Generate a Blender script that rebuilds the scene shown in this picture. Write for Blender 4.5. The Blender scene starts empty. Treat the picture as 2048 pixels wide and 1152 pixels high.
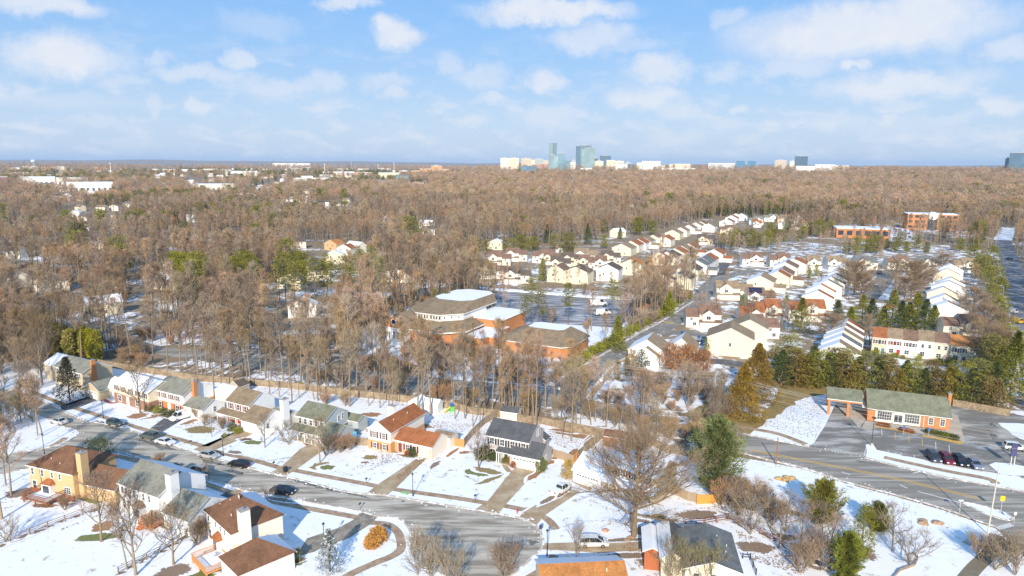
import bpy, bmesh, math, random
import numpy as np
from mathutils import Vector, Matrix
R=math.radians; PI=math.pi
sc=bpy.context.scene; COL=sc.collection
# ---------------------------------------------------------------- camera
F_PX=1365.33; CAM_H=62.0; PITCH=R(10.3); ROLL=R(0.28)
cam=bpy.data.objects.new('camera',bpy.data.cameras.new('camera')); COL.objects.link(cam)
cam.data.lens=24; cam.data.sensor_width=36; cam.data.clip_start=1; cam.data.clip_end=60000
cam.location=(0,0,CAM_H)
cam.rotation_mode='QUATERNION'
cam.rotation_quaternion=(Matrix.Rotation(R(90)-PITCH,3,'X')@Matrix.Rotation(ROLL,3,'Z')).to_quaternion()
sc.camera=cam
# ---------------------------------------------------------------- world, sun
SUN_EL=R(27); SH=Vector((0.10,1.0)).normalized()      # direction in which shadows fall
w=bpy.data.worlds.new('World'); sc.world=w; w.use_nodes=True
nt=w.node_tree; nt.nodes.clear()
def N(nt,t,**k):
    n=nt.nodes.new(t)
    for a,b in k.items():
        if a=='i':
            for c,d in b.items(): n.inputs[c].default_value=d
        else: setattr(n,a,b)
    return n
sky=N(nt,'ShaderNodeTexSky',sky_type='NISHITA',sun_disc=False,sun_elevation=SUN_EL,
      sun_rotation=math.atan2(-SH.x,-SH.y),altitude=100,air_density=1.0,dust_density=1.0,ozone_density=1.3)
bg=N(nt,'ShaderNodeBackground',i={1:0.15}); out=N(nt,'ShaderNodeOutputWorld')
# clouds: (azimuth deg right of +Y, elevation deg, half width, half height, strength)
def azel(px,py):
    u=(px-1024)/F_PX; v=(py-576)/F_PX; c,s=math.cos(ROLL),math.sin(ROLL)
    u,v=u*c+v*s,-u*s+v*c
    x,y,z=u,math.cos(PITCH)-v*math.sin(PITCH),-math.sin(PITCH)-v*math.cos(PITCH)
    return math.atan2(x,y),math.atan2(z,math.hypot(x,y))
CL=[(130,115,88,34,1),(90,5,85,18,.9),(790,64,46,26,.95),(700,5,45,14,.8),(315,120,26,16,.5),(400,155,85,16,.6),(480,122,28,20,.7),
(560,172,85,18,.55),(520,45,70,24,.3),(650,165,32,22,.55),(780,160,60,18,.5),(800,190,30,14,.6),(900,125,40,22,.5),(960,155,60,22,.5),(985,195,30,12,.6),
(1100,20,150,22,1),(1180,72,90,26,.7),(1085,160,40,20,.8),(1260,95,80,14,.4),(1315,145,60,28,.85),(1295,200,68,24,.8),(1450,135,36,18,.5),(1460,38,34,16,.5),
(1720,60,210,46,1),(1850,22,90,40,1),(1600,125,70,24,.6),(1700,132,24,12,.9),(1800,168,140,22,.85),(1900,155,40,16,.7),(2020,100,50,24,.7),(2005,217,30,16,.7),
(1095,235,55,26,.5),(1030,218,22,14,.5),(950,245,30,12,.5),(300,215,18,18,.45),(410,225,28,13,.6),(1365,228,44,16,.5),(1470,220,22,8,.6),(1675,235,44,18,.4),
(1765,240,24,16,.6),(1890,235,50,10,.35),(1360,275,60,12,.4),(560,190,60,14,.35),(130,205,110,16,.3),(1800,255,80,14,.3),(1450,250,50,14,.35),(200,245,60,10,.3)]
tc=N(nt,'ShaderNodeTexCoord'); sep=N(nt,'ShaderNodeSeparateXYZ'); L=nt.links.new
L(tc.outputs['Generated'],sep.inputs[0])
def M(nt,op,a,b=None,c=None,clamp=False):
    n=nt.nodes.new('ShaderNodeMath'); n.operation=op; n.use_clamp=clamp
    for i,x in enumerate((a,b,c)):
        if x is None: continue
        if isinstance(x,(int,float)): n.inputs[i].default_value=x
        else: nt.links.new(x,n.inputs[i])
    return n.outputs[0]
az=M(nt,'ARCTAN2',sep.outputs[0],sep.outputs[1]); el=M(nt,'ARCSINE',sep.outputs[2])
cb=N(nt,'ShaderNodeCombineXYZ'); L(az,cb.inputs[0]); L(el,cb.inputs[1])
nz=N(nt,'ShaderNodeTexNoise',i={'Scale':16.0,'Detail':8.0,'Roughness':.66}); L(cb.outputs[0],nz.inputs['Vector'])
vm=N(nt,'ShaderNodeVectorMath',operation='MULTIPLY_ADD',i={1:(.10,.062,0),2:(-.05,-.031,0)}); L(nz.outputs['Color'],vm.inputs[0])
ad=N(nt,'ShaderNodeVectorMath',operation='ADD'); L(cb.outputs[0],ad.inputs[0]); L(vm.outputs[0],ad.inputs[1])
acc=None
for (px,py,hw,hh,s) in CL:
    a,e=azel(px,py)
    kx,ky=F_PX/hw*.95,F_PX/hh*.92
    n=N(nt,'ShaderNodeVectorMath',operation='MULTIPLY_ADD',i={1:(kx,ky,0),2:(-a*kx,-e*ky,0)}); L(ad.outputs[0],n.inputs[0])
    d=N(nt,'ShaderNodeVectorMath',operation='LENGTH'); L(n.outputs[0],d.inputs[0])
    m=N(nt,'ShaderNodeMapRange',interpolation_type='SMOOTHSTEP',i={1:1.3,2:.4,3:0,4:s}); L(d.outputs['Value'],m.inputs[0])
    acc=m.outputs[0] if acc is None else M(nt,'MAXIMUM',acc,m.outputs[0])
# broken thin cloud that thickens towards the horizon
mp=N(nt,'ShaderNodeMapping',i={'Scale':(1,2.6,1)}); L(cb.outputs[0],mp.inputs[0])
n2=N(nt,'ShaderNodeTexNoise',i={'Scale':17.0,'Detail':8.0,'Roughness':.62,'Distortion':.3}); L(mp.outputs[0],n2.inputs['Vector'])
m2=N(nt,'ShaderNodeMapRange',interpolation_type='SMOOTHSTEP',i={1:.46,2:.68,3:0,4:1}); L(n2.outputs[0],m2.inputs[0])
m3=N(nt,'ShaderNodeMapRange',interpolation_type='SMOOTHSTEP',i={1:.20,2:.06,3:.06,4:.55}); L(el,m3.inputs[0])
thin=M(nt,'MULTIPLY',m2.outputs[0],m3.outputs[0])
m4=N(nt,'ShaderNodeMapRange',interpolation_type='SMOOTHSTEP',i={1:.14,2:.0,3:0,4:.30}); L(el,m4.inputs[0])
acc=M(nt,'MAXIMUM',acc,thin); acc=M(nt,'ADD',acc,m4.outputs[0],clamp=True); 
n3=N(nt,'ShaderNodeTexNoise',i={'Scale':30.0,'Detail':5.0,'Roughness':.6}); L(cb.outputs[0],n3.inputs['Vector'])
lump=N(nt,'ShaderNodeMapRange',i={1:.25,2:.7,3:.8,4:1.0}); L(n3.outputs[0],lump.inputs[0])
acc=M(nt,'MULTIPLY',acc,lump.outputs[0])
grad=N(nt,'ShaderNodeMix',data_type='RGBA'); gm=N(nt,'ShaderNodeMapRange',interpolation_type='SMOOTHSTEP',i={1:-.02,2:.26}); L(el,gm.inputs[0]); L(gm.outputs[0],grad.inputs[0]); grad.inputs[6].default_value=(2.2,3.05,4.15,1); grad.inputs[7].default_value=(1.05,2.35,4.45,1)
tint=N(nt,'ShaderNodeMix',data_type='RGBA',i={0:.88}); L(sky.outputs[0],tint.inputs[6]); L(grad.outputs[2],tint.inputs[7])
mix=N(nt,'ShaderNodeMix',data_type='RGBA'); L(acc,mix.inputs[0]); L(tint.outputs[2],mix.inputs[6]); mix.inputs[7].default_value=(4.1,4.25,4.6,1)
L(mix.outputs[2],bg.inputs[0]); L(bg.outputs[0],out.inputs[0])
sl=bpy.data.lights.new('sun','SUN'); sl.energy=4.7; sl.angle=R(.5); sl.color=(1,.90,.75)
sun=bpy.data.objects.new('sun',sl); COL.objects.link(sun)
sdir=Vector((SH.x*math.cos(SUN_EL),SH.y*math.cos(SUN_EL),-math.sin(SUN_EL)))
sun.rotation_euler=sdir.to_track_quat('-Z','Y').to_euler(); sun.location=(-20,-80,200)
vs=sc.view_settings; vs.view_transform='Standard'; vs.look='None'; vs.gamma=1; vs.exposure=0.45; vs.use_curve_mapping=False
sc.cycles.max_bounces=5; sc.cycles.diffuse_bounces=3; sc.cycles.glossy_bounces=2; sc.cycles.volume_bounces=0; sc.cycles.transparent_max_bounces=4
sc.cycles.use_denoising=True; sc.cycles.denoiser='OPENIMAGEDENOISE'; sc.cycles.denoising_input_passes='RGB_ALBEDO_NORMAL'; sc.cycles.denoising_prefilter='NONE'
# ---------------------------------------------------------------- pixel of the photograph -> point on the ground
def ray(px,py):
    u=(px-1024)/F_PX; v=(py-576)/F_PX; c,s=math.cos(ROLL),math.sin(ROLL)
    u,v=u*c+v*s,-u*s+v*c
    return (u,math.cos(PITCH)-v*math.sin(PITCH),-math.sin(PITCH)-v*math.cos(PITCH))
def P(px,py,z=0.0):
    r=ray(px,py); t=(z-CAM_H)/r[2]
    return Vector((r[0]*t,r[1]*t,z))
def sst(a,b,x):
    t=np.clip((x-a)/(b-a),0,1); return t*t*(3-2*t)
def ground(x,y):
    """height of the land"""
    x=np.asarray(x,float); y=np.asarray(y,float)
    r=np.hypot(x,y); a=np.arctan2(x,np.maximum(y,1e-3))
    right=sst(-.14,.05,a)
    z=right*26*sst(900,2400,r)*(1-.7*sst(2700,4500,r))
    z=z+(1-right)*21*sst(700,2300,r)*(1-sst(4200,6500,r))*(.88+.12*np.sin(x*.004))
    z=z+sst(9000,14000,r)*(62+sst(.3,-.4,a)*34+8*np.sin(a*23)+5*np.sin(a*51+1))
    z=z+sst(3500,7000,r)*(18+8*np.sin(a*17))*(1-sst(8000,12000,r))
    return z
def gz(x,y): return float(ground(x,y))
def PD(px,py,d):
    """point seen at a pixel, at distance d along the ground"""
    r=ray(px,py); t=d/math.hypot(r[0],r[1])
    return Vector((r[0]*t,r[1]*t,CAM_H+r[2]*t))
# ---------------------------------------------------------------- materials
MC={}
def mat(name,col,rough=.8,var=.12,scale=1.5,col2=None,thr=(.4,.6),spec=.3,metal=0,scale2=None,stretch=None,bump=0,rand=0,objrand=0,trans=0):
    if name in MC: return MC[name]
    m=bpy.data.materials.new(name); m.use_nodes=True; t=m.node_tree; b=t.nodes['Principled BSDF']
    b.inputs['Roughness'].default_value=rough; b.inputs['Metallic'].default_value=metal; b.inputs['Specular IOR Level'].default_value=spec
    g=N(t,'ShaderNodeNewGeometry'); src=g.outputs['Position']
    if stretch:
        mp=N(t,'ShaderNodeMapping',i={'Rotation':(0,0,R(stretch[0])),'Scale':(stretch[1],stretch[2],1)}); t.links.new(src,mp.inputs[0]); src=mp.outputs[0]
    n=N(t,'ShaderNodeTexNoise',i={'Scale':scale,'Detail':5.0,'Roughness':.6}); t.links.new(src,n.inputs['Vector'])
    cr=N(t,'ShaderNodeMapRange',i={1:.25,2:.75,3:1-var,4:1+var}); t.links.new(n.outputs[0],cr.inputs[0])
    base=None
    if col2 is not None:
        n2=N(t,'ShaderNodeTexNoise',i={'Scale':scale2 or scale,'Detail':6.0,'Roughness':.65}); t.links.new(src,n2.inputs['Vector'])
        mr=N(t,'ShaderNodeMapRange',interpolation_type='SMOOTHSTEP',i={1:thr[0],2:thr[1],3:0,4:1}); t.links.new(n2.outputs[0],mr.inputs[0])
        mx=N(t,'ShaderNodeMix',data_type='RGBA'); mx.inputs[6].default_value=(*col,1); mx.inputs[7].default_value=(*col2,1); t.links.new(mr.outputs[0],mx.inputs[0]); base=mx.outputs[2]
    ml=N(t,'ShaderNodeMix',data_type='RGBA',blend_type='MULTIPLY',i={0:1.0})
    if base is None: ml.inputs[6].default_value=(*col,1)
    else: t.links.new(base,ml.inputs[6])
    t.links.new(cr.outputs[0],ml.inputs[7]); o=ml.outputs[2]
    if rand:
        k=N(t,'ShaderNodeObjectInfo'); h=N(t,'ShaderNodeHueSaturation')
        a=N(t,'ShaderNodeMapRange',i={3:.5-rand*.04,4:.5+rand*.05}); t.links.new(k.outputs['Random'],a.inputs[0]); t.links.new(a.outputs[0],h.inputs['Hue'])
        wn=N(t,'ShaderNodeTexWhiteNoise',noise_dimensions='1D'); t.links.new(k.outputs['Random'],wn.inputs['W'])
        v=N(t,'ShaderNodeMapRange',i={3:1-rand,4:1+rand}); t.links.new(wn.outputs[0],v.inputs[0]); t.links.new(v.outputs[0],h.inputs['Value'])
        s2=N(t,'ShaderNodeMapRange',i={3:1-rand*.9,4:1+rand*.6}); t.links.new(k.outputs['Random'],s2.inputs[0]); t.links.new(s2.outputs[0],h.inputs['Saturation'])
        t.links.new(o,h.inputs['Color']); o=h.outputs[0]
    t.links.new(o,b.inputs['Base Color'])
    if bump:
        bp=N(t,'ShaderNodeBump',i={'Strength':bump,'Distance':.1}); t.links.new(n.outputs[0],bp.inputs['Height']); t.links.new(bp.outputs[0],b.inputs['Normal'])
    MC[name]=m; return m
SNOW=(.80,.81,.84)
def m_snow(): return mat('snow',SNOW,.6,.05,.35,bump=.35)
def roofmat(n,c): return mat('shingle_'+n,c,.9,.30,3.5,bump=.3,col2=tuple(x*.62 for x in c),scale2=.6,thr=(.35,.75))
RF={'brown':(.20,.10,.055),'tan':(.27,.20,.125),'grey':(.10,.103,.107),'green':(.20,.205,.14),'lgrey':(.24,.235,.19),'rust':(.34,.125,.05),'orange':(.48,.20,.06),'dk':(.13,.10,.08),'mauve':(.22,.135,.095),'slate':(.16,.17,.17),'ltan':(.30,.22,.14)}
def WM(n): # wall materials
    d={'white':(.78,.77,.74),'cream':(.70,.62,.46),'beige':(.60,.50,.36),'peach':(.80,.71,.60),'yellow':(.58,.39,.20),'grey':(.36,.35,.33),'bluegrey':(.42,.46,.46),'greige':(.43,.39,.36),'tan':(.50,.41,.28),'pale':(.75,.70,.58)}
    if n=='brick': return mat('brick_wall',(.42,.13,.05),.9,.2,6,col2=(.30,.10,.045),scale2=14)
    if n=='brickred': return mat('red_brick_wall',(.22,.085,.045),.9,.25,6,col2=(.38,.25,.18),scale2=9)
    if n=='brickor': return mat('orange_brick_wall',(.56,.235,.085),.9,.15,6,col2=(.44,.18,.07),scale2=14)
    if n=='bricktan': return mat('tan_brick_wall',(.62,.34,.15),.9,.15,6,col2=(.5,.28,.13),scale2=14)
    t=mat('siding_'+n,d[n],.7,.05,1.0); return t
TRIM=lambda: mat('white_trim',(.75,.74,.71),.6,.04)
GLASS=lambda: mat('window_glass',(.05,.06,.075),.15,.3,1.0,spec=.6)
def rmat(k): return roofmat(k,RF[k])
def m_roofsnow(): return mat('roof_snow',(.78,.80,.84),.6,.05,.5,bump=.2,col2=(.70,.70,.70),scale2=.4,thr=(.55,.8))
# ---------------------------------------------------------------- mesh builder
class MB:
    def __init__(s): s.v=[]; s.f=[]; s.m=[]
    def add(s,vs,fs,mi=0):
        k=len(s.v); s.v+=[tuple(q) for q in vs]
        for i,f in enumerate(fs):
            s.f.append(tuple(j+k for j in f)); s.m.append(mi if isinstance(mi,int) else mi[i])
        return s
    def box(s,x0,x1,y0,y1,z0,z1,mi=0):
        return s.add([(x0,y0,z0),(x1,y0,z0),(x1,y1,z0),(x0,y1,z0),(x0,y0,z1),(x1,y0,z1),(x1,y1,z1),(x0,y1,z1)],
          [(0,3,2,1),(4,5,6,7),(0,1,5,4),(1,2,6,5),(2,3,7,6),(3,0,4,7)],mi)
    def tube(s,a,b,r0,r1,n=6,mi=0,cap=False):
        a=Vector(a); b=Vector(b); d=(b-a).normalized(); u=d.orthogonal().normalized(); w_=d.cross(u)
        vs=[]
        for c,r in ((a,r0),(b,r1)):
            for i in range(n):
                t=2*PI*i/n; vs.append(c+u*(r*math.cos(t))+w_*(r*math.sin(t)))
        fs=[(i,(i+1)%n,n+(i+1)%n,n+i) for i in range(n)]
        if cap: fs+=[tuple(range(n-1,-1,-1)),tuple(range(n,2*n))]
        return s.add(vs,fs,mi)
    def prism(s,poly,z0,z1,mi=0,top=None):
        n=len(poly); vs=[(p[0],p[1],z0) for p in poly]+[(p[0],p[1],z1) for p in poly]
        a=sum(poly[i][0]*poly[(i+1)%n][1]-poly[(i+1)%n][0]*poly[i][1] for i in range(n))
        q=list(range(n)) if a>0 else list(range(n-1,-1,-1))
        fs=[tuple(i+n for i in q),tuple(reversed(q))]+[(q[i],q[(i+1)%n],q[(i+1)%n]+n,q[i]+n) for i in range(n)]
        return s.add(vs,fs,[mi if top is None else top]+[mi]*(n+1))
    def mesh(s,name,mats,smooth=False):
        me=bpy.data.meshes.new(name); me.from_pydata(s.v,[],s.f)
        for m in mats: me.materials.append(m)
        if len(mats)>1: me.polygons.foreach_set('material_index',s.m)
        if smooth: me.polygons.foreach_set('use_smooth',[True]*len(s.f))
        me.update(); return me
    def build(s,name,mats,parent=None,smooth=False):
        return link(name,s.mesh(name,mats if isinstance(mats,(list,tuple)) else [mats],smooth),parent)
def link(name,data,parent=None,loc=None,rz=None):
    o=bpy.data.objects.new(name,data); COL.objects.link(o)
    if parent is not None: o.parent=parent
    if loc is not None: o.location=loc
    if rz is not None: o.rotation_euler=(0,0,rz)
    return o
def tag(o,label=None,cat=None,group=None,kind=None):
    if label: o['label']=label
    if cat: o['category']=cat
    if group: o['group']=group
    if kind: o['kind']=kind
    return o
def thing(name,label,cat,loc,rz=0,group=None):
    return tag(link(name,None,None,loc,rz),label,cat,group)
def struct(o): o['kind']='structure'; return o
# ---------------------------------------------------------------- land
def px2w(pl,z=0): return [tuple(P(x,y,0)[:2])+(z,) for x,y in pl]
def terrain():
    na,nr=260,230
    a=np.linspace(-1.25,1.25,na); r=np.concatenate([np.linspace(5,900,40),np.geomspace(915,42000,nr-40)])
    A,RR=np.meshgrid(a,r); X=RR*np.sin(A); Y=RR*np.cos(A); Z=ground(X,Y)-.03
    v=np.stack([X,Y,Z],-1).reshape(-1,3); i=np.arange((nr-1)*na).reshape(nr-1,na)[:,:-1].ravel()
    f=np.stack([i,i+1,i+1+na,i+na],-1)
    me=bpy.data.meshes.new('ground'); me.from_pydata(v.tolist(),[],f.tolist()); me.polygons.foreach_set('use_smooth',[True]*len(f))
    m=bpy.data.materials.new('woodland_floor'); m.use_nodes=True; t=m.node_tree; b=t.nodes['Principled BSDF']; b.inputs['Roughness'].default_value=.85
    b.inputs['Specular IOR Level'].default_value=.1
    g=N(t,'ShaderNodeNewGeometry'); 
    n1=N(t,'ShaderNodeTexNoise',i={'Scale':.035,'Detail':8.0,'Roughness':.62}); n2=N(t,'ShaderNodeTexNoise',i={'Scale':.4,'Detail':6.0,'Roughness':.7})
    n3=N(t,'ShaderNodeTexNoise',i={'Scale':.006,'Detail':4.0})
    for n in (n1,n2,n3): t.links.new(g.outputs['Position'],n.inputs['Vector'])
    s=M(t,'ADD',M(t,'MULTIPLY',n1.outputs[0],.6),M(t,'MULTIPLY',n2.outputs[0],.4))
    # snow thins out with distance from the estate: distance north
    sp=N(t,'ShaderNodeSeparateXYZ'); t.links.new(g.outputs['Position'],sp.inputs[0])
    th=N(t,'ShaderNodeMapRange',i={1:150,2:900,3:.515,4:.60}); t.links.new(sp.outputs[1],th.inputs[0])
    k=M(t,'SUBTRACT',s,th.outputs[0]); mr=N(t,'ShaderNodeMapRange',interpolation_type='SMOOTHSTEP',i={1:-.02,2:.035}); t.links.new(k,mr.inputs[0])
    lf=N(t,'ShaderNodeMix',data_type='RGBA'); lf.inputs[6].default_value=(.20,.15,.10,1); lf.inputs[7].default_value=(.32,.24,.16,1); t.links.new(n2.outputs[0],lf.inputs[0])
    mx=N(t,'ShaderNodeMix',data_type='RGBA'); t.links.new(mr.outputs[0],mx.inputs[0]); t.links.new(lf.outputs[2],mx.inputs[6]); mx.inputs[7].default_value=(*SNOW,1)
    t.links.new(mx.outputs[2],b.inputs['Base Color']); me.materials.append(m)
    struct(link('ground',me))
terrain()
def inside(poly,x,y):
    x=np.asarray(x,float); y=np.asarray(y,float); c=np.zeros(x.shape,bool); n=len(poly)
    for i in range(n):
        x0,y0=poly[i][:2]; x1,y1=poly[(i+1)%n][:2]
        if y0==y1: continue
        q=((y0>y)!=(y1>y))&(x<(x1-x0)*(y-y0)/(y1-y0)+x0); c^=q
    return c
KEEP=[]   # world polygons kept free of woodland trees
def sheet(name,pl,z,m,world=False,keep=True,kind='structure',wob=0,seed=0):
    """a flat sheet from photograph pixels, edge optionally ragged"""
    q=[tuple(p)[:2] for p in (pl if world else px2w(pl))]
    if keep: KEEP.append(q)
    if wob:
        rr=random.Random(seed); o=[]
        for i in range(len(q)):
            a=Vector(q[i]); b=Vector(q[(i+1)%len(q)]); n=max(1,int((b-a).length/2.2))
            nn=Vector((b.y-a.y,a.x-b.x)).normalized() if (b-a).length>0 else Vector((0,0))
            for k in range(n):
                c=a.lerp(b,k/n)+(nn*rr.uniform(-wob,wob) if k else nn*0); o.append((c.x,c.y))
        q=o
    bm=bmesh.new(); f=bm.faces.new([bm.verts.new((x,y,z)) for x,y in q]); bmesh.ops.triangulate(bm,faces=[f])
    bmesh.ops.recalc_face_normals(bm,faces=bm.faces)
    if sum(f.normal.z for f in bm.faces)<0: bmesh.ops.reverse_faces(bm,faces=bm.faces)
    me=bpy.data.meshes.new(name); bm.to_mesh(me); bm.free(); me.materials.append(m)
    o=link(name,me); o['kind']=kind; return o
def smooth(pl,n=6):
    p=[Vector(a[:2]) for a in pl]; o=[]
    for i in range(len(p)-1):
        a,b,c,d=p[max(i-1,0)],p[i],p[i+1],p[min(i+2,len(p)-1)]
        for k in range(n):
            t=k/n; o.append(.5*((2*b)+(c-a)*t+(2*a-5*b+4*c-d)*t*t+(3*b-a-3*c+d)*t**3))
    return o+[p[-1]]
def ribbon(name,pl,wd,z,m,h=0,world=False,off=0,drape=False,keep=True,sm=6):
    c=smooth(px2w(pl) if not world else pl,sm); mb=MB(); n=len(c); Lf=[];Rt=[]
    for i,p in enumerate(c):
        d=(c[min(i+1,n-1)]-c[max(i-1,0)]).normalized(); q=Vector((-d.y,d.x)); zz=z+(gz(p.x,p.y) if drape else 0)
        w_=wd(i/(n-1)) if callable(wd) else wd
        a=p+q*(off+w_/2); b=p+q*(off-w_/2); Lf.append((a.x,a.y,zz)); Rt.append((b.x,b.y,zz))
    if h==0:
        mb.add(Lf+Rt,[(i,n+i,n+i+1,i+1) for i in range(n-1)])
    else:
        up=[(x,y,k+h) for x,y,k in Lf]+[(x,y,k+h) for x,y,k in Rt]
        mb.add(Lf+Rt+up,[(2*n+i,3*n+i,3*n+i+1,2*n+i+1) for i in range(n-1)]+[(i,2*n+i,2*n+i+1,i+1) for i in range(n-1)]+[(n+i,n+i+1,3*n+i+1,3*n+i) for i in range(n-1)])
    if keep: KEEP.append([p[:2] for p in Lf]+[p[:2] for p in reversed(Rt)])
    return struct(mb.build(name,m))
SN=m_snow()
LAWN=mat('snowy_lawn',SNOW,.6,.06,.5,bump=.45,col2=(.42,.34,.23),scale2=.55,thr=(.565,.70))
LAWN2=mat('thin_snow_lawn',SNOW,.6,.05,.35,bump=.35,col2=(.34,.26,.16),scale2=.9,thr=(.55,.72))
ASPH=mat('salted_asphalt',(.25,.215,.17),.9,.12,.35,col2=(.48,.435,.365),scale2=.26,thr=(.38,.60),stretch=(22,.35,2.4))
ASPH2=mat('main_road_asphalt',(.22,.20,.17),.9,.08,.3,col2=(.37,.34,.30),scale2=.22,thr=(.44,.62),stretch=(22,.22,2.8))
LOT=mat('car_park_asphalt',(.19,.175,.155),.9,.12,.4,col2=(.42,.40,.37),scale2=.14,thr=(.46,.64),stretch=(20,.6,1.9))
DARKA=mat('dark_asphalt',(.10,.10,.105),.9,.2,1,col2=(.22,.22,.22),scale2=.4,thr=(.5,.7))
CONC=mat('tan_concrete',(.35,.25,.15),.9,.10,.8,col2=(.46,.365,.25),scale2=.35,thr=(.42,.66))
CONC2=mat('pale_concrete',(.50,.43,.35),.9,.08,.8,col2=(.42,.36,.29),scale2=.5)
WALK=mat('brown_sidewalk',(.29,.195,.125),.9,.12,1.2,col2=(.41,.30,.21),scale2=.7,thr=(.4,.6))
KERB=mat('kerb_concrete',(.48,.42,.36),.9,.1,1,col2=(.78,.79,.82),scale2=.9,thr=(.5,.56))
YEL=mat('yellow_paint',(.62,.38,.10),.8,.2,2); WHT=mat('white_paint',(.62,.61,.58),.8,.15,2)
GRS=mat('dead_grass',(.30,.20,.075),.95,.2,1.2,col2=(.22,.17,.06),scale2=.4,thr=(.4,.6))
MUL=mat('brown_mulch',(.23,.12,.06),.95,.25,2)
def patchmat(name,c,thr=.32):
    m=bpy.data.materials.new(name); m.use_nodes=True; t=m.node_tree; b=t.nodes['Principled BSDF']; b.inputs['Roughness'].default_value=.85
    at=N(t,'ShaderNodeAttribute',attribute_name='bare'); g=N(t,'ShaderNodeNewGeometry')
    n=N(t,'ShaderNodeTexNoise',i={'Scale':1.6,'Detail':8.0,'Roughness':.75}); t.links.new(g.outputs['Position'],n.inputs['Vector'])
    n2=N(t,'ShaderNodeTexNoise',i={'Scale':3.0,'Detail':3.0}); t.links.new(g.outputs['Position'],n2.inputs['Vector'])
    k=M(t,'ADD',at.outputs['Fac'],M(t,'MULTIPLY',M(t,'SUBTRACT',n.outputs[0],.5),2.9))
    mr=N(t,'ShaderNodeMapRange',interpolation_type='SMOOTHSTEP',i={1:thr-.08,2:thr+.08}); t.links.new(k,mr.inputs[0])
    gm=N(t,'ShaderNodeMix',data_type='RGBA'); gm.inputs[6].default_value=(*[x*.7 for x in c],1); gm.inputs[7].default_value=(*[x*1.25 for x in c],1); t.links.new(n2.outputs[0],gm.inputs[0])
    mx=N(t,'ShaderNodeMix',data_type='RGBA'); mx.inputs[6].default_value=(*SNOW,1); t.links.new(gm.outputs[2],mx.inputs[7]); t.links.new(mr.outputs[0],mx.inputs[0]); t.links.new(mx.outputs[2],b.inputs['Base Color']); return m
PM={'grass':patchmat('bare_grass_in_snow',(.27,.20,.085)),'green':patchmat('green_grass_in_snow',(.17,.18,.05)),'mulch':patchmat('bare_mulch_in_snow',(.27,.15,.08)),
    'dirt':patchmat('bare_earth_in_snow',(.24,.17,.12)),'salt':patchmat('thawed_earth',(.33,.17,.08))}
PZ=[0]
def patch(px,py,rx,ry,m='grass',rot=0):
    c=P(px,py); mb=MB(); k=28; rr=random.Random(int(px*7+py)); PZ[0]+=1; z=.03+.0011*(PZ[0]%60)
    vs=[(0,0,0)]; at=[1.0]
    for j,fr in enumerate((.55,1.0)):
        for i in range(k):
            t=2*PI*i/k; q=fr*(1+.18*math.sin(2*t+px)+.1*math.sin(5*t+py)); vs.append((rx*q*math.cos(t),ry*q*math.sin(t),0)); at.append(.62 if j==0 else -.7)
    fs=[(0,1+i,1+(i+1)%k) for i in range(k)]+[(1+i,1+k+i,1+k+(i+1)%k,1+(i+1)%k) for i in range(k)]
    mb.add(vs,fs); me=mb.mesh('bare_ground',[PM[m]]); a=me.attributes.new('bare','FLOAT','POINT'); a.data.foreach_set('value',at)
    o=link('bare_ground',me,None,(c.x,c.y,z),R(rot)); o['kind']='structure'; return o
# snow-covered lawns of the near estate
sheet('snow_covered_lawns',[(-700,1500),(-700,820),(-60,742),(60,716),(195,728),(325,745),(435,755),(575,768),(712,785),(825,800),(940,820),(1040,835),(1132,850),(1205,868),(1300,885),(1376,897),(1450,910),(1540,925),(1606,939),(1691,967),(1786,992),(1881,1019),(1961,1047),(1991,1057),(2031,1092),(2080,1160),(2200,1500)],.0,LAWN)
sheet('snow_covered_field',[(1493,872),(1520,840),(1560,810),(1600,772),(1665,782),(1690,795),(1650,852),(1628,886),(1618,892),(1581,885)],.012,LAWN2)
sheet('snow_strip',[(1168,800),(1240,700),(1290,690),(1460,735),(1500,790),(1492,862),(1400,842),(1300,818),(1193,797)],.008,mat('brushy_snow',SNOW,.7,.06,.35,col2=(.27,.20,.13),scale2=.2,thr=(.50,.60)))
sheet('snow_ground',[(1250,690),(1330,600),(1400,560),(1180,520),(960,500),(960,560),(1300,590),(1290,640)],.004,LAWN2,keep=False) if 0 else None
sheet('estate_snow',[(1240,700),(1310,640),(1400,560),(1560,500),(1960,500),(2000,600),(2020,830),(1900,790),(1730,770),(1560,750),(1440,730)],.004,mat('estate_ground',SNOW,.7,.06,.35,col2=(.27,.20,.13),scale2=.13,thr=(.44,.52)),keep=False)
sheet('dead_grass_bank',[(1500,862),(1525,835),(1545,800),(1570,765),(1640,772),(1675,783),(1600,800),(1530,845)],.02,GRS,wob=.8,seed=4)
sheet('dead_grass_bank',[(1340,838),(1420,800),(1505,830),(1530,845),(1500,868),(1440,858),(1380,848)],.018,GRS,wob=.8,seed=5)
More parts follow.
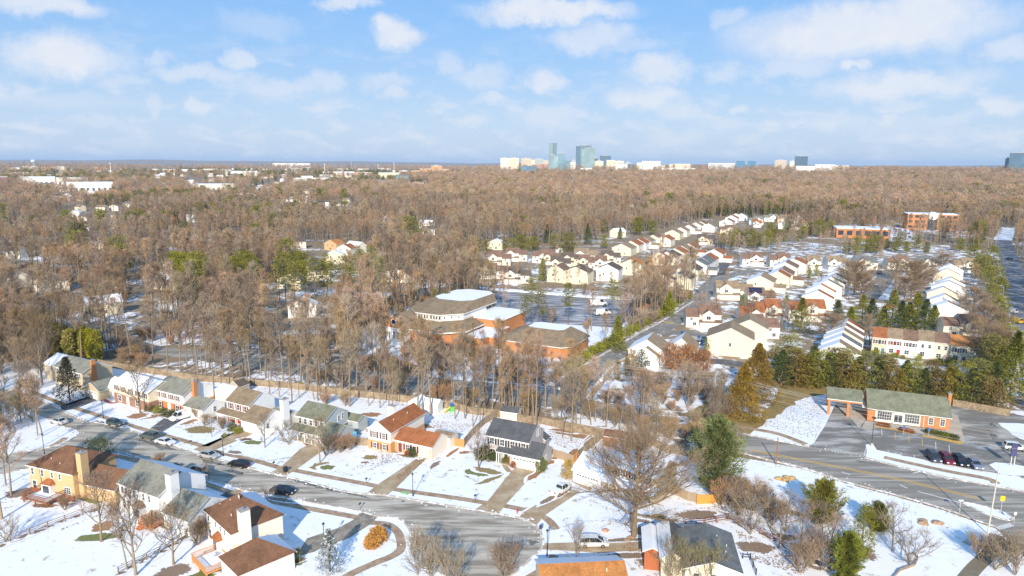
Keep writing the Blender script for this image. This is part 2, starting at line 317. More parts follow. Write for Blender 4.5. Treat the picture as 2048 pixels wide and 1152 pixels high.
# main road
far=[(0,640),(112,644),(212,666),(330,694),(512,714),(700,738),(850,754),(1000,768),(1100,776),(1168,797),(1300,822),(1400,846),(1493,869),(1581,887),(1618,894),(1726,914),(1811,936),(1911,958),(2023,978),(2150,1005),(2400,1050)]
near=[(2400,1240),(2140,1110),(2031,1089),(2006,1064),(1991,1054),(1961,1044),(1881,1016),(1786,989),(1691,964),(1606,936),(1536,920),(1450,898),(1350,875),(1250,850),(1170,832),(1100,815),(1000,799),(850,785),(700,768),(512,736),(330,712),(212,682),(112,658),(0,654)]
sheet('main_road',far+near,.045,ASPH2)
def kerb(pl,name='kerb',wd=.35,h=.13,world=False): ribbon(name,pl,wd,.03,KERB,h,keep=False,world=world)
kerb(near[4:16]); kerb(far[9:15])
kerb([(1728,916),(1811,937),(1911,959),(2023,979),(2150,1006)])
ribbon('yellow_line',[(1500,899),(1660,930),(1786,955),(1880,977),(1966,998)],.28,.054,YEL,keep=False)
ribbon('yellow_line',[(1500,901.5),(1660,932.5),(1786,958),(1880,980),(1966,1001)],.28,.054,YEL,keep=False)
for a,b in (((1826,947),(1846,942)),((1895,960),(1905,955)),((1890,958),(1912,953)),((1683,944),(1700,950)),((1800,970),(1815,977))): ribbon('road_marking',[a,b],.3,.055,WHT,keep=False,sm=1)
ribbon('road_marking',[(1835,983),(1880,995),(1928,1008)],.3,.055,WHT,keep=False)
for k in range(7):
    f=k/6; ribbon('crosswalk_stripe',[(1991+f*26,1054-f*7),(2001+f*26,1060-f*7)],.45,.055,WHT,keep=False,sm=1)
sheet('median_island',[(1925,1006),(1945,1008),(1985,1018),(2012,1028),(2024,1036),(2016,1040),(1990,1034),(1960,1022)],.10,SN,wob=.15)
kerb([(1925,1006),(1945,1008),(1985,1018),(2012,1028),(2026,1037)]); kerb([(1925,1007),(1960,1023),(1990,1035),(2018,1041),(2026,1037)])
# verge, sidewalk and bank between main road and car park
sheet('snow_bank',[(1731,914),(1731,890),(1745,886),(1753,900),(1800,911),(1870,926),(1950,943),(2060,960),(2060,984),(1911,958),(1811,935)],.06,SN,wob=.25,seed=2)
ribbon('sidewalk',[(1768,915),(1830,929),(1900,944),(1975,958),(1992,968)],1.7,.075,WALK,keep=False)
ribbon('sidewalk',[(1400,838),(1440,848),(1511,859),(1560,869),(1600,884),(1612,889)],1.7,.06,WALK,keep=False)
# bank car park
sheet('car_park',[(1618,893),(1628,886),(1650,852),(1672,806),(1668,785),(1740,770),(1905,800),(2016,826),(2120,845),(2120,965),(1950,940),(1870,924),(1800,909),(1756,899),(1748,888),(1733,890),(1726,914)],.04,LOT)
sheet('plaza',[(1723,858),(1730,842),(1890,862),(1903,826),(1916,832),(1930,884),(1922,888),(1840,868),(1792,859),(1760,854),(1735,862)],.09,CONC2)
sheet('fire_lane_edge',[(1748,853),(1792,858),(1820,866),(1818,868),(1790,861),(1748,855)],.10,YEL,keep=False)
sheet('fire_lane_edge',[(1845,870),(1925,884),(1928,888),(1920,889),(1843,873)],.10,YEL,keep=False)
for k in range(6):
    a=(1763+k*27,858+k*6.5); ribbon('parking_line',[(a[0]+ (0 if k else 0),a[1]),(a[0]+1,a[1]+14)],.14,.048,YEL if k in(1,2,3) else WHT,keep=False,sm=1)
for k in range(3): ribbon('parking_line',[(1776+k*26,900+k*5),(1777+k*26,909+k*5)],.14,.048,WHT,keep=False,sm=1)
sheet('snow_bank',[(1996,846),(2080,850),(2080,890),(2040,878)],.06,SN,wob=.5,seed=7)
sheet('snow_bank',[(1978,930),(1990,925),(2080,935),(2080,955),(2000,948)],.065,SN,wob=.5,seed=8)
sheet('drive_through_pad',[(1672,806),(1668,785),(1740,772),(1730,842),(1718,856),(1700,835),(1680,820)],.05,CONC2)
# side street going up to the estate
side=[(1125,793),(1168,749),(1235,704),(1300,668),(1345,642),(1385,612),(1412,582),(1430,563),(1465,549),(1518,541)]
ribbon('side_street',side,9,.05,mat('estate_asphalt',(.19,.175,.155),.9,.1,.4,col2=(.29,.27,.24),scale2=.2,thr=(.4,.7)))
kerb([(1102,774),(1136,748),(1203,711),(1276,668),(1323,643),(1386,603)],wd=.9); 
kerb([(1168,797),(1183,775),(1198,765),(1213,742),(1226,732),(1240,722),(1264,713)],wd=.9)
kerb([(1278,702),(1312,684),(1322,672),(1310,668)],wd=.6)
ribbon('sidewalk',[(1178,800),(1196,775),(1216,750),(1232,728),(1262,716)],1.5,.03,WALK,keep=False)
ribbon('speed_hump',[(1322,643),(1350,646)],1.6,.058,YEL,keep=False,sm=1)
ribbon('yellow_line',[(1102,772),(1130,752),(1150,738)],.5,.056,YEL,keep=False)
ribbon('residential_road',[(1300,670),(1340,666),(1385,668),(1420,676),(1450,690)],6,.052,MC['estate_asphalt'])
ribbon('residential_road',[(1405,722),(1450,724),(1500,732)],6,.03,DARKA)
ribbon('residential_road',[(1426,566),(1438,545),(1448,522),(1438,492),(1425,470)],7,.043,DARKA,keep=True)
ribbon('residential_road',[(1745,600),(1760,575),(1775,555),(1790,540)],11,.05,MC['estate_asphalt'])
ribbon('snow_strip',[(1765,600),(1785,575),(1802,550)],4,.06,SN,keep=False)
ribbon('residential_road',[(1740,700),(1760,728),(1850,745),(1975,765)],7,.03,DARKA,keep=False)
# right-hand highway
hw=[(2090,760),(2062,660),(2043,600),(2024,540),(2012,500),(2004,480)]
ribbon('highway',hw,11.5,.05,mat('highway_asphalt',(.15,.15,.16),.9,.15,.2,col2=(.40,.40,.43),scale2=.12,thr=(.45,.7),stretch=(60,.3,2)))
ribbon('snow_strip',[(2030,760),(2018,660),(2005,600),(1998,540),(1992,505)],10,.03,SN)
ribbon('snow_strip',[(2004,481),(2011,468),(2015,455)],13,.04,SN,drape=True)
# church car park with thawed bays
sheet('church_car_park',[(925,582),(950,577),(1285,600),(1262,640),(1230,655),(1150,650),(1010,640),(1000,600)],.045,
   mat('slushy_asphalt',(.15,.15,.165),.9,.15,.3,col2=(.46,.46,.48),scale2=.30,thr=(.42,.64),stretch=(28,.25,1.7)))
ribbon('snow_bank',[(925,581),(950,577),(1040,583),(1150,592),(1290,601)],4,.05,SN,h=.5,keep=False)
sheet('church_snow_yard',[(740,640),(790,700),(900,720),(1010,720),(1010,640),(1150,650),(1230,655),(1262,640),(1240,680),(1060,740),(850,735),(700,690)],.02,LAWN2,keep=False)
# office car park far right
sheet('office_car_park',[(1762,468),(1775,452),(1815,458),(1835,472),(1830,485),(1770,482)],.05,mat('snowy_car_park',(.5,.5,.52),.9,.1,.1,col2=(.8,.8,.83),scale2=.05))
for pl in ([(1560,505),(1590,490),(1700,488),(1700,502)],[(1448,493),(1560,480),(1660,488),(1640,500),(1470,505)],[(1760,498),(1840,488),(1900,490),(1900,502),(1800,508)],[(1670,452),(1720,447),(1760,452),(1750,458)],[(1780,445),(1900,452),(1990,478),(1900,476),(1840,462)]):
    CLZ=globals().get('CLZ',0)+1; sheet('snow_clearing',pl,.016+.003*CLZ,MC['estate_ground'],wob=1.2,seed=CLZ)
# residential street with its bulb
up=[(-150,748),(0,776),(60,790),(132,825),(175,842),(250,855),(280,867),(375,900),(462,926),(545,948),(595,959),(692,984),(770,991),(840,1002),(912,1014),(955,1021),(1037,1036),(1062,1046),(1078,1060),(1087,1084),(1082,1098),(1070,1110),(1050,1129),(1020,1152),(985,1165)]
lo=[(930,1165),(887,1150),(845,1134),(826,1110),(822,1088),(820,1064),(808,1046),(790,1036),(755,1033),(722,1024),(640,1009),(540,991),(487,981),(437,965),(330,939),(300,925),(232,904),(160,914),(90,930),(0,950),(-150,985),(-150,935),(37,905),(112,892),(145,878),(157,867),(150,860),(135,856),(60,822),(0,806),(-150,775)]
sheet('residential_street',up+lo,.045,ASPH)
kerb(up[1:]); kerb(lo[:18]); kerb(lo[21:28]); kerb(lo[18:21])
ribbon('sidewalk',[(60,782),(130,810),(147,815),(275,855),(405,892),(425,901),(512,922),(562,936),(590,941),(737,969),(785,978),(912,996),(955,1003),(1005,1011),(1050,1020),(1077,1029),(1095,1039),(1106,1050),(1111,1059)],1.5,.014,WALK)
ribbon('sidewalk',[(232,911),(287,926),(325,941),(400,964),(457,984),(482,989),(575,1009),(710,1034),(737,1044),(775,1049),(795,1064),(802,1084),(800,1101),(780,1114),(750,1126),(700,1149),(670,1170)],1.5,.014,WALK)
ribbon('sidewalk',[(12,910),(87,897),(115,886),(132,875)],1.5,.014,WALK)
ribbon('sidewalk',[(1109,1110),(1100,1125),(1080,1143),(1050,1160)],1.5,.014,WALK)
ribbon('sidewalk',[(1892,1018),(1930,1024),(1965,1042)],1.3,.014,WALK); ribbon('sidewalk',[(1994,1070),(1985,1100),(1950,1135),(1925,1165)],2.2,.014,mat('worn_path',(.2,.17,.12),.9,.2,1))
ribbon('kerb_ridge',[(250,852),(330,884),(400,906)],.5,.05,SN,h=.12,keep=False)
for nm,pl,m in (('driveway',[(124,822),(150,818),(225,789),(212,781),(150,806),(120,812)],DARKA),('driveway',[(300,857),(325,864),(374,834),(345,824)],DARKA),
 ('driveway_apron',[(283,868),(318,879),(334,868),(303,856)],CONC),
 ('driveway',[(380,902),(410,911),(430,900),(512,866),(487,857),(417,893),(400,893)],CONC),
 ('driveway',[(543,944),(568,953),(590,941),(640,905),(670,890),(628,884),(600,898),(562,934)],CONC),
 ('driveway',[(735,985),(772,992),(790,978),(852,918),(838,914),(760,966)],CONC),
 ('driveway',[(948,1020),(997,1031),(1007,1014),(1077,938),(1036,930),(1018,948),(975,1003)],CONC),
 ('driveway',[(1038,1036),(1072,1052),(1088,1032),(1158,985),(1130,975),(1045,1026)],CONC),('driveway',[(1143,963),(1180,982),(1192,966),(1150,955)],CONC),
 ('driveway',[(1187,1084),(1290,1083),(1302,1090),(1296,1108),(1188,1105),(1084,1099),(1085,1087)],CONC),
 ('driveway',[(452,985),(478,977),(478,992),(440,1012),(412,1006)],DARKA),('driveway_apron',[(455,988),(478,974),(492,979),(474,995)],CONC),
 ('driveway',[(595,1108),(614,1077),(677,1056),(712,1037),(722,1022),(757,1032),(742,1048),(700,1075),(640,1098),(612,1113)],mat('grey_concrete',(.22,.19,.15),.9,.1,1,col2=(.31,.27,.22),scale2=.5)),
 ('driveway',[(1360,672),(1395,666),(1425,662),(1442,672),(1400,682)],CONC2)):
    DZ=globals().get('DZ',0)+1; sheet(nm,pl,.0185+.0023*DZ,m,keep=False)
sheet('snow_on_driveway',[(1040,1025),(1060,1030),(1120,985),(1105,980)],.028,SN,keep=False,wob=.25,seed=3)
sheet('snow_on_driveway',[(1098,1085),(1180,1086),(1180,1093),(1098,1091)],.028,SN,keep=False,wob=.3,seed=9)
ribbon('front_path',[(1022,946),(1012,935),(1008,925)],1.1,.02,CONC,keep=False)
ribbon('front_path',[(620,892),(605,880),(598,872)],1.1,.02,MUL,keep=False)
ribbon('front_path',[(205,797),(222,806),(238,803)],1.0,.02,mat('red_brick_path',(.35,.10,.09),.9,.15,3),keep=False)
for p in [(505,885,3,2,'green'),(640,932,3.2,2.4,'grass'),(655,935,2,2,'green'),(795,905,5,1.5,'mulch',-28),(775,900,4,1.2,'grass',-28),(1060,850,4,3,'salt'),(1145,868,7,3,'salt',-30),(1160,860,6,2,'salt',-30),
 (958,945,4.5,2.5,'green'),(975,942,4,2,'grass',-30),(335,830,5,2,'salt',-28),(290,835,5,2.5,'salt',20),(275,832,4,2.5,'salt'),(385,842,4,1.6,'salt',60),(425,862,3,1.6,'grass'),(400,860,6,3,'grass'),(430,835,3,1.5,'salt',-28),
 (860,905,5,.9,'salt',55),(870,898,4,.9,'salt',60),(1108,918,4,1,'salt',60),(1098,925,2.5,1.2,'salt',40),(705,885,4,1.2,'mulch',50),(690,895,3,1,'dirt',50),(740,915,3,1.5,'grass'),
 (1270,1075,2,1.2,'salt'),(1310,1040,6,3,'dirt'),(1335,1036,6,2,'grass'),(1400,1030,8,2,'dirt'),(1300,1060,6,2,'dirt',10),(1450,1000,2.5,1.2,'salt'),(1420,1003,3,1,'salt'),(1560,1075,4,2,'dirt'),(1510,1095,4,3,'dirt'),
 (120,1008,4,1.6,'salt'),(145,1000,4,1.6,'salt'),(90,1012,3,1.4,'mulch'),(180,1000,5,1.2,'green',-20),(205,1055,3,2.5,'salt'),(195,1075,5,2,'green'),(370,1140,6,3,'green'),(380,1150,6,3,'green'),(345,1145,4,3,'dirt'),
 (330,1050,4,1.4,'dirt',-28),(375,1046,3,1.4,'dirt'),(590,1125,3,1.5,'green'),(560,1135,6,1.2,'mulch',37),(480,1140,5,2,'dirt'),(1200,862,3,2,'salt'),(1180,884,6,1,'salt',60),(800,870,7,2,'dirt',-30),(760,860,5,2,'salt'),(740,830,5,2,'salt'),
 (720,850,4,1.5,'salt',55),(560,1000,4,1,'dirt',-20),(300,800,7,1.5,'salt',-28),(320,790,8,2.5,'salt',-30),(270,775,8,3,'dirt',-30),(1330,840,8,3,'dirt'),(1420,1120,5,5,'dirt'),(1310,1120,5,4,'dirt'),(490,878,2,1,'mulch'),(730,925,1.2,.8,'mulch'),
 (1540,1020,9,2,'grass',-20),(1480,1010,5,2,'grass',-25),(1700,1100,6,4,'dirt'),(1600,1100,10,2,'dirt',-45),(1660,1130,5,3,'dirt'),(1560,957,1.6,1,'mulch'),(50,985,5,3,'dirt')]:
    patch(*p)
def strip(pts,m,n,rx=3.0,ry=1.1):
    for i in range(n):
        f=i/(n-1)*(len(pts)-1); k=min(int(f),len(pts)-2); g=f-k; a,b=pts[k],pts[k+1]
        A,B=P(*a),P(*b); patch(a[0]+(b[0]-a[0])*g,a[1]+(b[1]-a[1])*g,rx,ry,m,math.degrees(math.atan2(B.y-A.y,B.x-A.x)))
for p in [(1150,905,1.6,5,'salt',-28),(930,905,2,1.2,'salt'),(905,905,4,.8,'salt',60),(700,880,2,1,'mulch'),(1100,905,1.5,3,'salt',-25),(1068,952,1.2,3.5,'salt',-28),(1120,990,3.5,.9,'salt',48),(1095,1000,.8,4,'dirt',-42),(1178,880,1.2,6,'salt',-33),(1130,862,6,1.2,'salt',-20),(1000,848,4,1,'salt',-25),(880,870,6,1,'salt',-20),(845,850,5,1.5,'dirt',-30),(640,845,6,1.5,'dirt',-25),(480,800,7,1.2,'dirt',-28),(1255,1112,8,1,'dirt',3),(1250,1080,6,.8,'dirt',2),(1350,1085,4,2,'dirt'),(820,835,6,1.5,'dirt',-20),(980,960,5,1,'grass',35),(870,930,1,3,'dirt',-30),(470,905,3,1,'dirt',-20)]: patch(*p)
strip([(20,1085),(110,1048),(232,1006)],'dirt',9); strip([(240,1148),(320,1105),(400,1058)],'dirt',9); strip([(1456,1038),(1530,1070),(1626,1122)],'dirt',10)
# ---------------------------------------------------------------- buildings
SHN=Vector((SH.x,SH.y,0))
def wallmat(w): return WM(w) if isinstance(w,str) else w
def roof_slab(mb,e0,e1,r1,r0,mi):
    """slope: eave e0->e1, ridge r1<-r0 ; thickness down"""
    q=[Vector(p) for p in (e0,e1,r1,r0)]; d=Vector((0,0,-.16)); vs=q+[p+d for p in q]
    n=(q[1]-q[0]).cross(q[3]-q[0]); 
    fs=[(0,1,2,3),(7,6,5,4),(0,4,5,1),(1,5,6,2),(3,7,4,0)]; ms=[mi,2,2,2,2]
    if n.z<0: fs=[tuple(reversed(f)) for f in fs]
    mb.add(vs,fs,ms)
def block(root,hd,x0,x1,y0,y1,z0,ze,rise,axis='x',wall='white',roof='brown',ov=.35,hip=False,snow='auto',og=.25,low=None,lowh=0,wname='wall',rname='roof',hipr=None):
    """one volume: four walls with gable ends, and its roof. low/lowh: lower part of the walls in another material"""
    mb=MB()
    def ring(za,zb,mi):
        mb.add([(x0,y0,za),(x1,y0,za),(x1,y1,za),(x0,y1,za),(x0,y0,zb),(x1,y0,zb),(x1,y1,zb),(x0,y1,zb)],[(0,1,5,4),(1,2,6,5),(2,3,7,6),(3,0,4,7)],mi)
    if low: ring(z0,z0+lowh,1); ring(z0+lowh,ze,0)
    else: ring(z0,ze,0)
    xm,ym=(x0+x1)/2,(y0+y1)/2; mb.add([(x0,y0,z0),(x1,y0,z0),(x1,y1,z0),(x0,y1,z0)],[(0,3,2,1)],0)
    if not hip:
        if axis=='x': mb.add([(x0,y0,ze),(x0,y1,ze),(x0,ym,ze+rise),(x1,y0,ze),(x1,y1,ze),(x1,ym,ze+rise)],[(0,2,1),(3,4,5),(0,3,5,2),(1,2,5,4)],0)
        else: mb.add([(x0,y0,ze),(x1,y0,ze),(xm,y0,ze+rise),(x0,y1,ze),(x1,y1,ze),(xm,y1,ze+rise)],[(0,1,2),(3,5,4),(0,2,5,3),(1,4,5,2)],0)
    w=mb.build(wname,[wallmat(wall)]+([wallmat(low)] if low else []),root)
    rb=MB(); t=.18; zr=ze+rise+t
    def issnow(nx,ny):
        if snow!='auto': return (snow>>(0 if (nx<0 or ny<0) else 1))&1
        n=Vector((nx*math.cos(hd)-ny*math.sin(hd),nx*math.sin(hd)+ny*math.cos(hd),0)); return 1 if n.dot(SHN)>.25 else 0
    if axis=='x':
        k=rise/((y1-y0)/2); zo=ze+t-ov*k
        a,b=x0-og,x1+og; h=((y1-y0)/2 if hip else 0)
        if hip: h*=(hipr or 1); a-=ov-og; b+=ov-og
        ra,rbx=a+(h+ov if hip else 0),b-(h+ov if hip else 0)
        if hip and ra>rbx: ra=rbx=(a+b)/2
        roof_slab(rb,(a,y0-ov,zo),(b,y0-ov,zo),(rbx,ym,zr),(ra,ym,zr),issnow(0,-1))
        roof_slab(rb,(b,y1+ov,zo),(a,y1+ov,zo),(ra,ym,zr),(rbx,ym,zr),issnow(0,1))
        if hip:
            rb.add([(b,y0-ov,zo),(b,y1+ov,zo),(rbx,ym,zr)],[(0,1,2)],issnow(1,0)); rb.add([(a,y1+ov,zo),(a,y0-ov,zo),(ra,ym,zr)],[(0,1,2)],issnow(-1,0))
    else:
        k=rise/((x1-x0)/2); zo=ze+t-ov*k; a,b=y0-og,y1+og
        roof_slab(rb,(x0-ov,b,zo),(x0-ov,a,zo),(xm,a,zr),(xm,b,zr),issnow(-1,0))
        roof_slab(rb,(x1+ov,a,zo),(x1+ov,b,zo),(xm,b,zr),(xm,a,zr),issnow(1,0))
    rf=rb.build(rname,[roofmat(roof,RF[roof]),m_roofsnow(),TRIM()],root)
    return w,rf
WCACHE={}
def pane_mesh(w,h,cols,rows,thin=False,frame='white_trim'):
    k=('p',w,h,cols,rows)
    if k not in WCACHE:
        mb=MB(); mb.box(-w/2+.06,w/2-.06,-.045,-.01,.06,h-.06,0)
        for i in range(1,cols): x=-w/2+w*i/cols; mb.box(x-.03,x+.03,-.062,-.046,.07,h-.07,1)
        for i in range(1,rows): z=h*i/rows; mb.box(-w/2+.07,w/2-.07,-.064,-.048,z-.03,z+.03,1)
        WCACHE[k]=mb.mesh('pane',[GLASS(),TRIM()])
    return WCACHE[k]
def frame_mesh(w,h):
    k=('f',w,h)
    if k not in WCACHE:
        mb=MB(); f=.11
        mb.box(-w/2-f,w/2+f,-.07,.03,h-.02,h+f); mb.box(-w/2-f,w/2+f,-.09,.03,-f,.03); mb.box(-w/2-f,-w/2+.03,-.07,.03,.031,h-.021); mb.box(w/2-.03,w/2+f,-.07,.03,.031,h-.021)
        WCACHE[k]=mb.mesh('frame',[TRIM()])
    return WCACHE[k]
def place(o,root,face,blk,u,z):
    """put o on a face of a block: f front, b back, l, r ends; u = metres along the wall from its left end seen from outside"""
    x0,x1,y0,y1=blk[:4]
    if face=='f': o.location=(x0+u,y0,z); a=0
    elif face=='r': o.location=(x1,y0+u,z); a=PI/2
    elif face=='b': o.location=(x1-u,y1,z); a=PI
    else: o.location=(x0,y1-u,z); a=-PI/2
    o.rotation_euler=(0,0,a); return o
def window(root,blk,face,u,z,w=.9,h=1.35,cols=1,rows=2,shut=None,simple=False):
    f=link('window',frame_mesh(w,h),root); place(f,root,face,blk,u,z); p=link('pane',pane_mesh(w,h,cols,rows),f)
    if shut:
        for s in (-1,1):
            k=('s',h,shut)
            if k not in WCACHE:
                mb=MB(); mb.box(-.2,.2,-.05,.02,-.05,h+.05); WCACHE[k]=mb.mesh('shutter',[mat('shutter_'+shut,{'dark':(.05,.045,.055),'red':(.25,.03,.025),'maroon':(.13,.03,.035),'green':(.05,.08,.07),'grey':(.12,.12,.12)}[shut],.7)])
            q=link('shutter',WCACHE[k],root); place(q,root,face,blk,u+s*(w/2+.34),z)
    return f
def door(root,blk,face,u,z=0,w=1.0,h=2.1,c=(.75,.74,.7),name='door',glass=False):
    k=('d',w,h,c,glass)
    if k not in WCACHE:
        mb=MB(); mb.box(-w/2,w/2,-.05,.02,0,h,0); mb.box(-w/2-.1,w/2+.1,-.07,.02,h+.001,h+.12,1)
        for s in (-1,1): mb.box(s*(w/2+.05)-.049,s*(w/2+.05)+.049,-.07,.02,0,h,1)
        if glass: mb.box(-w/2+.12,w/2-.12,-.06,-.051,.5,h-.15,2)
        else:
            mb.box(-w/2+.12,-.06,-.06,-.051,1.1,h-.2,0); mb.box(.06,w/2-.12,-.06,-.051,1.1,h-.2,0); mb.box(.03+w/2-.14,w/2-.06,-.1,-.051,.95,1.05,1)
        nm='door_%.2f_%.2f_%.2f'%c; WCACHE[k]=mb.mesh(name,[mat(nm,c,.5,.03),TRIM(),GLASS()])
    return place(link(name,WCACHE[k],root),root,face,blk,u,z)
def garage_door(root,blk,face,u,w=4.9,h=2.15,c='white',wins=True,z=0.02):
    k=('g',w,h,c,wins)
    if k not in WCACHE:
        mb=MB(); n=4
        for i in range(n): mb.box(-w/2,w/2,-.05-.004*(i%2),.02,i*h/n,(i+1)*h/n-.025,0)
        mb.box(-w/2-.12,w/2+.12,-.08,.02,h,h+.14,1)
        for s in (-1,1): mb.box(s*(w/2+.07)-.06,s*(w/2+.07)+.06,-.08,.02,0,h-.001,1)
        if wins:
            m=int(w/.62)
            for i in range(m): x=-w/2+w*(i+.5)/m; mb.box(x-.2,x+.2,-.068,-.056,h*.80,h*.93,2)
        WCACHE[k]=mb.mesh('garage_door',[wallmat(c),TRIM(),GLASS()])
    return place(link('garage_door',WCACHE[k],root),root,face,blk,u,z)
def chimney(root,x,y,z0,z1,w=1.0,d=.7,m='white',name='chimney'):
    mb=MB(); mb.box(x-w/2,x+w/2,y-d/2,y+d/2,z0,z1,0); mb.box(x-w/2-.06,x+w/2+.06,y-d/2-.06,y+d/2+.06,z1,z1+.1,1)
    c=mb.build(name,[wallmat(m),mat('chimney_cap',(.35,.33,.3),.6)],root)
    f=MB(); f.tube((x,y,z1+.1),(x,y,z1+.4),.14,.14,8,0,True); f.tube((x,y,z1+.42),(x,y,z1+.5),.22,.2,8,0,True); f.build('flue',mat('grey_metal',(.3,.3,.32),.4,metal=.6),c); return c
def gutter(root,x0,x1,y,z):
    mb=MB(); mb.box(x0,x1,y-.11,y,z-.12,z); mb.build('gutter',TRIM(),root)
def downpipe(root,x,y,z1):
    mb=MB(); mb.box(x-.05,x+.05,y-.1,y-.004,.05,z1); mb.build('downpipe',TRIM(),root)
def vents(root,pts):
    for x,y,z in pts:
        mb=MB(); mb.tube((x,y,z-.3),(x,y,z+.28),.06,.06,6,0,True); mb.build('roof_vent',TRIM(),root)
def dish(root,x,y,z,name='satellite_dish'):
    mb=MB(); mb.tube((x,y,z-.1),(x,y,z+.35),.03,.03,6,0); n=14; vs=[(x,y-.02,z+.45)]
    for r,d in ((.18,.03),(.34,.1)):
        for i in range(n): vs.append((x+r*math.cos(2*PI*i/n),y-d-.0,z+.45+r*math.sin(2*PI*i/n)))
    mb.add(vs,[(0,1+i,1+(i+1)%n) for i in range(n)]+[(1+i,1+n+i,1+n+(i+1)%n,1+(i+1)%n) for i in range(n)],0); mb.tube((x,y-.1,z+.2),(x,y-.4,z+.45),.015,.015,4,0)
    mb.build(name,mat('dish_grey',(.5,.5,.5),.5),root)
def deck(root,x0,x1,y0,y1,z,m,steps=None,rail=True):
    """timber deck: y0 is outer edge"""
    mb=MB(); mb.box(x0,x1,y0,y1,z-.2,z,0)
    for x in (x0+.1,x1-.1,(x0+x1)/2):
        mb.box(x-.08,x+.08,y0+.05,y0+.21,0,z-.2,0)
    d=mb.build('deck',[m],root)
    if rail:
        r=MB(); 
        for (a,b) in (((x0,y1),(x0,y0)),((x0,y0),(x1,y0)),((x1,y0),(x1,y1))):
            A=Vector((*a,0));B=Vector((*b,0)); n=max(2,int((B-A).length/.18))
            for i in range(n):
                p=A.lerp(B,(i+.5)/n); r.box(p.x-.025,p.x+.025,p.y-.025,p.y+.025,z,z+.92,0)
            r.tube((*a,z+.95),(*b,z+.95),.06,.06,4,0)
        r.build('railing',[m],d)
    if steps:
        s=MB(); sx,sy,dx,dy,n=steps
        for i in range(n):
            f=1-i/n; s.box(sx+dx*i*.3-.6*(dy!=0)-.0,sx+dx*i*.3+.6*(dy!=0)+.3*(dx!=0),sy+dy*i*.3-.6*(dx!=0),sy+dy*i*.3+.6*(dx!=0)+.3*(dy!=0),0,max(.1,z*f-.1),0)
        s.build('steps',[m],d)
    t=MB(); t.box(x0+.3,x1-.3,y0+.3,y1-.3,z+.001,z+.06,0); t.build('snow',[m_snow()],d)
    return d
def loc(px,py,z): p=P(px,py,z); return (p.x,p.y,0)
def eps(): 
    eps.k=getattr(eps,'k',0)+1; return .0011*(eps.k%7)
WOODN=lambda: mat('new_timber',(.62,.30,.11),.8,.15,5,col2=(.5,.23,.08),scale2=9)
WOODG=lambda: mat('weathered_timber',(.34,.27,.20),.9,.2,4,col2=(.24,.18,.13),scale2=9)
WOODR=lambda: mat('red_brown_timber',(.26,.11,.06),.9,.2,4)
# ---- subject house: grey, dark roof
def at_eave(px,py,z,hd,inset=0.0):
    p=P(px,py,z); return (p.x,p.y,0)
H=R(-25)
r=thing('house','grey two-storey house with charcoal roof, dark shutters and a white garage door','house',at_eave(969,870,5.2,H),H)
b=(.3,10.1,.4,8.4); block(r,H,*b,0,5.2,2.3,'x','greige','grey')
for u in (1.3,3.7,6.1,8.6): window(r,b,'f',u,3.35,1.05,1.4,2,2,shut='dark')
for u in (1.5,): window(r,b,'f',u,.75,1.15,1.5,2,2,shut='dark')
window(r,b,'r',4.7,5.0,.6,1.3,1,2); window(r,b,'r',5.6,5.0,.6,1.3,1,2)
b2=(3.9,12.1,-1.4,4.9)
b2=(6.5,13.3,-1.2,5.4); block(r,H,*b2,0,2.75,2.0,'x','greige','grey',wname='garage_wall',rname='garage_roof')
garage_door(r,b2,'f',3.3,4.9,2.15); window(r,b2,'r',3.2,1.1,.7,1.3); 
mb=MB(); roof_slab(mb,(3.2,-1.25,2.62),(6.15,-1.25,2.62),(6.15,.39,3.25),(3.2,.39,3.25),0); mb.build('porch_roof',[rmat('grey'),m_roofsnow(),TRIM()],r)
for x in (3.4,3.9): MB().box(x-.08,x+.08,-1.1,-.94,0,2.5).build('porch_post',TRIM(),r)
door(r,b,'f',4.6,0.15,c=(.75,.74,.7),glass=True); window(r,b,'f',5.6,1.0,.9,1.1,3,2,shut='maroon')
MB().box(3.3,6.3,-1.2,.38,0,.14).build('porch_floor',CONC2,r)
b3=(7.2,10.5,8.4,10.6); block(r,H,*b3,0,2.8,1.0,'y','greige','grey',wname='rear_room_wall',rname='rear_room_roof')
vents(r,[(9.2,5.6,7.1),(4.2,5.3,7.1),(6,5.2,7.3)]); gutter(r,.0,10.4,.06,5.05); gutter(r,6.3,13.5,-1.56,2.6); downpipe(r,.4,.39,5.0); downpipe(r,13.2,-1.21,2.6)
# ---- brown roofed split level
H=R(-26)
r=thing('house','split-level house with rust-brown roof, peach siding and orange brick base beside the weathered fence','house',at_eave(733,857,4.6,H),H)
b=(.2,6.2,.2,13.5); block(r,H,*b,0,4.7,1.8,'y','peach','rust',low='bricktan',lowh=2.2)
for u in (1.7,4.2): window(r,b,'f',u,2.85,1.0,1.4,3,3,shut='maroon'); window(r,b,'f',u+.1,.4,.95,1.25,2,2,shut='maroon')
b2=(6.3,16.0,1.6,8.0); block(r,H,*b2,0,2.75,1.75,'x','peach','rust',wname='wing_wall',rname='wing_roof',low='bricktan',lowh=.05)
mb=MB(); mb.box(6.32,12.4,1.52,1.597,0,2.7,0); mb.build('brick_front',[WM('bricktan')],r)
bb=(6.3,16.0,1.52,8.0); door(r,bb,'f',1.5,.1,c=(.2,.05,.05)); window(r,bb,'f',3.4,.9,.95,1.2,2,2,shut='maroon'); window(r,bb,'f',5.2,.8,.95,1.3,1,2,shut='maroon')
garage_door(r,b2,'f',7.9,2.75,2.2,c='cream',wins=False); MB().box(15.55,15.98,1.5,1.59,0,2.7).build('brick_pier',WM('bricktan'),r)
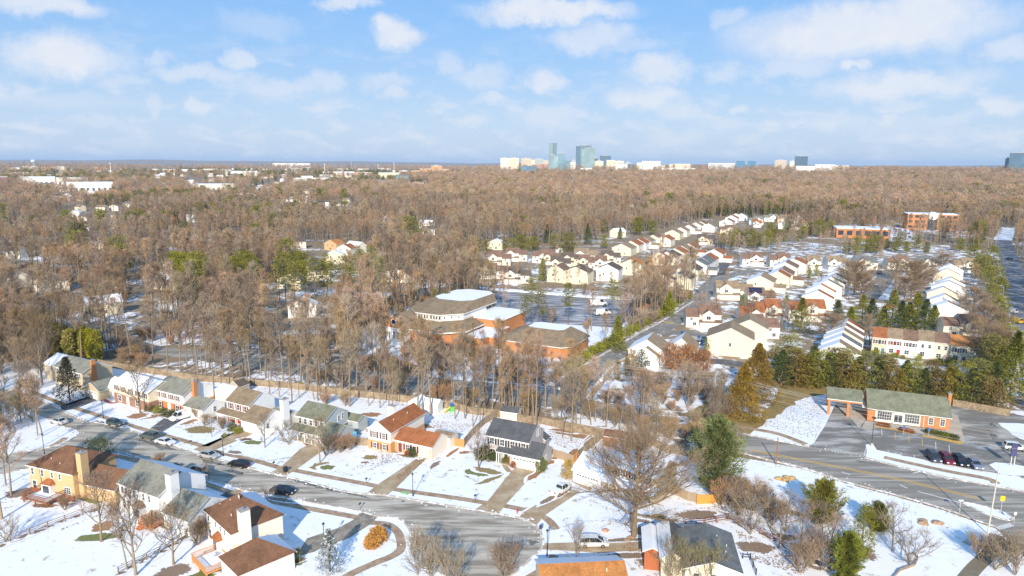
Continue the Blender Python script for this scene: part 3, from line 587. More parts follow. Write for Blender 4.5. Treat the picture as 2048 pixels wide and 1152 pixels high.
chimney(r,1.0,8.0,0,7.4,1.7,1.1,'peach'); vents(r,[(4.4,4,6.0),(4.6,9,6.0)]); gutter(r,6.3,16.2,1.25,2.6); downpipe(r,15.9,1.51,2.6)
b3=(12.4,16.5,8.0,11.5); block(r,H,*b3,0,2.5,.5,'x','peach','ltan',wname='rear_room_wall',rname='rear_room_roof')
# ---- grey-green house
H=R(-27)
r=thing('house','blue-grey two-storey house with faded green roof between the bare yard trees','house',at_eave(589,831,5.2,H),H)
b=(.3,8.6,.4,8.2); block(r,H,*b,0,5.2,2.1,'x','bluegrey','green')
for u in (1.0,2.6,4.2,5.8,7.4): window(r,b,'f',u,3.5,.85,1.45,1,2)
window(r,b,'r',4.6,3.7,.7,1.4,2,2); window(r,b,'r',5.9,3.9,.7,1.4,2,2); window(r,b,'r',7.0,1.2,1.3,1.3,3,2)
b2=(.2,12.9,-1.9,.39); 
mb=MB(); roof_slab(mb,(-.2,-1.75,2.5),(7.0,-1.75,2.5),(7.0,.39,3.4),(-.2,.39,3.4),0); mb.build('porch_roof',[rmat('green'),m_roofsnow(),TRIM()],r)
for x in (.1,2.2,4.3,6.4): MB().box(x-.09,x+.09,-1.65,-1.47,0,2.4).build('porch_post',TRIM(),r)
MB().box(-.1,6.9,-1.7,.38,0,.18).build('porch_floor',CONC2,r)
b2=(7.1,13.1,-1.6,5.0); block(r,H,*b2,0,2.7,1.9,'x','bluegrey','green',wname='garage_wall',rname='garage_roof'); garage_door(r,b2,'f',3.0,4.8,2.15); window(r,b2,'r',2.6,1.0,.9,1.35)
door(r,b,'f',3.2,.2,c=(.6,.58,.55)); window(r,b,'f',1.4,.8,1.5,1.4,3,2); window(r,b,'f',5.2,.8,1.2,1.3,2,2)
b3=(5.5,11.5,8.2,11.6); block(r,H,*b3,0,3.0,.9,'x','bluegrey','green',wname='rear_room_wall',rname='rear_room_roof'); gutter(r,.1,8.8,.06,5.05)
# ---- tan roof white with red shutters
H=R(-29)
r=thing('house','white house with tan roof, red shutters and a porch front of red brick','house',at_eave(449,801,5.2,H),H)
b=(.2,8.2,.4,8.0); block(r,H,*b,0,5.2,2.2,'x','white','tan')
for u in (1.5,4.1,6.6): window(r,b,'f',u,3.4,.85,1.35,1,2,shut='red')
mb=MB(); mb.box(.22,8.18,.3,.396,0,2.7,0); mb.build('brick_front',[WM('brickor')],r)
bb=(.2,8.2,.3,8.0); window(r,bb,'f',2.0,.9,1.8,1.3,3,2); door(r,bb,'f',4.2,.15,c=(.25,.04,.03)); window(r,bb,'f',6.0,.9,1.2,1.3,2,2)
mb=MB(); roof_slab(mb,(-1.2,-1.8,2.55),(8.0,-1.8,2.55),(8.0,.29,3.3),(-1.2,.29,3.3),0); mb.build('porch_roof',[rmat('tan'),m_roofsnow(),TRIM()],r)
for x in (-.9,1.3,3.5,5.7): MB().box(x-.09,x+.09,-1.7,-1.52,0,2.4).build('porch_post',TRIM(),r)
b2=(8.21,14.8,-2.2,5.6); block(r,H,*b2,0,2.7,2.3,'x','white','tan',wname='garage_wall',rname='garage_roof'); garage_door(r,b2,'f',3.3,4.8,2.15,wins=False)
chimney(r,15.4,4.6,0,6.9,1.1,1.9,'white'); window(r,b2,'r',2.0,1.1,.8,1.2); b3=(9.5,15.5,5.61,8.5); block(r,H,*b3,0,2.4,.5,'x','pale','lgrey',wname='rear_room_wall',rname='rear_room_roof')
# ---- white over red brick with tall brick chimney
H=R(-28)
r=thing('house','white upper storey over orange brick, with tall brick chimney and a van before its garage','house',at_eave(305,778,5.2,H),H)
b=(.2,11.4,.4,9.0); block(r,H,*b,0,5.2,2.2,'x','white','lgrey',low='brickor',lowh=2.5)
for u in (1.2,3.6,6.3,8.6): window(r,b,'f',u,3.4,.85,1.3,2,2,shut='maroon')
for u in (1.6,8.6): window(r,b,'f',u,.55,1.5,1.6,2,2,shut='maroon')
door(r,b,'f',5.4,.1); b2=(11.41,18.4,.2,6.6); block(r,H,*b2,0,2.8,1.7,'x','white','lgrey',wname='garage_wall',rname='garage_roof'); garage_door(r,b2,'f',3.2,4.8,2.1,wins=False)
window(r,b2,'r',3.4,1.4,.8,1.3,2,2); chimney(r,12.0,3.2,0,8.3,.8,1.0,'brickor'); gutter(r,0,11.7,.05,5.05); downpipe(r,18.3,.19,2.6)
b3=(12.5,20,9.1,11.5); mb=MB(); roof_slab(mb,(10,9.3,4.2),(20,9.3,4.2),(20,13.0,4.6),(10,13.0,4.6),1); mb.build('rear_roof',[rmat('lgrey'),m_roofsnow(),TRIM()],r); MB().box(10.3,19.7,9.5,12.8,0,4.0).build('rear_wall',WM('pale'),r)
# ---- red brick rambler with snowy roof
H=R(-31)
r=thing('house','brown brick two-storey house with half its roof under snow, behind a tall bare tree','house',at_eave(222,766,5.0,H),H)
b=(.2,15.8,.4,8.6); block(r,H,*b,0,5.0,1.9,'x','cream','brown',low='brickred',lowh=2.5,snow=3)
for u in (1.4,4.6,7.8,11.0,14.0): window(r,b,'f',u,3.3,.95,1.3,2,2,shut='maroon')
for u in (2.6,10.6): window(r,b,'f',u,.5,1.5,1.6,2,2)
door(r,b,'f',6.3,.1); b2=(-5.8,.19,1.2,7.4); block(r,H,*b2,0,2.9,1.6,'x','cream','tan',snow=3,wname='garage_wall',rname='garage_roof'); garage_door(r,b2,'f',2.9,4.6,2.1,wins=False)
# ---- far-left house and its garage
H=R(-30)
r=thing('house','tan house with grey roof and orange brick chimney behind the dark spruce','house',at_eave(105,732,5.0,H),H)
b=(.2,14.5,.4,8.5); block(r,H,*b,0,5.0,2.0,'x','tan','lgrey')
for u in (1.6,4.0,9.5,12): window(r,b,'f',u,3.2,.9,1.3,1,2,shut='grey')
chimney(r,14.9,3.2,0,8.2,.8,1.1,'brickor'); b2=(14.51,23.8,-1.0,6.0)
r=thing('garage_building','low tan garage with snow on its near roof beside the brick chimney house','garage',loc(166,775,2.5),H)
b=(.2,7.0,.3,7.5); block(r,H,*b,0,2.6,1.7,'y','tan','lgrey',snow=1); garage_door(r,b,'f',3.3,4.6,2.0); window(r,b,'r',4,1.1,.8,1.1)
r=thing('house','grey roofed house almost hidden by the bamboo at the far end of the street','house',loc(88,726,4.5),R(-30))
b=(0,9,0,8); block(r,R(-30),*b,0,4.5,2,'x','tan','slate',snow=3); window(r,b,'f',4,3,.9,1.3)
# ---- house behind the great bare tree
H=R(-38)
r=thing('house','house under snowy roofs with a wide white garage door, behind the largest bare tree','house',at_eave(1143,939,2.6,H),H)
b2=(.2,6.6,.3,8.2); block(r,H,*b2,0,2.6,2.3,'x','white','tan',snow=3,wname='garage_wall',rname='garage_roof'); garage_door(r,b2,'f',3.3,5.0,2.1)
b=(6.61,17.5,2.2,10.2); block(r,H,*b,0,5.1,2.2,'x','tan','tan',snow=3)
for u in (1.3,3.6,5.9,8.4): window(r,b,'f',u,3.3,1.0,1.35,2,2,shut='maroon')
mb=MB(); roof_slab(mb,(6.7,-.2,2.5),(17.8,-.2,2.5),(17.8,2.19,3.2),(6.7,2.19,3.2),1); mb.build('porch_roof',[rmat('tan'),m_roofsnow(),TRIM()],r)
for x in (8.5,11,13.5,17.3): MB().box(x-.09,x+.09,-.1,.08,0,2.4).build('porch_post',TRIM(),r)
door(r,b,'f',3,.1,c=(.2,.05,.04)); window(r,b,'f',6.5,.8,1.6,1.4,3,2)
# ---- bottom edge roofs
H=R(5)
r=thing('house','house with a coarse orange-brown roof and a snowy ridge at the bottom edge','house',(4.6,85.4,0),H)
b=(0,12.2,0,9); block(r,H,*b,0,3.0,2.0,'x','tan','orange'); vents(r,[(9.5,3,4.7)])
H=R(-9)
r=thing('house','dark grey roofed house with a lean-to shed roof beside the minivan driveway','house',(25.4,90.4,0),H)
b=(0,7.8,0,10.8); block(r,H,*b,0,4.3,1.3,'y','cream','slate',snow=0)
for u in (1.6,4,6.2): window(r,b,'f',u,2.4,.9,1.3)
b2=(-3.2,-.01,2.6,12.4); block(r,H,*b2,0,4.0,1.0,'y','cream','grey',snow=1,wname='side_wall',rname='side_roof')
b3=(-5.6,-3.21,5.5,12.4); block(r,H,*b3,0,3.2,.6,'y','brick','slate',snow=3,wname='carport_wall',rname='carport_roof'); vents(r,[(6.2,4,5.0),(6.6,6,4.9),(5.4,8,5.2)])
# ---- south side of the street: tan, white, peach
H=R(-20)
r=thing('house','tan-orange stucco house with brown roof, tall chimney and a round deck behind it','house',at_eave(50,930,5.3,H),H)
b=(.3,12.0,.4,9.4); block(r,H,*b,0,5.3,2.6,'x','yellow','brown',hip=True,snow=0)
for u in (1.0,3.6): window(r,b,'f',u,3.5,.7,1.3,1,2)
for u in (6.2,8.2): window(r,b,'f',u,3.6,.6,1.1,1,2)
window(r,b,'f',1.2,.7,1.0,1.6,1,2); window(r,b,'f',9.9,.6,1.6,1.7,3,4)
mb=MB(); mb.box(4.6,7.0,-.6,.39,.3,2.6,0); mb.box(5.0,6.6,-.64,-.601,.8,2.3,1); mb.build('bay',[TRIM(),GLASS()],r)
mb=MB(); mb.add([(4.4,-.8,2.6),(7.2,-.8,2.6),(6.4,.38,3.4),(5.2,.38,3.4)],[(0,1,2,3)]); mb.add([(4.4,-.8,2.6),(4.4,.38,2.6),(5.2,.38,3.4)],[(0,2,1)]); mb.add([(7.2,-.8,2.6),(7.2,.38,2.6),(6.4,.38,3.4)],[(0,1,2)]); mb.build('bay_roof',rmat('rust'),r)
chimney(r,12.7,2.0,0,9.0,1.2,1.5,'yellow'); b2=(13.4,21.5,2.6,9.0); b2=(12.01,20.5,1.8,8.6); block(r,H,*b2,0,3.0,2.2,'x','yellow','brown',wname='garage_wall',rname='garage_roof',snow=0)
vents(r,[(4.5,2,6.4),(7.4,1.5,6.1)]); MB().box(.32,11.9,.3,.39,0,.8).build('brick_base',WM('brick'),r); deck(r,3.4,9.6,-3.4,.28,.9,WOODR(),steps=(2.7,-2.2,-1,0,4))
H=R(-28)
r=thing('house','white siding house with olive-grey roof and a broad white chimney beside the street','house',at_eave(231,966,5.3,H),H)
b=(.3,11.3,.4,9.8); block(r,H,*b,0,5.3,2.5,'x','white','lgrey')
for u,w_ in ((1.0,.8),(2.0,.8),(4.3,.7),(6.9,.6),(8.5,.6)): window(r,b,'f',u,3.6,w_,1.2,1,2)
for u in (1.2,2.3,8.9,10.0): window(r,b,'f',u,.8,.8,1.5,1,2)
mb=MB(); mb.box(5.1,7.5,-.6,.39,.2,2.5,0); mb.box(5.5,7.1,-.64,-.601,.7,2.2,1); mb.build('bay',[TRIM(),GLASS()],r)
mb=MB(); mb.add([(4.9,-.8,2.5),(7.7,-.8,2.5),(7.0,.38,3.3),(5.6,.38,3.3)],[(0,1,2,3)]); mb.add([(4.9,-.8,2.5),(4.9,.38,2.5),(5.6,.38,3.3)],[(0,2,1)]); mb.add([(7.7,-.8,2.5),(7.7,.38,2.5),(7.0,.38,3.3)],[(0,1,2)]); mb.build('bay_roof',rmat('mauve'),r)
chimney(r,12.0,2.8,0,8.8,1.3,1.7,'white'); b2=(11.31,18.8,2.6,9.6); b2=(12.7,19.2,.2,8.4); block(r,H,*b2,0,3.0,2.3,'x','white','lgrey',wname='garage_wall',rname='garage_roof')
deck(r,8.6,12.0,-1.9,.38,.7,mat('redwood',(.45,.16,.06),.8,.1,4),steps=(9.4,-2.0,0,-1,3))
H=R(-45)
r=thing('house','peach-white house with chestnut brown hip roofs, tall white chimney and timber deck','house',at_eave(404,1019,5.3,H),H)
b=(.35,10.7,.45,8.8); block(r,H,*b,0,5.3,2.8,'x','peach','brown',hip=True)
for u in (1.2,4.0,5.9,7.6): window(r,b,'f',u,3.7,.6,1.0,1,2)
for u in (1.4,9.6): window(r,b,'f',u,.6,.9,1.7,1,2)
mb=MB(); mb.box(4.6,6.6,-.4,.44,.1,2.4,0); mb.box(5.0,6.2,-.44,-.401,.5,2.1,1); mb.build('bay',[TRIM(),GLASS()],r)
mb=MB(); mb.add([(4.4,-.6,2.4),(6.8,-.6,2.4),(6.2,.43,3.4),(5.0,.43,3.4)],[(0,1,2,3)]); mb.add([(4.4,-.6,2.4),(4.4,.43,2.4),(5.0,.43,3.4)],[(0,2,1)]); mb.add([(6.8,-.6,2.4),(6.8,.43,2.4),(6.2,.43,3.4)],[(0,1,2)]); mb.build('bay_roof',rmat('rust'),r)
chimney(r,11.4,2.2,0,8.8,1.4,1.5,'peach'); b2=(12.2,19.0,-2.2,6.4); b2=(12.15,18.6,-2.0,6.6); block(r,H,*b2,0,3.0,2.6,'x','peach','brown',hip=True,wname='garage_wall',rname='garage_roof')
vents(r,[(4,3.2,7.2),(7.5,1.8,6.5),(2.6,2,6.4),(8.6,2.4,6.8)]); dish(r,6.0,3.9,8.0); dish(r,14.6,1.6,5.0)
b4=(18.61,21.4,1.0,6.6)
deck(r,6.0,11.6,-4.2,.43,.8,WOODN())
t=MB(); t.tube((8.2,-2,.85),(8.2,-2,1.55),.05,.05,6); t.tube((8.2,-2,1.55),(8.2,-2,1.6),.7,.7,14,0,True)
o=t.build('garden_table',mat('snowy_table',(.7,.7,.72),.6)); o.matrix_world=Matrix.Translation(r.location)@Matrix.Rotation(H,4,'Z'); tag(o,'round snow-capped table standing on the timber deck of the peach house','table')
# ---- bank
H=R(-22); p=P(1733,841,0)
r=thing('bank_building','single-storey orange brick office with long green-grey roof and a brick chimney','office building',(p.x,p.y,0),H)
b=(.1,17.6,.3,10.8); block(r,H,*b,0,3.4,3.1,'x','brickor','green',ov=.6,snow=0)
for u,w_ in ((3.7,3.1),(9.6,3.1)):
    mb=MB(); mb.box(u-w_/2-.35,u+w_/2+.35,.22,.299,.1,3.3); mb.build('white_surround',WM('pale'),r)
    window(r,(0.1,17.6,.21,9),'f',u,.7,w_,2.1,6,3)
mb=MB(); mb.box(5.7,7.9,.18,.299,.05,3.3,0); mb.box(5.95,6.75,.12,.179,.5,2.3,1); mb.box(6.85,7.65,.12,.179,.5,2.3,1); mb.build('entrance_door',[TRIM(),GLASS()],r)
for u in (13.6,16.0): window(r,b,'f',u,.9,.9,1.7,2,3)
chimney(r,17.95,5.6,0,7.6,.7,1.5,'brickor'); downpipe(r,12.2,.29,3.2); MB().box(.0,17.8,-.33,-.3,3.1,3.25).build('gutter',TRIM(),r)
cb=(-8.6,-1.6,1.2,9.4); mb=MB()
mb2=MB(); z=4.3
roof_slab(mb2,(-9.2,.8,z-.1),(-1.1,.8,z-.1),(-1.1,5.0,z+1.8),(-9.2,5.0,z+1.8),0); roof_slab(mb2,(-1.1,9.2,z-.1),(-9.2,9.2,z-.1),(-9.2,5.0,z+1.8),(-1.1,5.0,z+1.8),1); mb2.build('canopy_roof',[rmat('green'),m_roofsnow(),TRIM()],r)
mb=MB(); mb.box(-9,-1.2,1.0,1.2,z-.7,z-.27); mb.box(-9,-1.2,8.8,9,z-.7,z-.27); mb.build('canopy_beam',WM('brickor'),r)
for x in (-8.6,-4.2):
    for y in (1.1,8.7): MB().box(x-.3,x+.3,y-.3,y+.3,0,z-.71).build('brick_pier',WM('brickor'),r)
mb=MB(); roof_slab(mb,(-1.05,1.5,2.9),(-.2,1.5,2.9),(-.2,8,3.1),(-1.05,8,3.1),1); mb.build('link_roof',[rmat('green'),m_roofsnow(),TRIM()],r)
# ---- bollard-like hedges in front of the bank are with the plants
# ---------------------------------------------------------------- estate houses beyond the main road
HOUSEPOS=[]
def note(r,rad): HOUSEPOS.append((r.location.x,r.location.y,rad))
def simple_window(root,blk,face,u,z,w=.9,h=1.3,shut=None):
    k=('sw',w,h)
    if k not in WCACHE:
        mb=MB(); mb.box(-w/2-.1,w/2+.1,-.05,.02,-.1,h+.1,0); mb.box(-w/2,-.04,-.07,-.051,0,h,1); mb.box(.04,w/2,-.07,-.051,0,h,1); WCACHE[k]=mb.mesh('window',[TRIM(),GLASS()])
    place(link('window',WCACHE[k],root),root,face,blk,u,z)
def from_px(px,py,z,lx,ly,hd):
    p=P(px,py,z); c,s=math.cos(hd),math.sin(hd); return (p.x-(lx*c-ly*s),p.y-(lx*s+ly*c),0)
def gable_house(label,px,py,roof,W=10.5,D=11,wall='cream',ze=5.2,rise=2.9,hd=-27,garage=0,name='house',group=None,win=2,cat='house'):
    H=R(hd); r=thing(name,label,cat,from_px(px,py,ze+rise,W/2,0,H),H,group); b=(0,W,0,D); note(r,9)
    block(r,H,*b,0,ze,rise,'y',wall,roof)
    for i in range(win): simple_window(r,b,'f',W*(i+1)/(win+1),3.3 if i%2==0 else 1.0,.8,1.2)
    simple_window(r,b,'r',3,3.4); simple_window(r,b,'r',7,3.4); simple_window(r,b,'r',5,.9,1.4,1.3)
    if garage:
        g=(W+.01,W+5.5,1.5,8.0); block(r,H,*g,0,2.6,1.4,'x',wall,roof,wname='garage_wall',rname='garage_roof'); garage_door(r,g,'f',2.7,4.4,2.1,wins=False)
    return r
def patio_house(label,px,py,roof,W=12.5,wall='cream',hd=-8,mir=1,solar=False,name='house',group=None,ze=5.2):
    """ridge across the view, front gable and a low garage"""
    H=R(hd); D=8.5; r=thing(name,label,'house',from_px(px,py,ze+2.9,W/2,D/2,H),H,group); note(r,10)
    wl=W*.38; wr=W-wl
    bl=(0,wl,0,D-1) if mir==1 else (wr,W,0,D-1); br=(wl+.01,W,0,D) if mir==1 else (0,wr-.01,0,D)
    block(r,H,*bl,0,ze-1.0,2.6,'x',wall,roof,wname='side_wall',rname='side_roof',og=.1)
    block(r,H,*br,0,ze,2.9,'x',wall,roof)
    gx=br[0]+(br[1]-br[0])*.12; gw=(br[1]-br[0])*.55; g=(gx,gx+gw,-1.2,3.5); block(r,H,*g,2.9,ze+.1,gw*.36,'y',wall,roof,wname='front_gable',rname='gable_roof')
    simple_window(r,g,'f',gw/2,3.5,1.5,1.3)
    q=(br[0],br[1],-2.0,-.01); mb=MB(); roof_slab(mb,(q[0]-.2,q[2]-.5,2.5),(q[1]+.2,q[2]-.5,2.5),(q[1]+.2,-.01,3.25),(q[0]-.2,-.01,3.25),0); mb.build('porch_roof',[rmat(roof),m_roofsnow(),TRIM()],r)
    mb=MB(); mb.box(q[0],q[1],q[2],-.01,0,2.55); mb.build('garage_wall',wallmat(wall),r); garage_door(r,q,'f',(q[1]-q[0])/2,4.6,2.1,wins=False)
    simple_window(r,bl,'f',wl*.4,2.8,.8,1.2); simple_window(r,bl,'f',wl*.65,.8,1.2,1.3); simple_window(r,br,'r',3,3.4); simple_window(r,br,'r',6,1)
    if solar:
        mb=MB(); k=2.9/(D/2)
        for i in range(4):
            for j in range(2):
                x=br[0]+.8+i*1.4; y0=1.0+j*1.45; mb.add([(x,y0,ze+.28+y0*k),(x+1.3,y0,ze+.28+y0*k),(x+1.3,y0+1.35,ze+.28+(y0+1.35)*k),(x,y0+1.35,ze+.28+(y0+1.35)*k)],[(0,1,2,3)])
        mb.build('solar_panel',mat('solar_blue',(.015,.02,.05),.2,.1,spec=.6),r)
    return r
def townhouse(label,px,py,roof,W,wall,hd,zr,D=5.6,depth=11.5,group='stepped townhouses',front=False):
    """one unit of a stepped terrace; ridge along the terrace, near gable at the anchor"""
    H=R(hd); r=thing('townhouse',label,'townhouse',from_px(px,py,zr,depth/2,0,H),H,group); b=(0,depth,0,D); note(r,8)
    block(r,H,*b,0,zr-3.1,3.1,'y',wall,roof,og=.06); simple_window(r,b,'f',depth*.3,zr-5.4,.7,1.0); simple_window(r,b,'r',1.7,3.4); simple_window(r,b,'r',3.9,3.4); simple_window(r,b,'r',2.5,.9,1.3,1.3)
    return r
# terrace seen end-on beside the seven-unit row
for i,(px,py,rf,wl) in enumerate([(1679,686,'tan','white'),(1684,673,'slate','white'),(1688,662,'tan','cream'),(1692,652,'mauve','white'),(1696,643,'rust','white')]):
    townhouse(['nearest unit of the end-on terrace, white gable and tan roof','second unit of the end-on terrace, slate grey roof strip','middle unit of the end-on terrace, tan roof strip','fourth unit of the end-on terrace, mauve roof strip','last unit of the end-on terrace, rust red roof strip'][i],px,py,rf,0,wl,-27,7.9)
# seven facing units
A=P(1745,674,5.6); B=P(1974,698,5.6); H=math.atan2(B.y-A.y,B.x-A.x); Lr=(B-A).length; xs=0
SPEC=[(4.6,'rust','beige','dark','red-brown roof, beige front and blue door, first from the bare tree',(.10,.2,.28)),(4.8,'ltan','white','red','white front with red shutters and red door',(.5,.03,.04)),(4.6,'mauve','white','grey','grey shutters and mauve roof, third from the bare tree',(.5,.5,.48)),(4.9,'ltan','white',None,'plain white front and tan roof in the middle of the row',(.6,.6,.6)),
 (4.6,'mauve','cream',None,'plain cream front and brown roof',(.5,.4,.3)),(5.2,'orange','cream','grey','bright orange roof and grey shutters',(.1,.1,.1)),(5.0,'rust','cream','dark','rust roof and dark shutters at the end of the row',(.08,.08,.08))]
sc_=Lr/sum(s[0] for s in SPEC)
for i,(w_,rf,wl,sh,txt,dc) in enumerate(SPEC):
    w_*=sc_; dz=[0,.12,.05,.35,.3,.0,-.1][i]; off=[0,.25,.2,.6,.55,-.1,-.05][i]
    r=thing('townhouse','facing-row townhouse, '+txt,'townhouse',(A.x+math.cos(H)*xs,A.y+math.sin(H)*xs,0),H,'row of seven facing townhouses'); xs+=w_; note(r,7)
    b=(.02,w_-.02,off,9.5); block(r,H,*b,0,5.6+dz,2.5,'x',wl,rf,og=.02,ov=.3)
    window(r,b,'f',w_*.3,3.6,.8,1.25,1,2,shut=sh); window(r,b,'f',w_*.72,3.6,.8,1.25,1,2,shut=sh); window(r,b,'f',w_*.32,.9,1.3,1.4,2,2); door(r,b,'f',w_*.78,.1,1.0,2.1,c=dc)
# long stepped terrace in the middle
T3=[(1636,582,'rust'),(1642,570,'orange'),(1656,561,'lgrey'),(1663,555,'ltan'),(1672,549,'mauve'),(1683,539,'tan'),(1692,532,'ltan'),(1700,525,'brown')]
for i,(px,py,rf) in enumerate(T3):
    townhouse('long stepped terrace unit with %s roof strip, %s'%({'rust':'a rust red','orange':'a bright orange','lgrey':'a pale grey-green','ltan':'a sandy','mauve':'a mauve','tan':'a tan','brown':'a dark brown'}[rf],['nearest the rust roofed end house','second from the near end','third from the near end','fourth from the near end','fifth from the near end','sixth from the near end','seventh from the near end','farthest up the terrace'][i]),px,py,rf,0,'white' if i%3 else 'pale',-27,8.2,depth=12.5,group='long stepped terrace')
patio_house('rust roofed house closing the near end of the long stepped terrace',1611,598,'rust',W=14,wall='pale',hd=-10)
T4=[(1897,605,'mauve','white'),(1891,590,'orange','white'),(1887,575,'tan','cream'),(1899,563,'lgrey','white'),(1903,556,'brown','white'),(1896,538,'mauve','cream'),(1903,529,'ltan','white')]
for i,(px,py,rf,wl) in enumerate(T4):
    townhouse('unit of the terrace beside the highway trees, %s'%['nearest, white gable wall with one small window','with a bright orange roof strip','with a narrow tan roof strip','with a long pale grey roof strip','with a dark brown roof edge','cream gable with mauve roof','farthest, white gable with tan roof'][i],px,py,rf,0,wl,-27,8.2,depth=14 if i in(0,3) else 12,group='stepped terrace by the highway')
patio_house('red-brown roofed cream house at the near end of the terrace beside the highway trees',1926,628,'mauve',W=15,wall='cream',hd=-12)
# far row of patio houses facing the turning circle
for px,py,rf,lab,mir in ((1503,504,'mauve','with two-part brown roof beside the small blue car',1),(1558,506,'mauve','with brown roof behind the rust saw-tooth roofs',1),(1617,511,'ltan','with a tan roof and arched gable window',1),(1673,512,'ltan','with white gable on its near side',-1),(1730,511,'slate','with slate grey roof and round shrub beside it',-1),(1792,511,'mauve','with peach garage at the head of the turning circle',1),(1858,512,'slate','with weathered grey roof behind the large bare tree',-1),(1926,516,'ltan','with tan and brown roof next to the evergreen belt',1)):
    patio_house('house in the far row '+lab,px,py,rf,W=12.5,hd=-4,mir=mir,wall='white' if px%2 else 'pale',group='far row facing the turning circle')
# central block
for a in [('tan roofed house with white gable beside the bend of the estate road',1468,562,'ltan',17,'pale',-6,-1,False),('house with dark solar panels on its red-brown roof',1521,575,'mauve',12,'white',-8,-1,True),('house with a square rust roof behind the conical shrub',1535,598,'rust',10,'pale',-6,1,False),('house with rust porch roof left of the square rust roof',1501,606,'rust',9,'white',-6,1,False),
          ('brown roofed house with long front gable line, beside the orange arborvitae',1516,628,'mauve',14,'white',-8,-1,False)]:
    patio_house(a[0],a[1],a[2],a[3],W=a[4],wall=a[5],hd=a[6],mir=a[7],solar=a[8])
for a in [('cream gable house rising behind the solar panels',1521,552,'ltan',11,'cream'),('house with a broad orange-brown roof slope in the middle of the saw-tooth row',1556,543,'rust',10,'cream'),('narrow mauve roofed house in the saw-tooth row',1563,538,'mauve',10,'cream'),('cream gable house with thin brown roof strip near the round trees',1571,525,'mauve',11,'pale'),('tall cream gable with red-brown roof topping the saw-tooth row',1588,518,'rust',12,'pale'),
          ('dark roofed gable house behind the bare trees left of the bend',1357,546,'dk',11,'cream'),('dark brown roofed house nearest the bare trees left of the bend',1322,547,'dk',12,'beige'),('tan roofed house with shaded front beside the yellow shrub',1375,530,'dk',10,'cream'),
          ('brown roofed gable house at the left of the middle row',1318,505,'mauve',11,'cream'),('gable house with long mauve roof in the middle row',1334,504,'dk',11,'pale'),('gable house with wide rust roof in the middle row',1350,497,'rust',11,'cream'),('gable house with grey-tan roof strip in the middle row',1363,492,'ltan',10,'pale'),('gable house with bright rust roof at the top of the middle row',1377,488,'rust',11,'white'),
          ('white gable with two small windows and grey roof strip',1392,520,'slate',11,'white'),('white gable with slate roof strip above the parked cars',1403,515,'slate',10,'white'),('gable house with rust roof strip near the turning',1411,510,'rust',10,'pale'),('rust hipped house closing the row by the bare trees',1428,499,'rust',10,'white'),
          ('cream gable house with tan roof at the upper left of the estate',1243,488,'ltan',12,'cream'),('first of the rust striped gables climbing the hill',1262,482,'rust',10,'pale'),('second of the rust striped gables climbing the hill',1276,478,'rust',10,'white'),('tan gable at the foot of the upper saw-tooth row',1287,475,'ltan',10,'pale'),('brown roofed gable next to the dark fir in the upper row',1306,470,'mauve',10,'cream'),('double rust roof gable in the upper row',1327,472,'rust',10,'pale'),
          ('long cream gable in the upper row',1345,460,'ltan',11,'cream'),('cream gable with tan strip in the upper row',1361,455,'ltan',10,'pale'),('white gable with tan strip in the upper row',1377,450,'ltan',10,'white'),('white gable near the top of the upper row',1391,445,'ltan',10,'white'),('brown roofed gable near the top of the upper row',1401,443,'mauve',10,'white'),('tan roofed house at the top of the upper row',1417,447,'tan',10,'white'),
          ('long white gable at the left of the hilltop group',1453,438,'mauve',12,'white'),('second white gable of the hilltop group',1463,431,'rust',11,'white'),('third white gable of the hilltop group',1472,427,'mauve',11,'white'),('grey roofed white gable of the hilltop group',1483,427,'slate',11,'white'),
          ('white gable at the right of the hilltop group',1577,434,'mauve',12,'white'),('low white gable at the right of the hilltop group',1572,442,'mauve',12,'white'),('rust roofed gable at the right end of the hilltop group',1598,431,'rust',11,'white')]:
    gable_house(a[0],a[1],a[2],a[3],W=a[4]*1.13,D=14,wall=a[5],garage=(a[1]%3==0))
for a in [('brown low house below the long white hilltop gable',1455,450,'mauve',14,'beige'),('pale grey-green roofed hilltop house, left one',1511,433,'lgrey',14,'white'),('pale grey-green roofed hilltop house with front gable, right one',1541,428,'lgrey',15,'white'),('small brown roofed white hilltop house above the evergreens',1514,438,'rust',9,'white'),('yellow hilltop house with tan roof',1563,430,'ltan',10,'yellow'),('rust roofed house at the edge of the hilltop evergreens',1610,437,'rust',10,'yellow'),
          ('mauve roofed house at the left edge of the estate',1000,503,'mauve',14,'pale'),('mauve roofed house with a white dormer, second from the left edge',1034,496,'mauve',14,'pale'),('brown roofed house with white front gable behind the bright pine',1085,499,'mauve',12,'white'),('tan roofed house right of the white front gable',1104,502,'mauve',10,'cream'),('highest brown roof of the left group',1130,489,'mauve',12,'white'),('grey roofed house with narrow white gable',1122,512,'dk',12,'cream'),('pale roofed house in the centre of the left group',1144,504,'dk',11,'cream'),
          ('long tan roofed house behind the left group',1172,497,'ltan',15,'white'),('brown roofed house with low gable in the left group',1176,509,'mauve',11,'cream'),('brown roofed house before the tall white gable',1195,511,'mauve',11,'white'),('grey roofed cream house above the tall white gable',1222,501,'dk',12,'cream'),('white fronted house among trunks at the left edge of the car park wood',988,526,'mauve',13,'white'),('white fronted house half hidden behind pines above the church car park',1036,534,'dk',14,'pale'),
          ('beige house beside the top of the estate road',1410,468,'dk',11,'beige')]:
    patio_house(a[0],a[1],a[2],a[3],W=a[4],wall=a[5],hd=-6,mir=1 if a[1]%2 else -1)
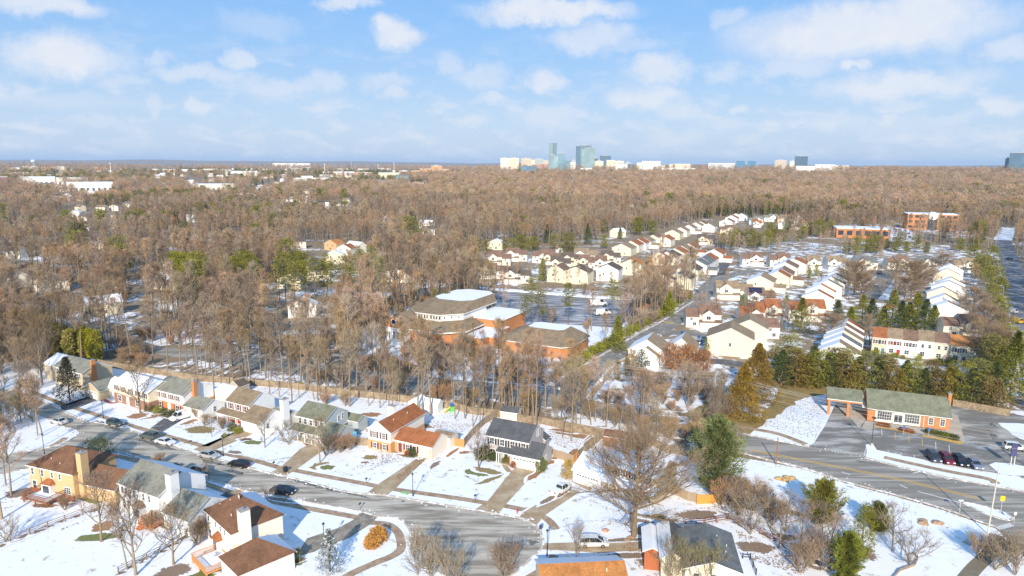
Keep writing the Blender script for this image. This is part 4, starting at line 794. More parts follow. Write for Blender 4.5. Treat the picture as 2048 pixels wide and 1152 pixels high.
for a in [('large yellow-cream gable house above the church car park',1151,534,'dk',14,'cream'),('tall white gable house above the church car park',1215,529,'dk',12,'white'),('cream gable house with orange lit roof',1261,519,'orange',12,'cream'),('narrow cream house side at the left of the large yellow-cream gable',1112,531,'mauve',10,'cream')]:
    gable_house(a[0],a[1],a[2],a[3],W=a[4],wall=a[5],ze=6.2,D=12,hd=-20)
# three large houses at the mouth of the estate
r=patio_house('cream house with two garage doors and orange drive at the mouth of the estate',1405,610,'mauve',W=13.2,wall='pale',hd=-6)
gable_house('large blank cream gable house with one ground-floor window',1462,657,'ltan',W=14.5,D=12,wall='cream',ze=6.0,rise=3.4,hd=-19,win=1)
gable_house('cream gable house peeping over the large blank gable',1500,640,'ltan',W=12,D=11,wall='cream',ze=6.4,rise=3.0,hd=-19,win=0)
H=R(-22); r=thing('house','white house of several tan gables beside the rounded arborvitae','house',from_px(1320,690,7.6,5.5,0,H),H); note(r,11)
b=(-4.5,7.0,1.5,12); block(r,H,*b,0,4.8,3.6,'y','white','ltan'); b2=(7.01,15.5,5,14); block(r,H,*b2,0,5.6,3.4,'y','white','ltan',wname='rear_wall',rname='rear_roof')
b3=(-2.5,5.5,-1.2,1.49); block(r,H,*b3,0,3.9,2.6,'y','white','ltan',wname='front_gable',rname='gable_roof'); window(r,b3,'f',4.6,.9,1.7,1.7,3,3)
b4=(15.51,19.5,4,10); block(r,H,*b4,0,3.2,1.7,'x','white','ltan',wname='wing_wall',rname='wing_roof'); window(r,b4,'f',2,1,.8,1.2)
# ---------------------------------------------------------------- church
H=R(-27); p=P(775,672,0)
r=thing('church','brick church with octagonal tan roof, white clerestory and snowy flat top','church',(p.x,p.y,0),H); CH=r; r.scale=(.95,.95,.95)
def frus(name,poly0,z0,poly1,z1,m,cap=None,parent=r):
    mb=MB(); n=len(poly0); mb.add([(x,y,z0) for x,y in poly0]+[(x,y,z1) for x,y in poly1],[(i,(i+1)%n,n+(i+1)%n,n+i) for i in range(n)],0)
    if cap: mb.add([(x,y,z1) for x,y in poly1],[tuple(range(n))],1)
    return mb.build(name,[m]+([cap] if cap else []),parent)
def octo(x0,x1,y0,y1,c): return [(x0+c,y0),(x1-c,y0),(x1,y0+c),(x1,y1-c),(x1-c,y1),(x0+c,y1),(x0,y1-c),(x0,y0+c)]
BO=WM('brickor'); RT=roofmat('tan',RF['tan'])
o0=octo(-2,32,-2,38,7); frus('wall',o0,0,o0,4.6,BO); oe=octo(-2.8,32.8,-2.8,38.8,7); frus('fascia',oe,4.3,oe,4.8,TRIM()); o1=octo(4,27,5,36,6.5); frus('lower_roof',oe,4.81,o1,7.0,RT)
frus('clerestory',o1,7.0,o1,9.3,WM('white')); oe2=octo(3.4,27.6,4.4,44,6.7); frus('cornice',oe2,9.2,oe2,9.55,TRIM()); o2=octo(7,25,19,43,4.0); frus('upper_roof',oe2,9.56,o2,12.4,RT,m_snow())
mb=MB()
for i in range(8): x=11+i*1.25+(.5 if i>3 else 0); mb.box(x,x+.7,4.95,5.02,7.6,8.8)
for (a,b_) in (((10.5,5),(4,11.5)),((20.5,5),(27,11.5))):
    for f in (.2,.5,.8):
        x=a[0]+(b_[0]-a[0])*f; y=a[1]+(b_[1]-a[1])*f; mb.tube((x,y-.03,8.2),(x+(.0),y+.06,8.2),.55,.55,4,0,True)
mb.build('clerestory_window',GLASS(),r)
b=(1,12,-4.5,6); block(r,H,*b,0,5.6,4.2,'y','brickor','tan',wname='front_gable',rname='gable_roof',low='white',lowh=5.0,snow=1)
mb=MB(); mb.tube((6.5,-4.6,7.2),(6.5,-4.48,7.2),1.25,1.25,20,1,True); mb.tube((6.5,-4.66,7.2),(6.5,-4.61,7.2),.95,.95,20,0,True); mb.build('round_window',[GLASS(),TRIM()],r)
for i in range(5): simple_window(r,b,'f',1.5+i*2.0,.8,.8,2.6)
b=(33,40,-1,20); mb=MB(); mb.box(33,41,2,22,0,3.4); mb.build('side_wall',BO,r); mb=MB(); mb.box(32.9,41.2,1.8,22.2,3.4,3.7); mb.build('flat_roof',m_snow(),r)
q=octo(24,40,18,40,1); frus('hall_wall',q,0,q,6.6,BO); frus('hall_roof',octo(23.6,40.4,17.6,40.4,1),6.61,octo(25,39,20,38,1),7.2,TRIM(),m_snow())
o0=octo(46,74,2,24,3); frus('wing_wall',o0,0,o0,4.2,BO); oe=octo(45.4,74.6,1.4,24.6,3); frus('wing_roof',oe,4.21,octo(54,68,11,20,1.5),7.6,RT,m_snow()); frus('wing_fascia',oe,3.9,oe,4.2,TRIM())
mb=MB(); mb.box(41.2,46,6,14,0,3.2); mb.build('link_wall',BO,r); mb=MB(); mb.box(41.1,46.2,5.8,14.2,3.2,3.5); mb.build('link_roof',m_snow(),r)
KEEP.append([tuple((Matrix.Translation(r.location)@Matrix.Rotation(H,4,'Z')@Vector((x*.95,y*.95,0)))[:2]) for x,y in ((-8,-12),(78,-8),(78,44),(-8,44))])
# ---------------------------------------------------------------- two brick offices at the edge of the wood
def slab_building(name,label,cat,px,py,hd,W,D,Hh,wall,floors,bays,arch=False,roof='snow'):
    H=R(hd); p=P(px,py,0); r=thing(name,label,cat,(p.x,p.y,0),H); note(r,max(W,D)*.8)
    mb=MB(); mb.box(0,W,0,D,0,Hh); mb.build('wall',wallmat(wall),r); mb=MB(); mb.box(-.2,W+.2,-.2,D+.2,Hh,Hh+.5); mb.build('roof',m_snow() if roof=='snow' else TRIM(),r)
    fh=Hh/floors
    for f in range(floors):
        for i in range(bays):
            if arch and abs(i-(bays-1)/2)<1: continue
            u=W*(i+.5)/bays; k=('ow',round(W/bays*.62,2),round(fh*.5,2))
            if k not in WCACHE: m2=MB(); m2.box(-k[1]/2,k[1]/2,-.06,.02,0,k[2]); WCACHE[k]=m2.mesh('window',[mat('dark_glass',(.03,.05,.07),.2,.2,spec=.6)])
            place(link('window',WCACHE[k],r),r,'f',(0,W,0,D),u,f*fh+fh*.3)
    if arch:
        m2=MB(); m2.box(W*.41,W*.59,-.5,-.001,0,Hh*.9); m2.build('atrium_glazing',MC['dark_glass'],r); m3=MB(); m3.tube((W/2,-.7,Hh*.9),(W/2,D*.3,Hh*.9),W*.09,W*.09,20,0,True); m3.build('arched_canopy',TRIM(),r)
    return r
slab_building('office_building','three-storey orange brick office with a central glass arch','office building',1813,458,-19,44,22,15,'brickor',3,8,arch=True)
slab_building('school_building','low bright orange brick building with a snow-covered roof','building',1672,475,-17,42,26,8,'brickor',1,6)
# ---------------------------------------------------------------- houses of the wooded suburb to the west
SUB=[(687,488,'rust','white','white house with an orange roof in the snowy clearing',0),(669,501,'slate','cream','cream gable house in front of the white one with the orange roof',0),(703,483,'slate','pale','snowy-roofed house behind the white one with the orange roof',1),(640,530,'dk','peach','low peach house behind the tall pines',1),(577,546,'tan','cream','cream house among the tall pines',0),(792,535,'dk','peach','narrow peach house beside the ivy-covered trunk',0),(603,597,'dk','white','white house in the shade behind the pine trunks',0),
 (318,548,'slate','pale','pale house with snowy roof behind the tall green pines',1),(208,592,'slate','cream','cream house seen through bare trunks beside the ivy-covered tree',1),(21,493,'slate','pale','pale house with two snowy roofs at the left edge of the suburb',1),(95,486,'tan','yellow','yellow house between two rounded pines',0),(186,480,'dk','pale','pale house just right of the rounded pine',0),(15,543,'slate','pale','low pale house at the left edge below the yellow one',1),(107,551,'dk','peach','long low peach house under the bare trees',1),
 (992,478,'slate','cream','cream house with snowy roof between two groups of round pines',0),(463,467,'dk','peach','peach house showing through grey crowns',1),(357,466,'slate','pale','pale house behind the big green pine',1),(660,479,'orange','yellow','tiny orange-roofed house behind bare trunks',0),(597,476,'dk','peach','long peach house behind the grey crowns',1),(770,431,'slate','white','small snow-roofed house beside the russet tree',0),(850,440,'slate','pale','pale house above the big fir',1),(857,452,'slate','white','white house right of the big fir',1),(855,478,'slate','pale','snow-roofed house at the foot of the big fir',1),
 (1065,409,'mauve','cream','small brown-roofed house deep in the wood',0),(1085,404,'mauve','peach','peach house beside the small brown-roofed one',0),(1262,421,'tan','cream','low cream house in the centre of the wood',1),(1323,408,'slate','white','white house with several gables in the wood',0),(1267,404,'tan','peach','peach roofed house above the low cream one',1),(1243,456,'slate','pale','pale house showing between trunks behind the estate',1),(1426,380,'slate','white','white house high in the wood',0),(1467,364,'tan','peach','peach house high in the wood',0),(1521,379,'tan','peach','long peach house high in the wood',1),
 (220,440,'slate','pale','long pale-roofed house in the left suburb',1),(165,445,'slate','white','white gable left of the long pale-roofed house',0),(162,431,'tan','cream','cream gable in the left suburb',0),(200,431,'slate','pale','grey roofed house in the left suburb',1),(147,421,'slate','white','white house with steep gable in the left suburb',0),(47,443,'slate','pale','grey roofed house near the left edge',1),(182,388,'slate','white','white house on the farther slope, beside its twin',0),(187,394,'slate','pale','pale house on the farther slope, beside its twin',1),(130,394,'slate','white','low white house on the farther slope',1),
 (162,397,'tan','peach','peach house on the farther slope',1),(37,395,'slate','pale','large pale house at the left of the farther slope',1),(72,398,'tan','yellow','yellow house at the left of the farther slope',0),(226,411,'tan','peach','peach house left of the round bare crown',0),(252,406,'slate','pale','grey roofed house on the round hill',1),(247,387,'tan','yellow','yellow roofed house on the farther hill',1),(316,399,'slate','pale','pale grey house on the farther hill',0),(292,402,'slate','bluegrey','blue-grey house on the farther hill',0),(200,412,'tan','peach','peach house between white gables',1),(2,452,'tan','yellow','yellow house cut by the left edge',1),(90,550,'slate','pale','snow-roofed shed-like house below the rounded pine',0)]
for i,(px,py,rf,wl,lab,t) in enumerate(SUB):
    q=P(px,py,8); 
    d=math.hypot(q.x,q.y); H=R([-20,12,-35,40,-5][i%5]); zg=gz(q.x,q.y); p=PD(px,py,d)
    r=thing('suburban_house',lab,'house',(p.x,p.y,min(zg,p.z-8) if d<700 else zg),H,'houses in the wooded suburb'); HOUSEPOS.append((p.x,p.y,(20 if 660<px<710 else 12)+d*.014))
    W=11+(i%3); D=8; b=(-W/2,W/2,0,D)
    block(r,H,*b,0,5,2.6,'x' if t else 'y',wl,rf,snow=3 if (rf=='slate' and i%3) else 'auto')
    simple_window(r,b,'f',W*.3,3.2); simple_window(r,b,'f',W*.7,3.2); simple_window(r,b,'f',W*.5,.8,1.4)
# far suburb: repeated small houses
rr=random.Random(11); HM=[]
def far_house_mesh(wl,rf,k):
    mb=MB(); W,D,h,rs=[(13,9,5,3),(11,8,5.5,2.6),(16,9,3.6,2.4)][k]
    mb.add([(-W/2,-D/2,0),(W/2,-D/2,0),(W/2,D/2,0),(-W/2,D/2,0),(-W/2,-D/2,h),(W/2,-D/2,h),(W/2,D/2,h),(-W/2,D/2,h),(-W/2,0,h+rs),(W/2,0,h+rs)],[(0,1,5,4),(1,2,6,9,5),(2,3,7,6),(3,0,4,8,7)],0)
    wall=mb.mesh('wall',[WM(wl)]); mb=MB(); mb.add([(-W/2-.4,-D/2-.4,h-.1),(W/2+.4,-D/2-.4,h-.1),(W/2+.4,0,h+rs+.1),(-W/2-.4,0,h+rs+.1),(-W/2-.4,D/2+.4,h-.1),(W/2+.4,D/2+.4,h-.1)],[(0,1,2,3),(3,2,5,4)],0)
    return wall,mb.mesh('roof',[m_roofsnow() if rf=='snow' else rmat(rf)])
FH=[far_house_mesh(w_,r_,k) for k,(w_,r_) in enumerate((('white','snow'),('cream','tan'),('pale','slate')))]
for i in range(190):
    a=rr.uniform(-.70,-.12); d=rr.uniform(750,2600)**1.0
    if i>120: a=rr.uniform(-.68,-.2); d=rr.uniform(2500,4300)
    x,y=d*math.sin(a),d*math.cos(a); r=thing('far_house','small pale house among the trees of the distant suburb','house',(x,y,gz(x,y)),rr.uniform(-.6,.6),'houses of the distant suburb')
    s=1.25 if d>2000 else 1.0; r.scale=(s,s,s); wl,rf=FH[i%3]; link('wall',wl,r); link('roof',rf,r); HOUSEPOS.append((x,y,11+d*.012))
# ---------------------------------------------------------------- skyline and commercial buildings
def glassm(n,c): return mat('curtain_wall_'+n,c,.25,.12,.05,spec=.6,col2=tuple(min(1,x*1.5) for x in c),scale2=.012,thr=(.45,.6))
GL={'ltblue':(.20,.29,.31),'blue':(.06,.13,.20),'teal':(.11,.20,.23),'dark':(.10,.14,.18),'vivid':(.05,.20,.36),'navy':(.04,.09,.15)}
SK=[(1001,1017,316,2650,'peach','stone','pinkish apartment slab at the left of the skyline'),(1017,1038,316,2640,'cream','stone','cream apartment slab next to the pinkish one'),(1042,1063,317,2800,'beige','stone','beige apartment block behind the low blue-banded office'),(1068,1087,318,2850,'bluegrey','stone','grey-blue block behind the pink brick building'),(1074,1096,327,2550,'brickp','stone','pink brick building left of the twin tower'),
 (1041,1073,332,2350,'blue','glass','low office with blue glass bands and stepped white roof'),(1106,1114,286,2700,'teal','glass','right half of the tallest slim tower with dark cap'),(1098,1106,286.5,2690,'ltblue','glass','left half of the tallest slim tower with dark cap'),(1097,1117,311,2450,'ltblue','glass','pale glass block in front of the slim tower'),(1117,1130,307.5,2460,'teal','glass','blue-green glass block right of the slim tower'),
 (1131,1141,321,2600,'teal','glass','small blue glass block between the two tower groups'),(1141,1151,324,2500,'peach','stone','small peach block between the two tower groups'),(1152,1160,292,2700,'blue','glass','dark blue edge slab of the largest glass tower'),(1160,1183,291,2680,'teal','glass','rear slab of the largest glass tower'),(1163,1190,297.5,2600,'ltblue','glass','broad pale green front of the largest glass tower'),
 (1062,1070,320,2750,'cream','stone','slim cream block between the beige and grey-blue ones'),(1086,1098,321,2800,'beige','stone','beige block tucked behind the slim tower'),(1144,1152,318,2850,'bluegrey','glass','grey block rising just left of the largest tower'),(1188,1196,316,2850,'dkgrey','stone','thin dark tower right of the largest tower'),(1250,1262,325,2700,'bluegrey','stone','grey-blue block behind the white office'),(1302,1330,330,2900,'pale','stone','low pale block right of the wide white office'),(1190,1207,322,2600,'cream','stone','cream block right of the largest glass tower'),(1200,1222,311.5,2750,'navy','glass','dark navy tower with overhanging top'),(1213,1230,320,2640,'cream','stone','cream building with a rounded roof'),(1230,1248,322,2620,'cream','stone','cream block with flat roof beside the rounded one'),(1229,1255,328,2500,'white','stone','white office front below the cream blocks'),(1255,1262,328,2520,'blue','glass','narrow blue glass end of the white office'),
 (1274,1284,325,2560,'pale','stone','stepped left end of the wide white office'),(1284,1321,322,2580,'white','stone','wide white office with rows of windows'),(1276,1307,337,2450,'white','stone','long low white podium under the wide office'),(1034,1096,348,2250,'white','garage','white banded parking garage in front of the skyline'),(1161,1184,336,2400,'white','low','white peaked hall under the largest glass tower'),(1193,1233,341,2350,'white','low','low white hall right of the peaked one'),
 (980,1040,340,2500,'white','low','long low white hall left of the garage'),(1118,1160,338,2400,'blue','glass','low building with a long blue glass strip'),(1096,1130,344,2300,'pale','low','low pale hall beside the garage'),
 (1339,1347,328,2900,'cream','stone','small cream tower of the hilltop apartments'),(1349,1381,327.5,2880,'cream','stone','stepped cream hilltop apartments'),(1320,1396,336,2700,'white','low','thin white hall before the hilltop apartments'),(1417,1470,326.5,2700,'white','garage','long white banded office alone on the ridge'),(1473,1490,322,2700,'vivid','glass','bright blue cube, left of a pair'),(1496,1512,322,2700,'vivid','glass','bright blue cube, right of a pair'),
 (1550,1574,320.5,2800,'beige','stone','beige block left of the dark blue tower'),(1580,1591,322,2850,'pale','stone','narrow pale block beside the dark blue tower'),(1590,1616,312.5,2700,'navy','glass','dark blue tower with a serrated crown'),(1592,1630,332,2500,'white','low','white hall with a red panel below the dark blue tower'),(1630,1670,329,2650,'white','low','white apartments right of the dark blue tower'),(1670,1698,331,2700,'cream','low','cream apartments trailing down the ridge'),
 (2020,2060,306,2700,'blue','glass','blue glass tower cut by the right edge'),(2011,2021,317,2750,'ltblue','glass','pale shoulder of the blue tower at the right edge'),
 (586,662,356,1750,'white','garage','white office with long window bands in the left wood'),(603,625,352,1780,'white','low','raised block on the white office of the left wood'),(722,800,360,1700,'ltblue','glass','low pale glass building in the left wood'),(792,817,350,1690,'teal','glass','slanted glass tower end of the pale glass building'),(757,798,345,2000,'cream','stone','cream block behind the slanted glass tower end'),
 (820,840,341,2900,'orangew','stone','left wing of the long orange block'),(840,862,337,2900,'orangew','stone','middle of the long orange block'),(862,884,331.5,2920,'orangew','stone','tallest part of the long orange block'),(884,900,338,2900,'orangew','stone','right wing of the long orange block'),(785,818,341,2950,'peach','low','peach hall left of the orange block'),(950,1012,341,2900,'white','low','long pale warehouse left of the skyline'),(880,930,346,2600,'white','low','snowy yard building below the orange block'),
 (0,14,353,1500,'brickred','stone','dark brick building cut by the left edge'),(32,110,353.5,1750,'white','low','left half of the long white warehouse'),(112,176,355,1750,'pale','low','right half of the long white warehouse'),(132,225,364.5,1500,'white','low','long low roof line in front of the white warehouse'),(407,436,337.5,2700,'cream','stone','left cream block of the far shopping hall'),(436,462,339,2700,'cream','stone','right cream block of the far shopping hall'),(462,515,342,2500,'peach','low','peach hall beside the cream shopping hall'),
 (300,332,338,2900,'white','low','white roofed store on the far plain'),(332,362,339,2900,'orangew','low','peach fronted store on the far plain'),(362,408,338.5,2950,'white','low','long snow-roofed store on the far plain'),(240,272,338,2900,'orangew','low','orange store on the far plain'),(45,80,332.5,3600,'cream','low','cream sheds near the water tower'),(80,105,334,3500,'orangew','low','orange shed in the far left town'),(105,137,333,3550,'cream','low','snowy shed in the far left town'),(187,210,334.5,3500,'orangew','low','small orange store in the far left town'),(545,620,326.5,5500,'white','low','white sheds on the horizon plain'),
 (555,580,347,2500,'peach','low','peach roofed hall above the white office'),(500,516,341,2700,'dkgrey','low','dark box building on the plain'),(708,730,338,3200,'pale','low','pale block with a mast'),(380,470,368,1500,'pale','low','low grey shed line at the wood edge')]
for (x0,x1,yt,d,colr,st,lab) in SK:
    a=PD(x0,yt,d); b_=PD(x1,yt,d); W=(b_-a).length; xm,ym=(a.x+b_.x)/2,(a.y+b_.y)/2; zt=(a.z+b_.z)/2; zb=gz(xm,ym)-3; hd=math.atan2(b_.y-a.y,b_.x-a.x); Hh=zt-zb; D=min(max(W*.8,22),45)
    if Hh<5: Hh=9; 
    r=thing({'glass':'glass_tower' if Hh>45 else 'glass_office','stone':'office_block','garage':'banded_office','low':'hall_building'}[st],lab,'office building' if st!='low' else 'hall',(a.x,a.y,zb),hd); c=Hh; HOUSEPOS.append((xm,ym,W*.6))
    cm=glassm(colr,GL[colr]) if colr in GL else (mat('orange_wall',(.62,.34,.14),.8,.1) if colr=='orangew' else mat('pink_brick',(.50,.28,.22),.8,.1) if colr=='brickp' else mat('dark_grey_cladding',(.10,.12,.14),.7,.1) if colr=='dkgrey' else wallmat(colr))
    mb=MB(); mb.box(0,W,0,D,0,Hh-1.2); mb.build('wall',cm,r); mb=MB(); mb.box(-.4,W+.4,-.4,D+.4,Hh-1.2,Hh); mb.build('roof',m_snow() if st in('low','garage') else (mat('pale_parapet',(.5,.52,.54),.7) if st!='glass' else mat('dark_cap',(.14,.17,.2),.6)),r)
    fh=3.6; nf=int((Hh-2)/fh)
    if st=='glass':
        mb=MB()
        for f in range(1,nf+1): mb.box(-.12,W+.12,-.14,-.001,f*fh-.35,f*fh+.1)
        for i in range(1,int(W/4.5)): x=i*4.5; mb.box(x-.15,x+.15,-.3,-.141,1,Hh-1.3)
        mb.build('mullion',mat('pale_mullion',(.26,.34,.37),.4,.05),r)
    elif st=='stone':
        nb=max(3,int(W/4.2)); mb=MB()
        for f in range(nf):
            for i in range(nb): x=W*(i+.5)/nb; mb.box(x-.95,x+.95,-.1,.02,f*fh+1.2,f*fh+2.9)
        o=mb.build('window_grid',mat('far_glass',(.10,.14,.19),.3,.2,spec=.5),r)
    elif st=='garage':
        mb=MB()
        for f in range(max(1,nf)): mb.box(-.05+1,W-1,-.1,.02,f*fh+1.4,f*fh+3.0)
        mb.build('window_band',mat('far_glass',(.10,.14,.19),.3,.2,spec=.5),r)
    else:
        mb=MB()
        for i in range(int(W/9)): mb.box(4+i*9,8+i*9,-.1,.02,.5,Hh*.45)
        if mb.v: mb.build('opening',mat('far_glass',(.10,.14,.19),.3,.2,spec=.5),r)
    if Hh>60 or 'block' in lab and Hh>30:
        mb=MB(); mb.box(W*.25,W*.7,D*.3,D*.7,Hh,Hh+3.5); mb.build('roof_plant',mat('grey_plant',(.35,.37,.39),.7),r)
rr=random.Random(21); _src=None
for i in range(34):
    a=rr.uniform(-.66,-.13); d=rr.uniform(2300,4600); x,y=d*math.sin(a),d*math.cos(a); r=thing('hall_building','long pale shed or store on the far western plain','hall',(x,y,gz(x,y)),rr.uniform(-.3,.3),'sheds of the far plain'); HOUSEPOS.append((x,y,60))
    if _src is None:
        mb=MB(); mb.box(-35,35,-14,14,0,8.5); w1=mb.mesh('wall',[WM('pale')]); mb=MB(); mb.box(-35.4,35.4,-14.4,14.4,8.5,10.2); w2=mb.mesh('roof',[m_snow()]); mb=MB(); mb.box(-33,-8,-14.15,-14,3,6.5); w3=mb.mesh('window_band',[mat('far_glass',(.10,.14,.19),.3)]); mb=MB(); mb.box(-35,35,-14,14,0,8.5); w4=mb.mesh('wall',[mat('orange_wall',(.62,.34,.14),.8)]); _src=1
    s=rr.uniform(.7,1.8); r.scale=(s,1,rr.uniform(.8,1.3)); link('wall',w4 if i%5==0 else w1,r); link('roof',w2,r); link('window_band',w3,r)
# water tower and masts
p=PD(66,320,5200); r=thing('water_tower','pale round water tower on the left horizon','water tower',(p.x,p.y,gz(p.x,p.y)),0)
h=p.z-gz(p.x,p.y); mb=MB(); mb.tube((0,0,0),(0,0,h-14),4,3,12); mb.build('column',TRIM(),r); bm=bmesh.new(); bmesh.ops.create_uvsphere(bm,u_segments=20,v_segments=12,radius=13); me=bpy.data.meshes.new('tank'); bm.to_mesh(me); bm.free(); me.materials.append(mat('pale_blue_tank',(.6,.7,.75),.5)); o=link('tank',me,r,(0,0,h-7)); o.scale=(1,1,.75)
for px,yt,d in ((220,327,2800),(616,336,2500),(649,329,2500),(788,326,3200),(703,323,5200),(756,330,3000),(921,345,2600)):
    p=PD(px,yt,d); g=gz(p.x,p.y); r=thing('radio_mast','slender pale mast standing out of the far plain','mast',(p.x,p.y,g),0,'masts on the plain'); mb=MB(); mb.tube((0,0,0),(0,0,p.z-g),1.1,.7,5); mb.build('pole',TRIM(),r); mb=MB(); mb.box(-2,2,-1,1,p.z-g,p.z-g+2); mb.build('mast_head',TRIM(),r)
# ---------------------------------------------------------------- vegetation
def npmesh(name,V,Fl,mats,mi=None):
    """V list of (n,3) arrays, Fl list of index arrays already offset"""
    me=bpy.data.meshes.new(name); V=np.asarray(V,np.float32); me.vertices.add(len(V)); me.vertices.foreach_set('co',V.ravel())
    tot=np.array([len(f) for f in Fl]); idx=np.concatenate([np.asarray(f) for f in Fl]).astype(np.int32)
    me.loops.add(len(idx)); me.loops.foreach_set('vertex_index',idx); me.polygons.add(len(tot)); st=np.concatenate([[0],np.cumsum(tot)[:-1]]).astype(np.int32)
    me.polygons.foreach_set('loop_start',st); me.polygons.foreach_set('loop_total',tot.astype(np.int32))
    for m in mats: me.materials.append(m)
    if mi is not None: me.polygons.foreach_set('material_index',np.asarray(mi,np.int32))
    me.update(calc_edges=True); return me
BARK=mat('grey_brown_bark',(.30,.235,.165),.95,.25,3,col2=(.20,.155,.11),scale2=8,rand=.22)
BARK2=mat('dark_pine_bark',(.17,.115,.08),.95,.25,3,rand=.2)
TWIG=mat('twigs',(.44,.285,.175),.95,.15,.8,rand=.26,col2=(.26,.18,.11),scale2=.02,thr=(.42,.58))
TWIGR=mat('russet_twigs',(.40,.235,.135),.95,.15,.8,rand=.15)
TWIGG=mat('grey_twigs',(.40,.31,.205),.95,.15,.8,rand=.2,col2=(.24,.18,.13),scale2=.025,thr=(.42,.58))
SHOOT=mat('olive_twigs',(.26,.22,.09),.95,.15,.8,rand=.2)
def green(n,c,r=.16): return mat('foliage_'+n,c,.8,.35,.9,col2=tuple(x*.55 for x in c),scale2=.5,thr=(.35,.65),rand=r,spec=.15)
GOL=green('olive_pine',(.25,.235,.04)); GDK=green('dark_conifer',(.11,.135,.045)); GBR=green('bronze_cedar',(.27,.20,.045)); GPI=green('grey_green_pine',(.24,.27,.11)); GYE=green('yellow_green',(.29,.29,.045)); GBL=green('blue_spruce',(.13,.15,.11)); GSP=green('dark_spruce',(.075,.075,.04)); GOR=green('orange_shrub',(.42,.22,.03)); GRD=green('russet_leaves',(.42,.15,.05))
def bare_tree(seed,h,crown_r,clear=.35,limbs=10,l2=5,tw=9,r0=.22,tip=.8,up=.55,sl=.05,spread=1.0,multi=1,twl=(.9,1.9),droop=0,wig=.12):
    """trunk and limbs as tapered tubes; twigs as thin pointed blades"""
    rn=random.Random(seed); mb=MB(); blades=[]
    def tubes(pts,ra,rb,n):
        k=len(pts)-1
        for i in range(k): mb.tube(pts[i],pts[i+1],ra+(rb-ra)*i/k,ra+(rb-ra)*(i+1)/k,n)
    def path(a,d,L,n,w_,lift=0):
        p=[Vector(a)]; d=Vector(d).normalized()
        for i in range(n):
            d=(d+Vector((rn.uniform(-w_,w_),rn.uniform(-w_,w_),rn.uniform(-w_,w_)+lift))).normalized(); p.append(p[-1]+d*(L/n))
        return p
    def rd(up_,az): 
        return Vector((math.cos(az)*(1-up_),math.sin(az)*(1-up_),up_)).normalized()
    for s in range(multi):
        if multi==1: d=Vector((rn.uniform(-.04,.04),rn.uniform(-.04,.04),1))
        else: a=2*PI*s/multi+rn.uniform(-.4,.4); d=Vector((.42*spread*math.cos(a),.42*spread*math.sin(a),1))
        hh=h*(rn.uniform(.75,1) if multi>1 else 1); tr=path((0,0,-.3),d,hh*.93+.3,8,wig*.35,.02); tubes(tr,r0/(multi**.4),r0*.12,7 if h>14 else 6)
        def on(t):
            f=t*8; k=min(int(f),7); return tr[k].lerp(tr[k+1],f-k)
        nl=max(3,int(limbs/(1 if multi==1 else 1.6)))
        for i in range(nl):
            t=clear+(1-clear)*(i+rn.random()*.8)/nl; t=min(t,.99); b=on(t); az_=i*2.4+rn.uniform(-.5,.5)
            prof=math.sin(PI*min(1,(.12+.88*(t-clear)/(1-clear)))**.75)*.9+.18
            Lm=crown_r*prof*rn.uniform(.75,1.2); u_=up*rn.uniform(.6,1.25)+.25*t*(1-clear)
            lp=path(b,rd(min(.92,u_)+0,az_),Lm*1.15,5,wig,.05-droop); ra=r0*.42*(1.15-t)+.02; tubes(lp,ra,.022,5)
            for j in range(l2):
                f=.25+.72*(j+rn.random()*.6)/l2; k=min(int(f*5),4); q=lp[k].lerp(lp[k+1],f*5-k); d0=(lp[k+1]-lp[k]).normalized()
                d1=(d0+Vector((rn.uniform(-1,1),rn.uniform(-1,1),rn.uniform(-.35,.8)-droop))*.8).normalized(); L1=Lm*rn.uniform(.28,.5)*(1.15-f*.4)+.4
                sp=path(q,d1,L1,3,wig*1.3,.06-droop); tubes(sp,ra*.38+.008,.012,3); blades.append((sp,L1))
        blades.append((tr[6:9],1.5))
    V=[];F=[]
    for sp,L1 in blades:
        for m in range(tw):
            f=rn.uniform(.1,1)*(len(sp)-1); k=min(int(f),len(sp)-2); q=sp[k].lerp(sp[k+1],f-k); d0=(sp[k+1]-sp[k]).normalized()
            d2=(d0*.7+Vector((rn.uniform(-1,1),rn.uniform(-1,1),rn.uniform(-.45,.9)-droop))).normalized(); Lt=rn.uniform(*twl)*tip
            sd=d2.cross(Vector((rn.uniform(-1,1),rn.uniform(-1,1),rn.uniform(-1,1)))).normalized()*sl; e=q+d2*Lt; k0=len(V); V+=[q-sd*.5,q+sd*.5,e]; F.append((k0,k0+1,k0+2))
            for _ in range(2):
                g=rn.uniform(.3,.8); c=q.lerp(e,g); d3=(d2+Vector((rn.uniform(-1,1),rn.uniform(-1,1),rn.uniform(-.6,.9)))*.8).normalized(); e3=c+d3*Lt*rn.uniform(.4,.7)
                s3=d3.cross(Vector((rn.uniform(-1,1),rn.uniform(-1,1),1))).normalized()*sl*.8; k0=len(V); V+=[c-s3*.5,c+s3*.5,e3]; F.append((k0,k0+1,k0+2))
    return mb,([tuple(v) for v in V],F)
def tree_meshes(seed,h,cr,bark=None,twig=None,**k):
    mb,(V,F)=bare_tree(seed,h,cr,**k); return mb.mesh('trunk',[bark or BARK],True),npmesh('crown',V,F,[twig or TWIG])
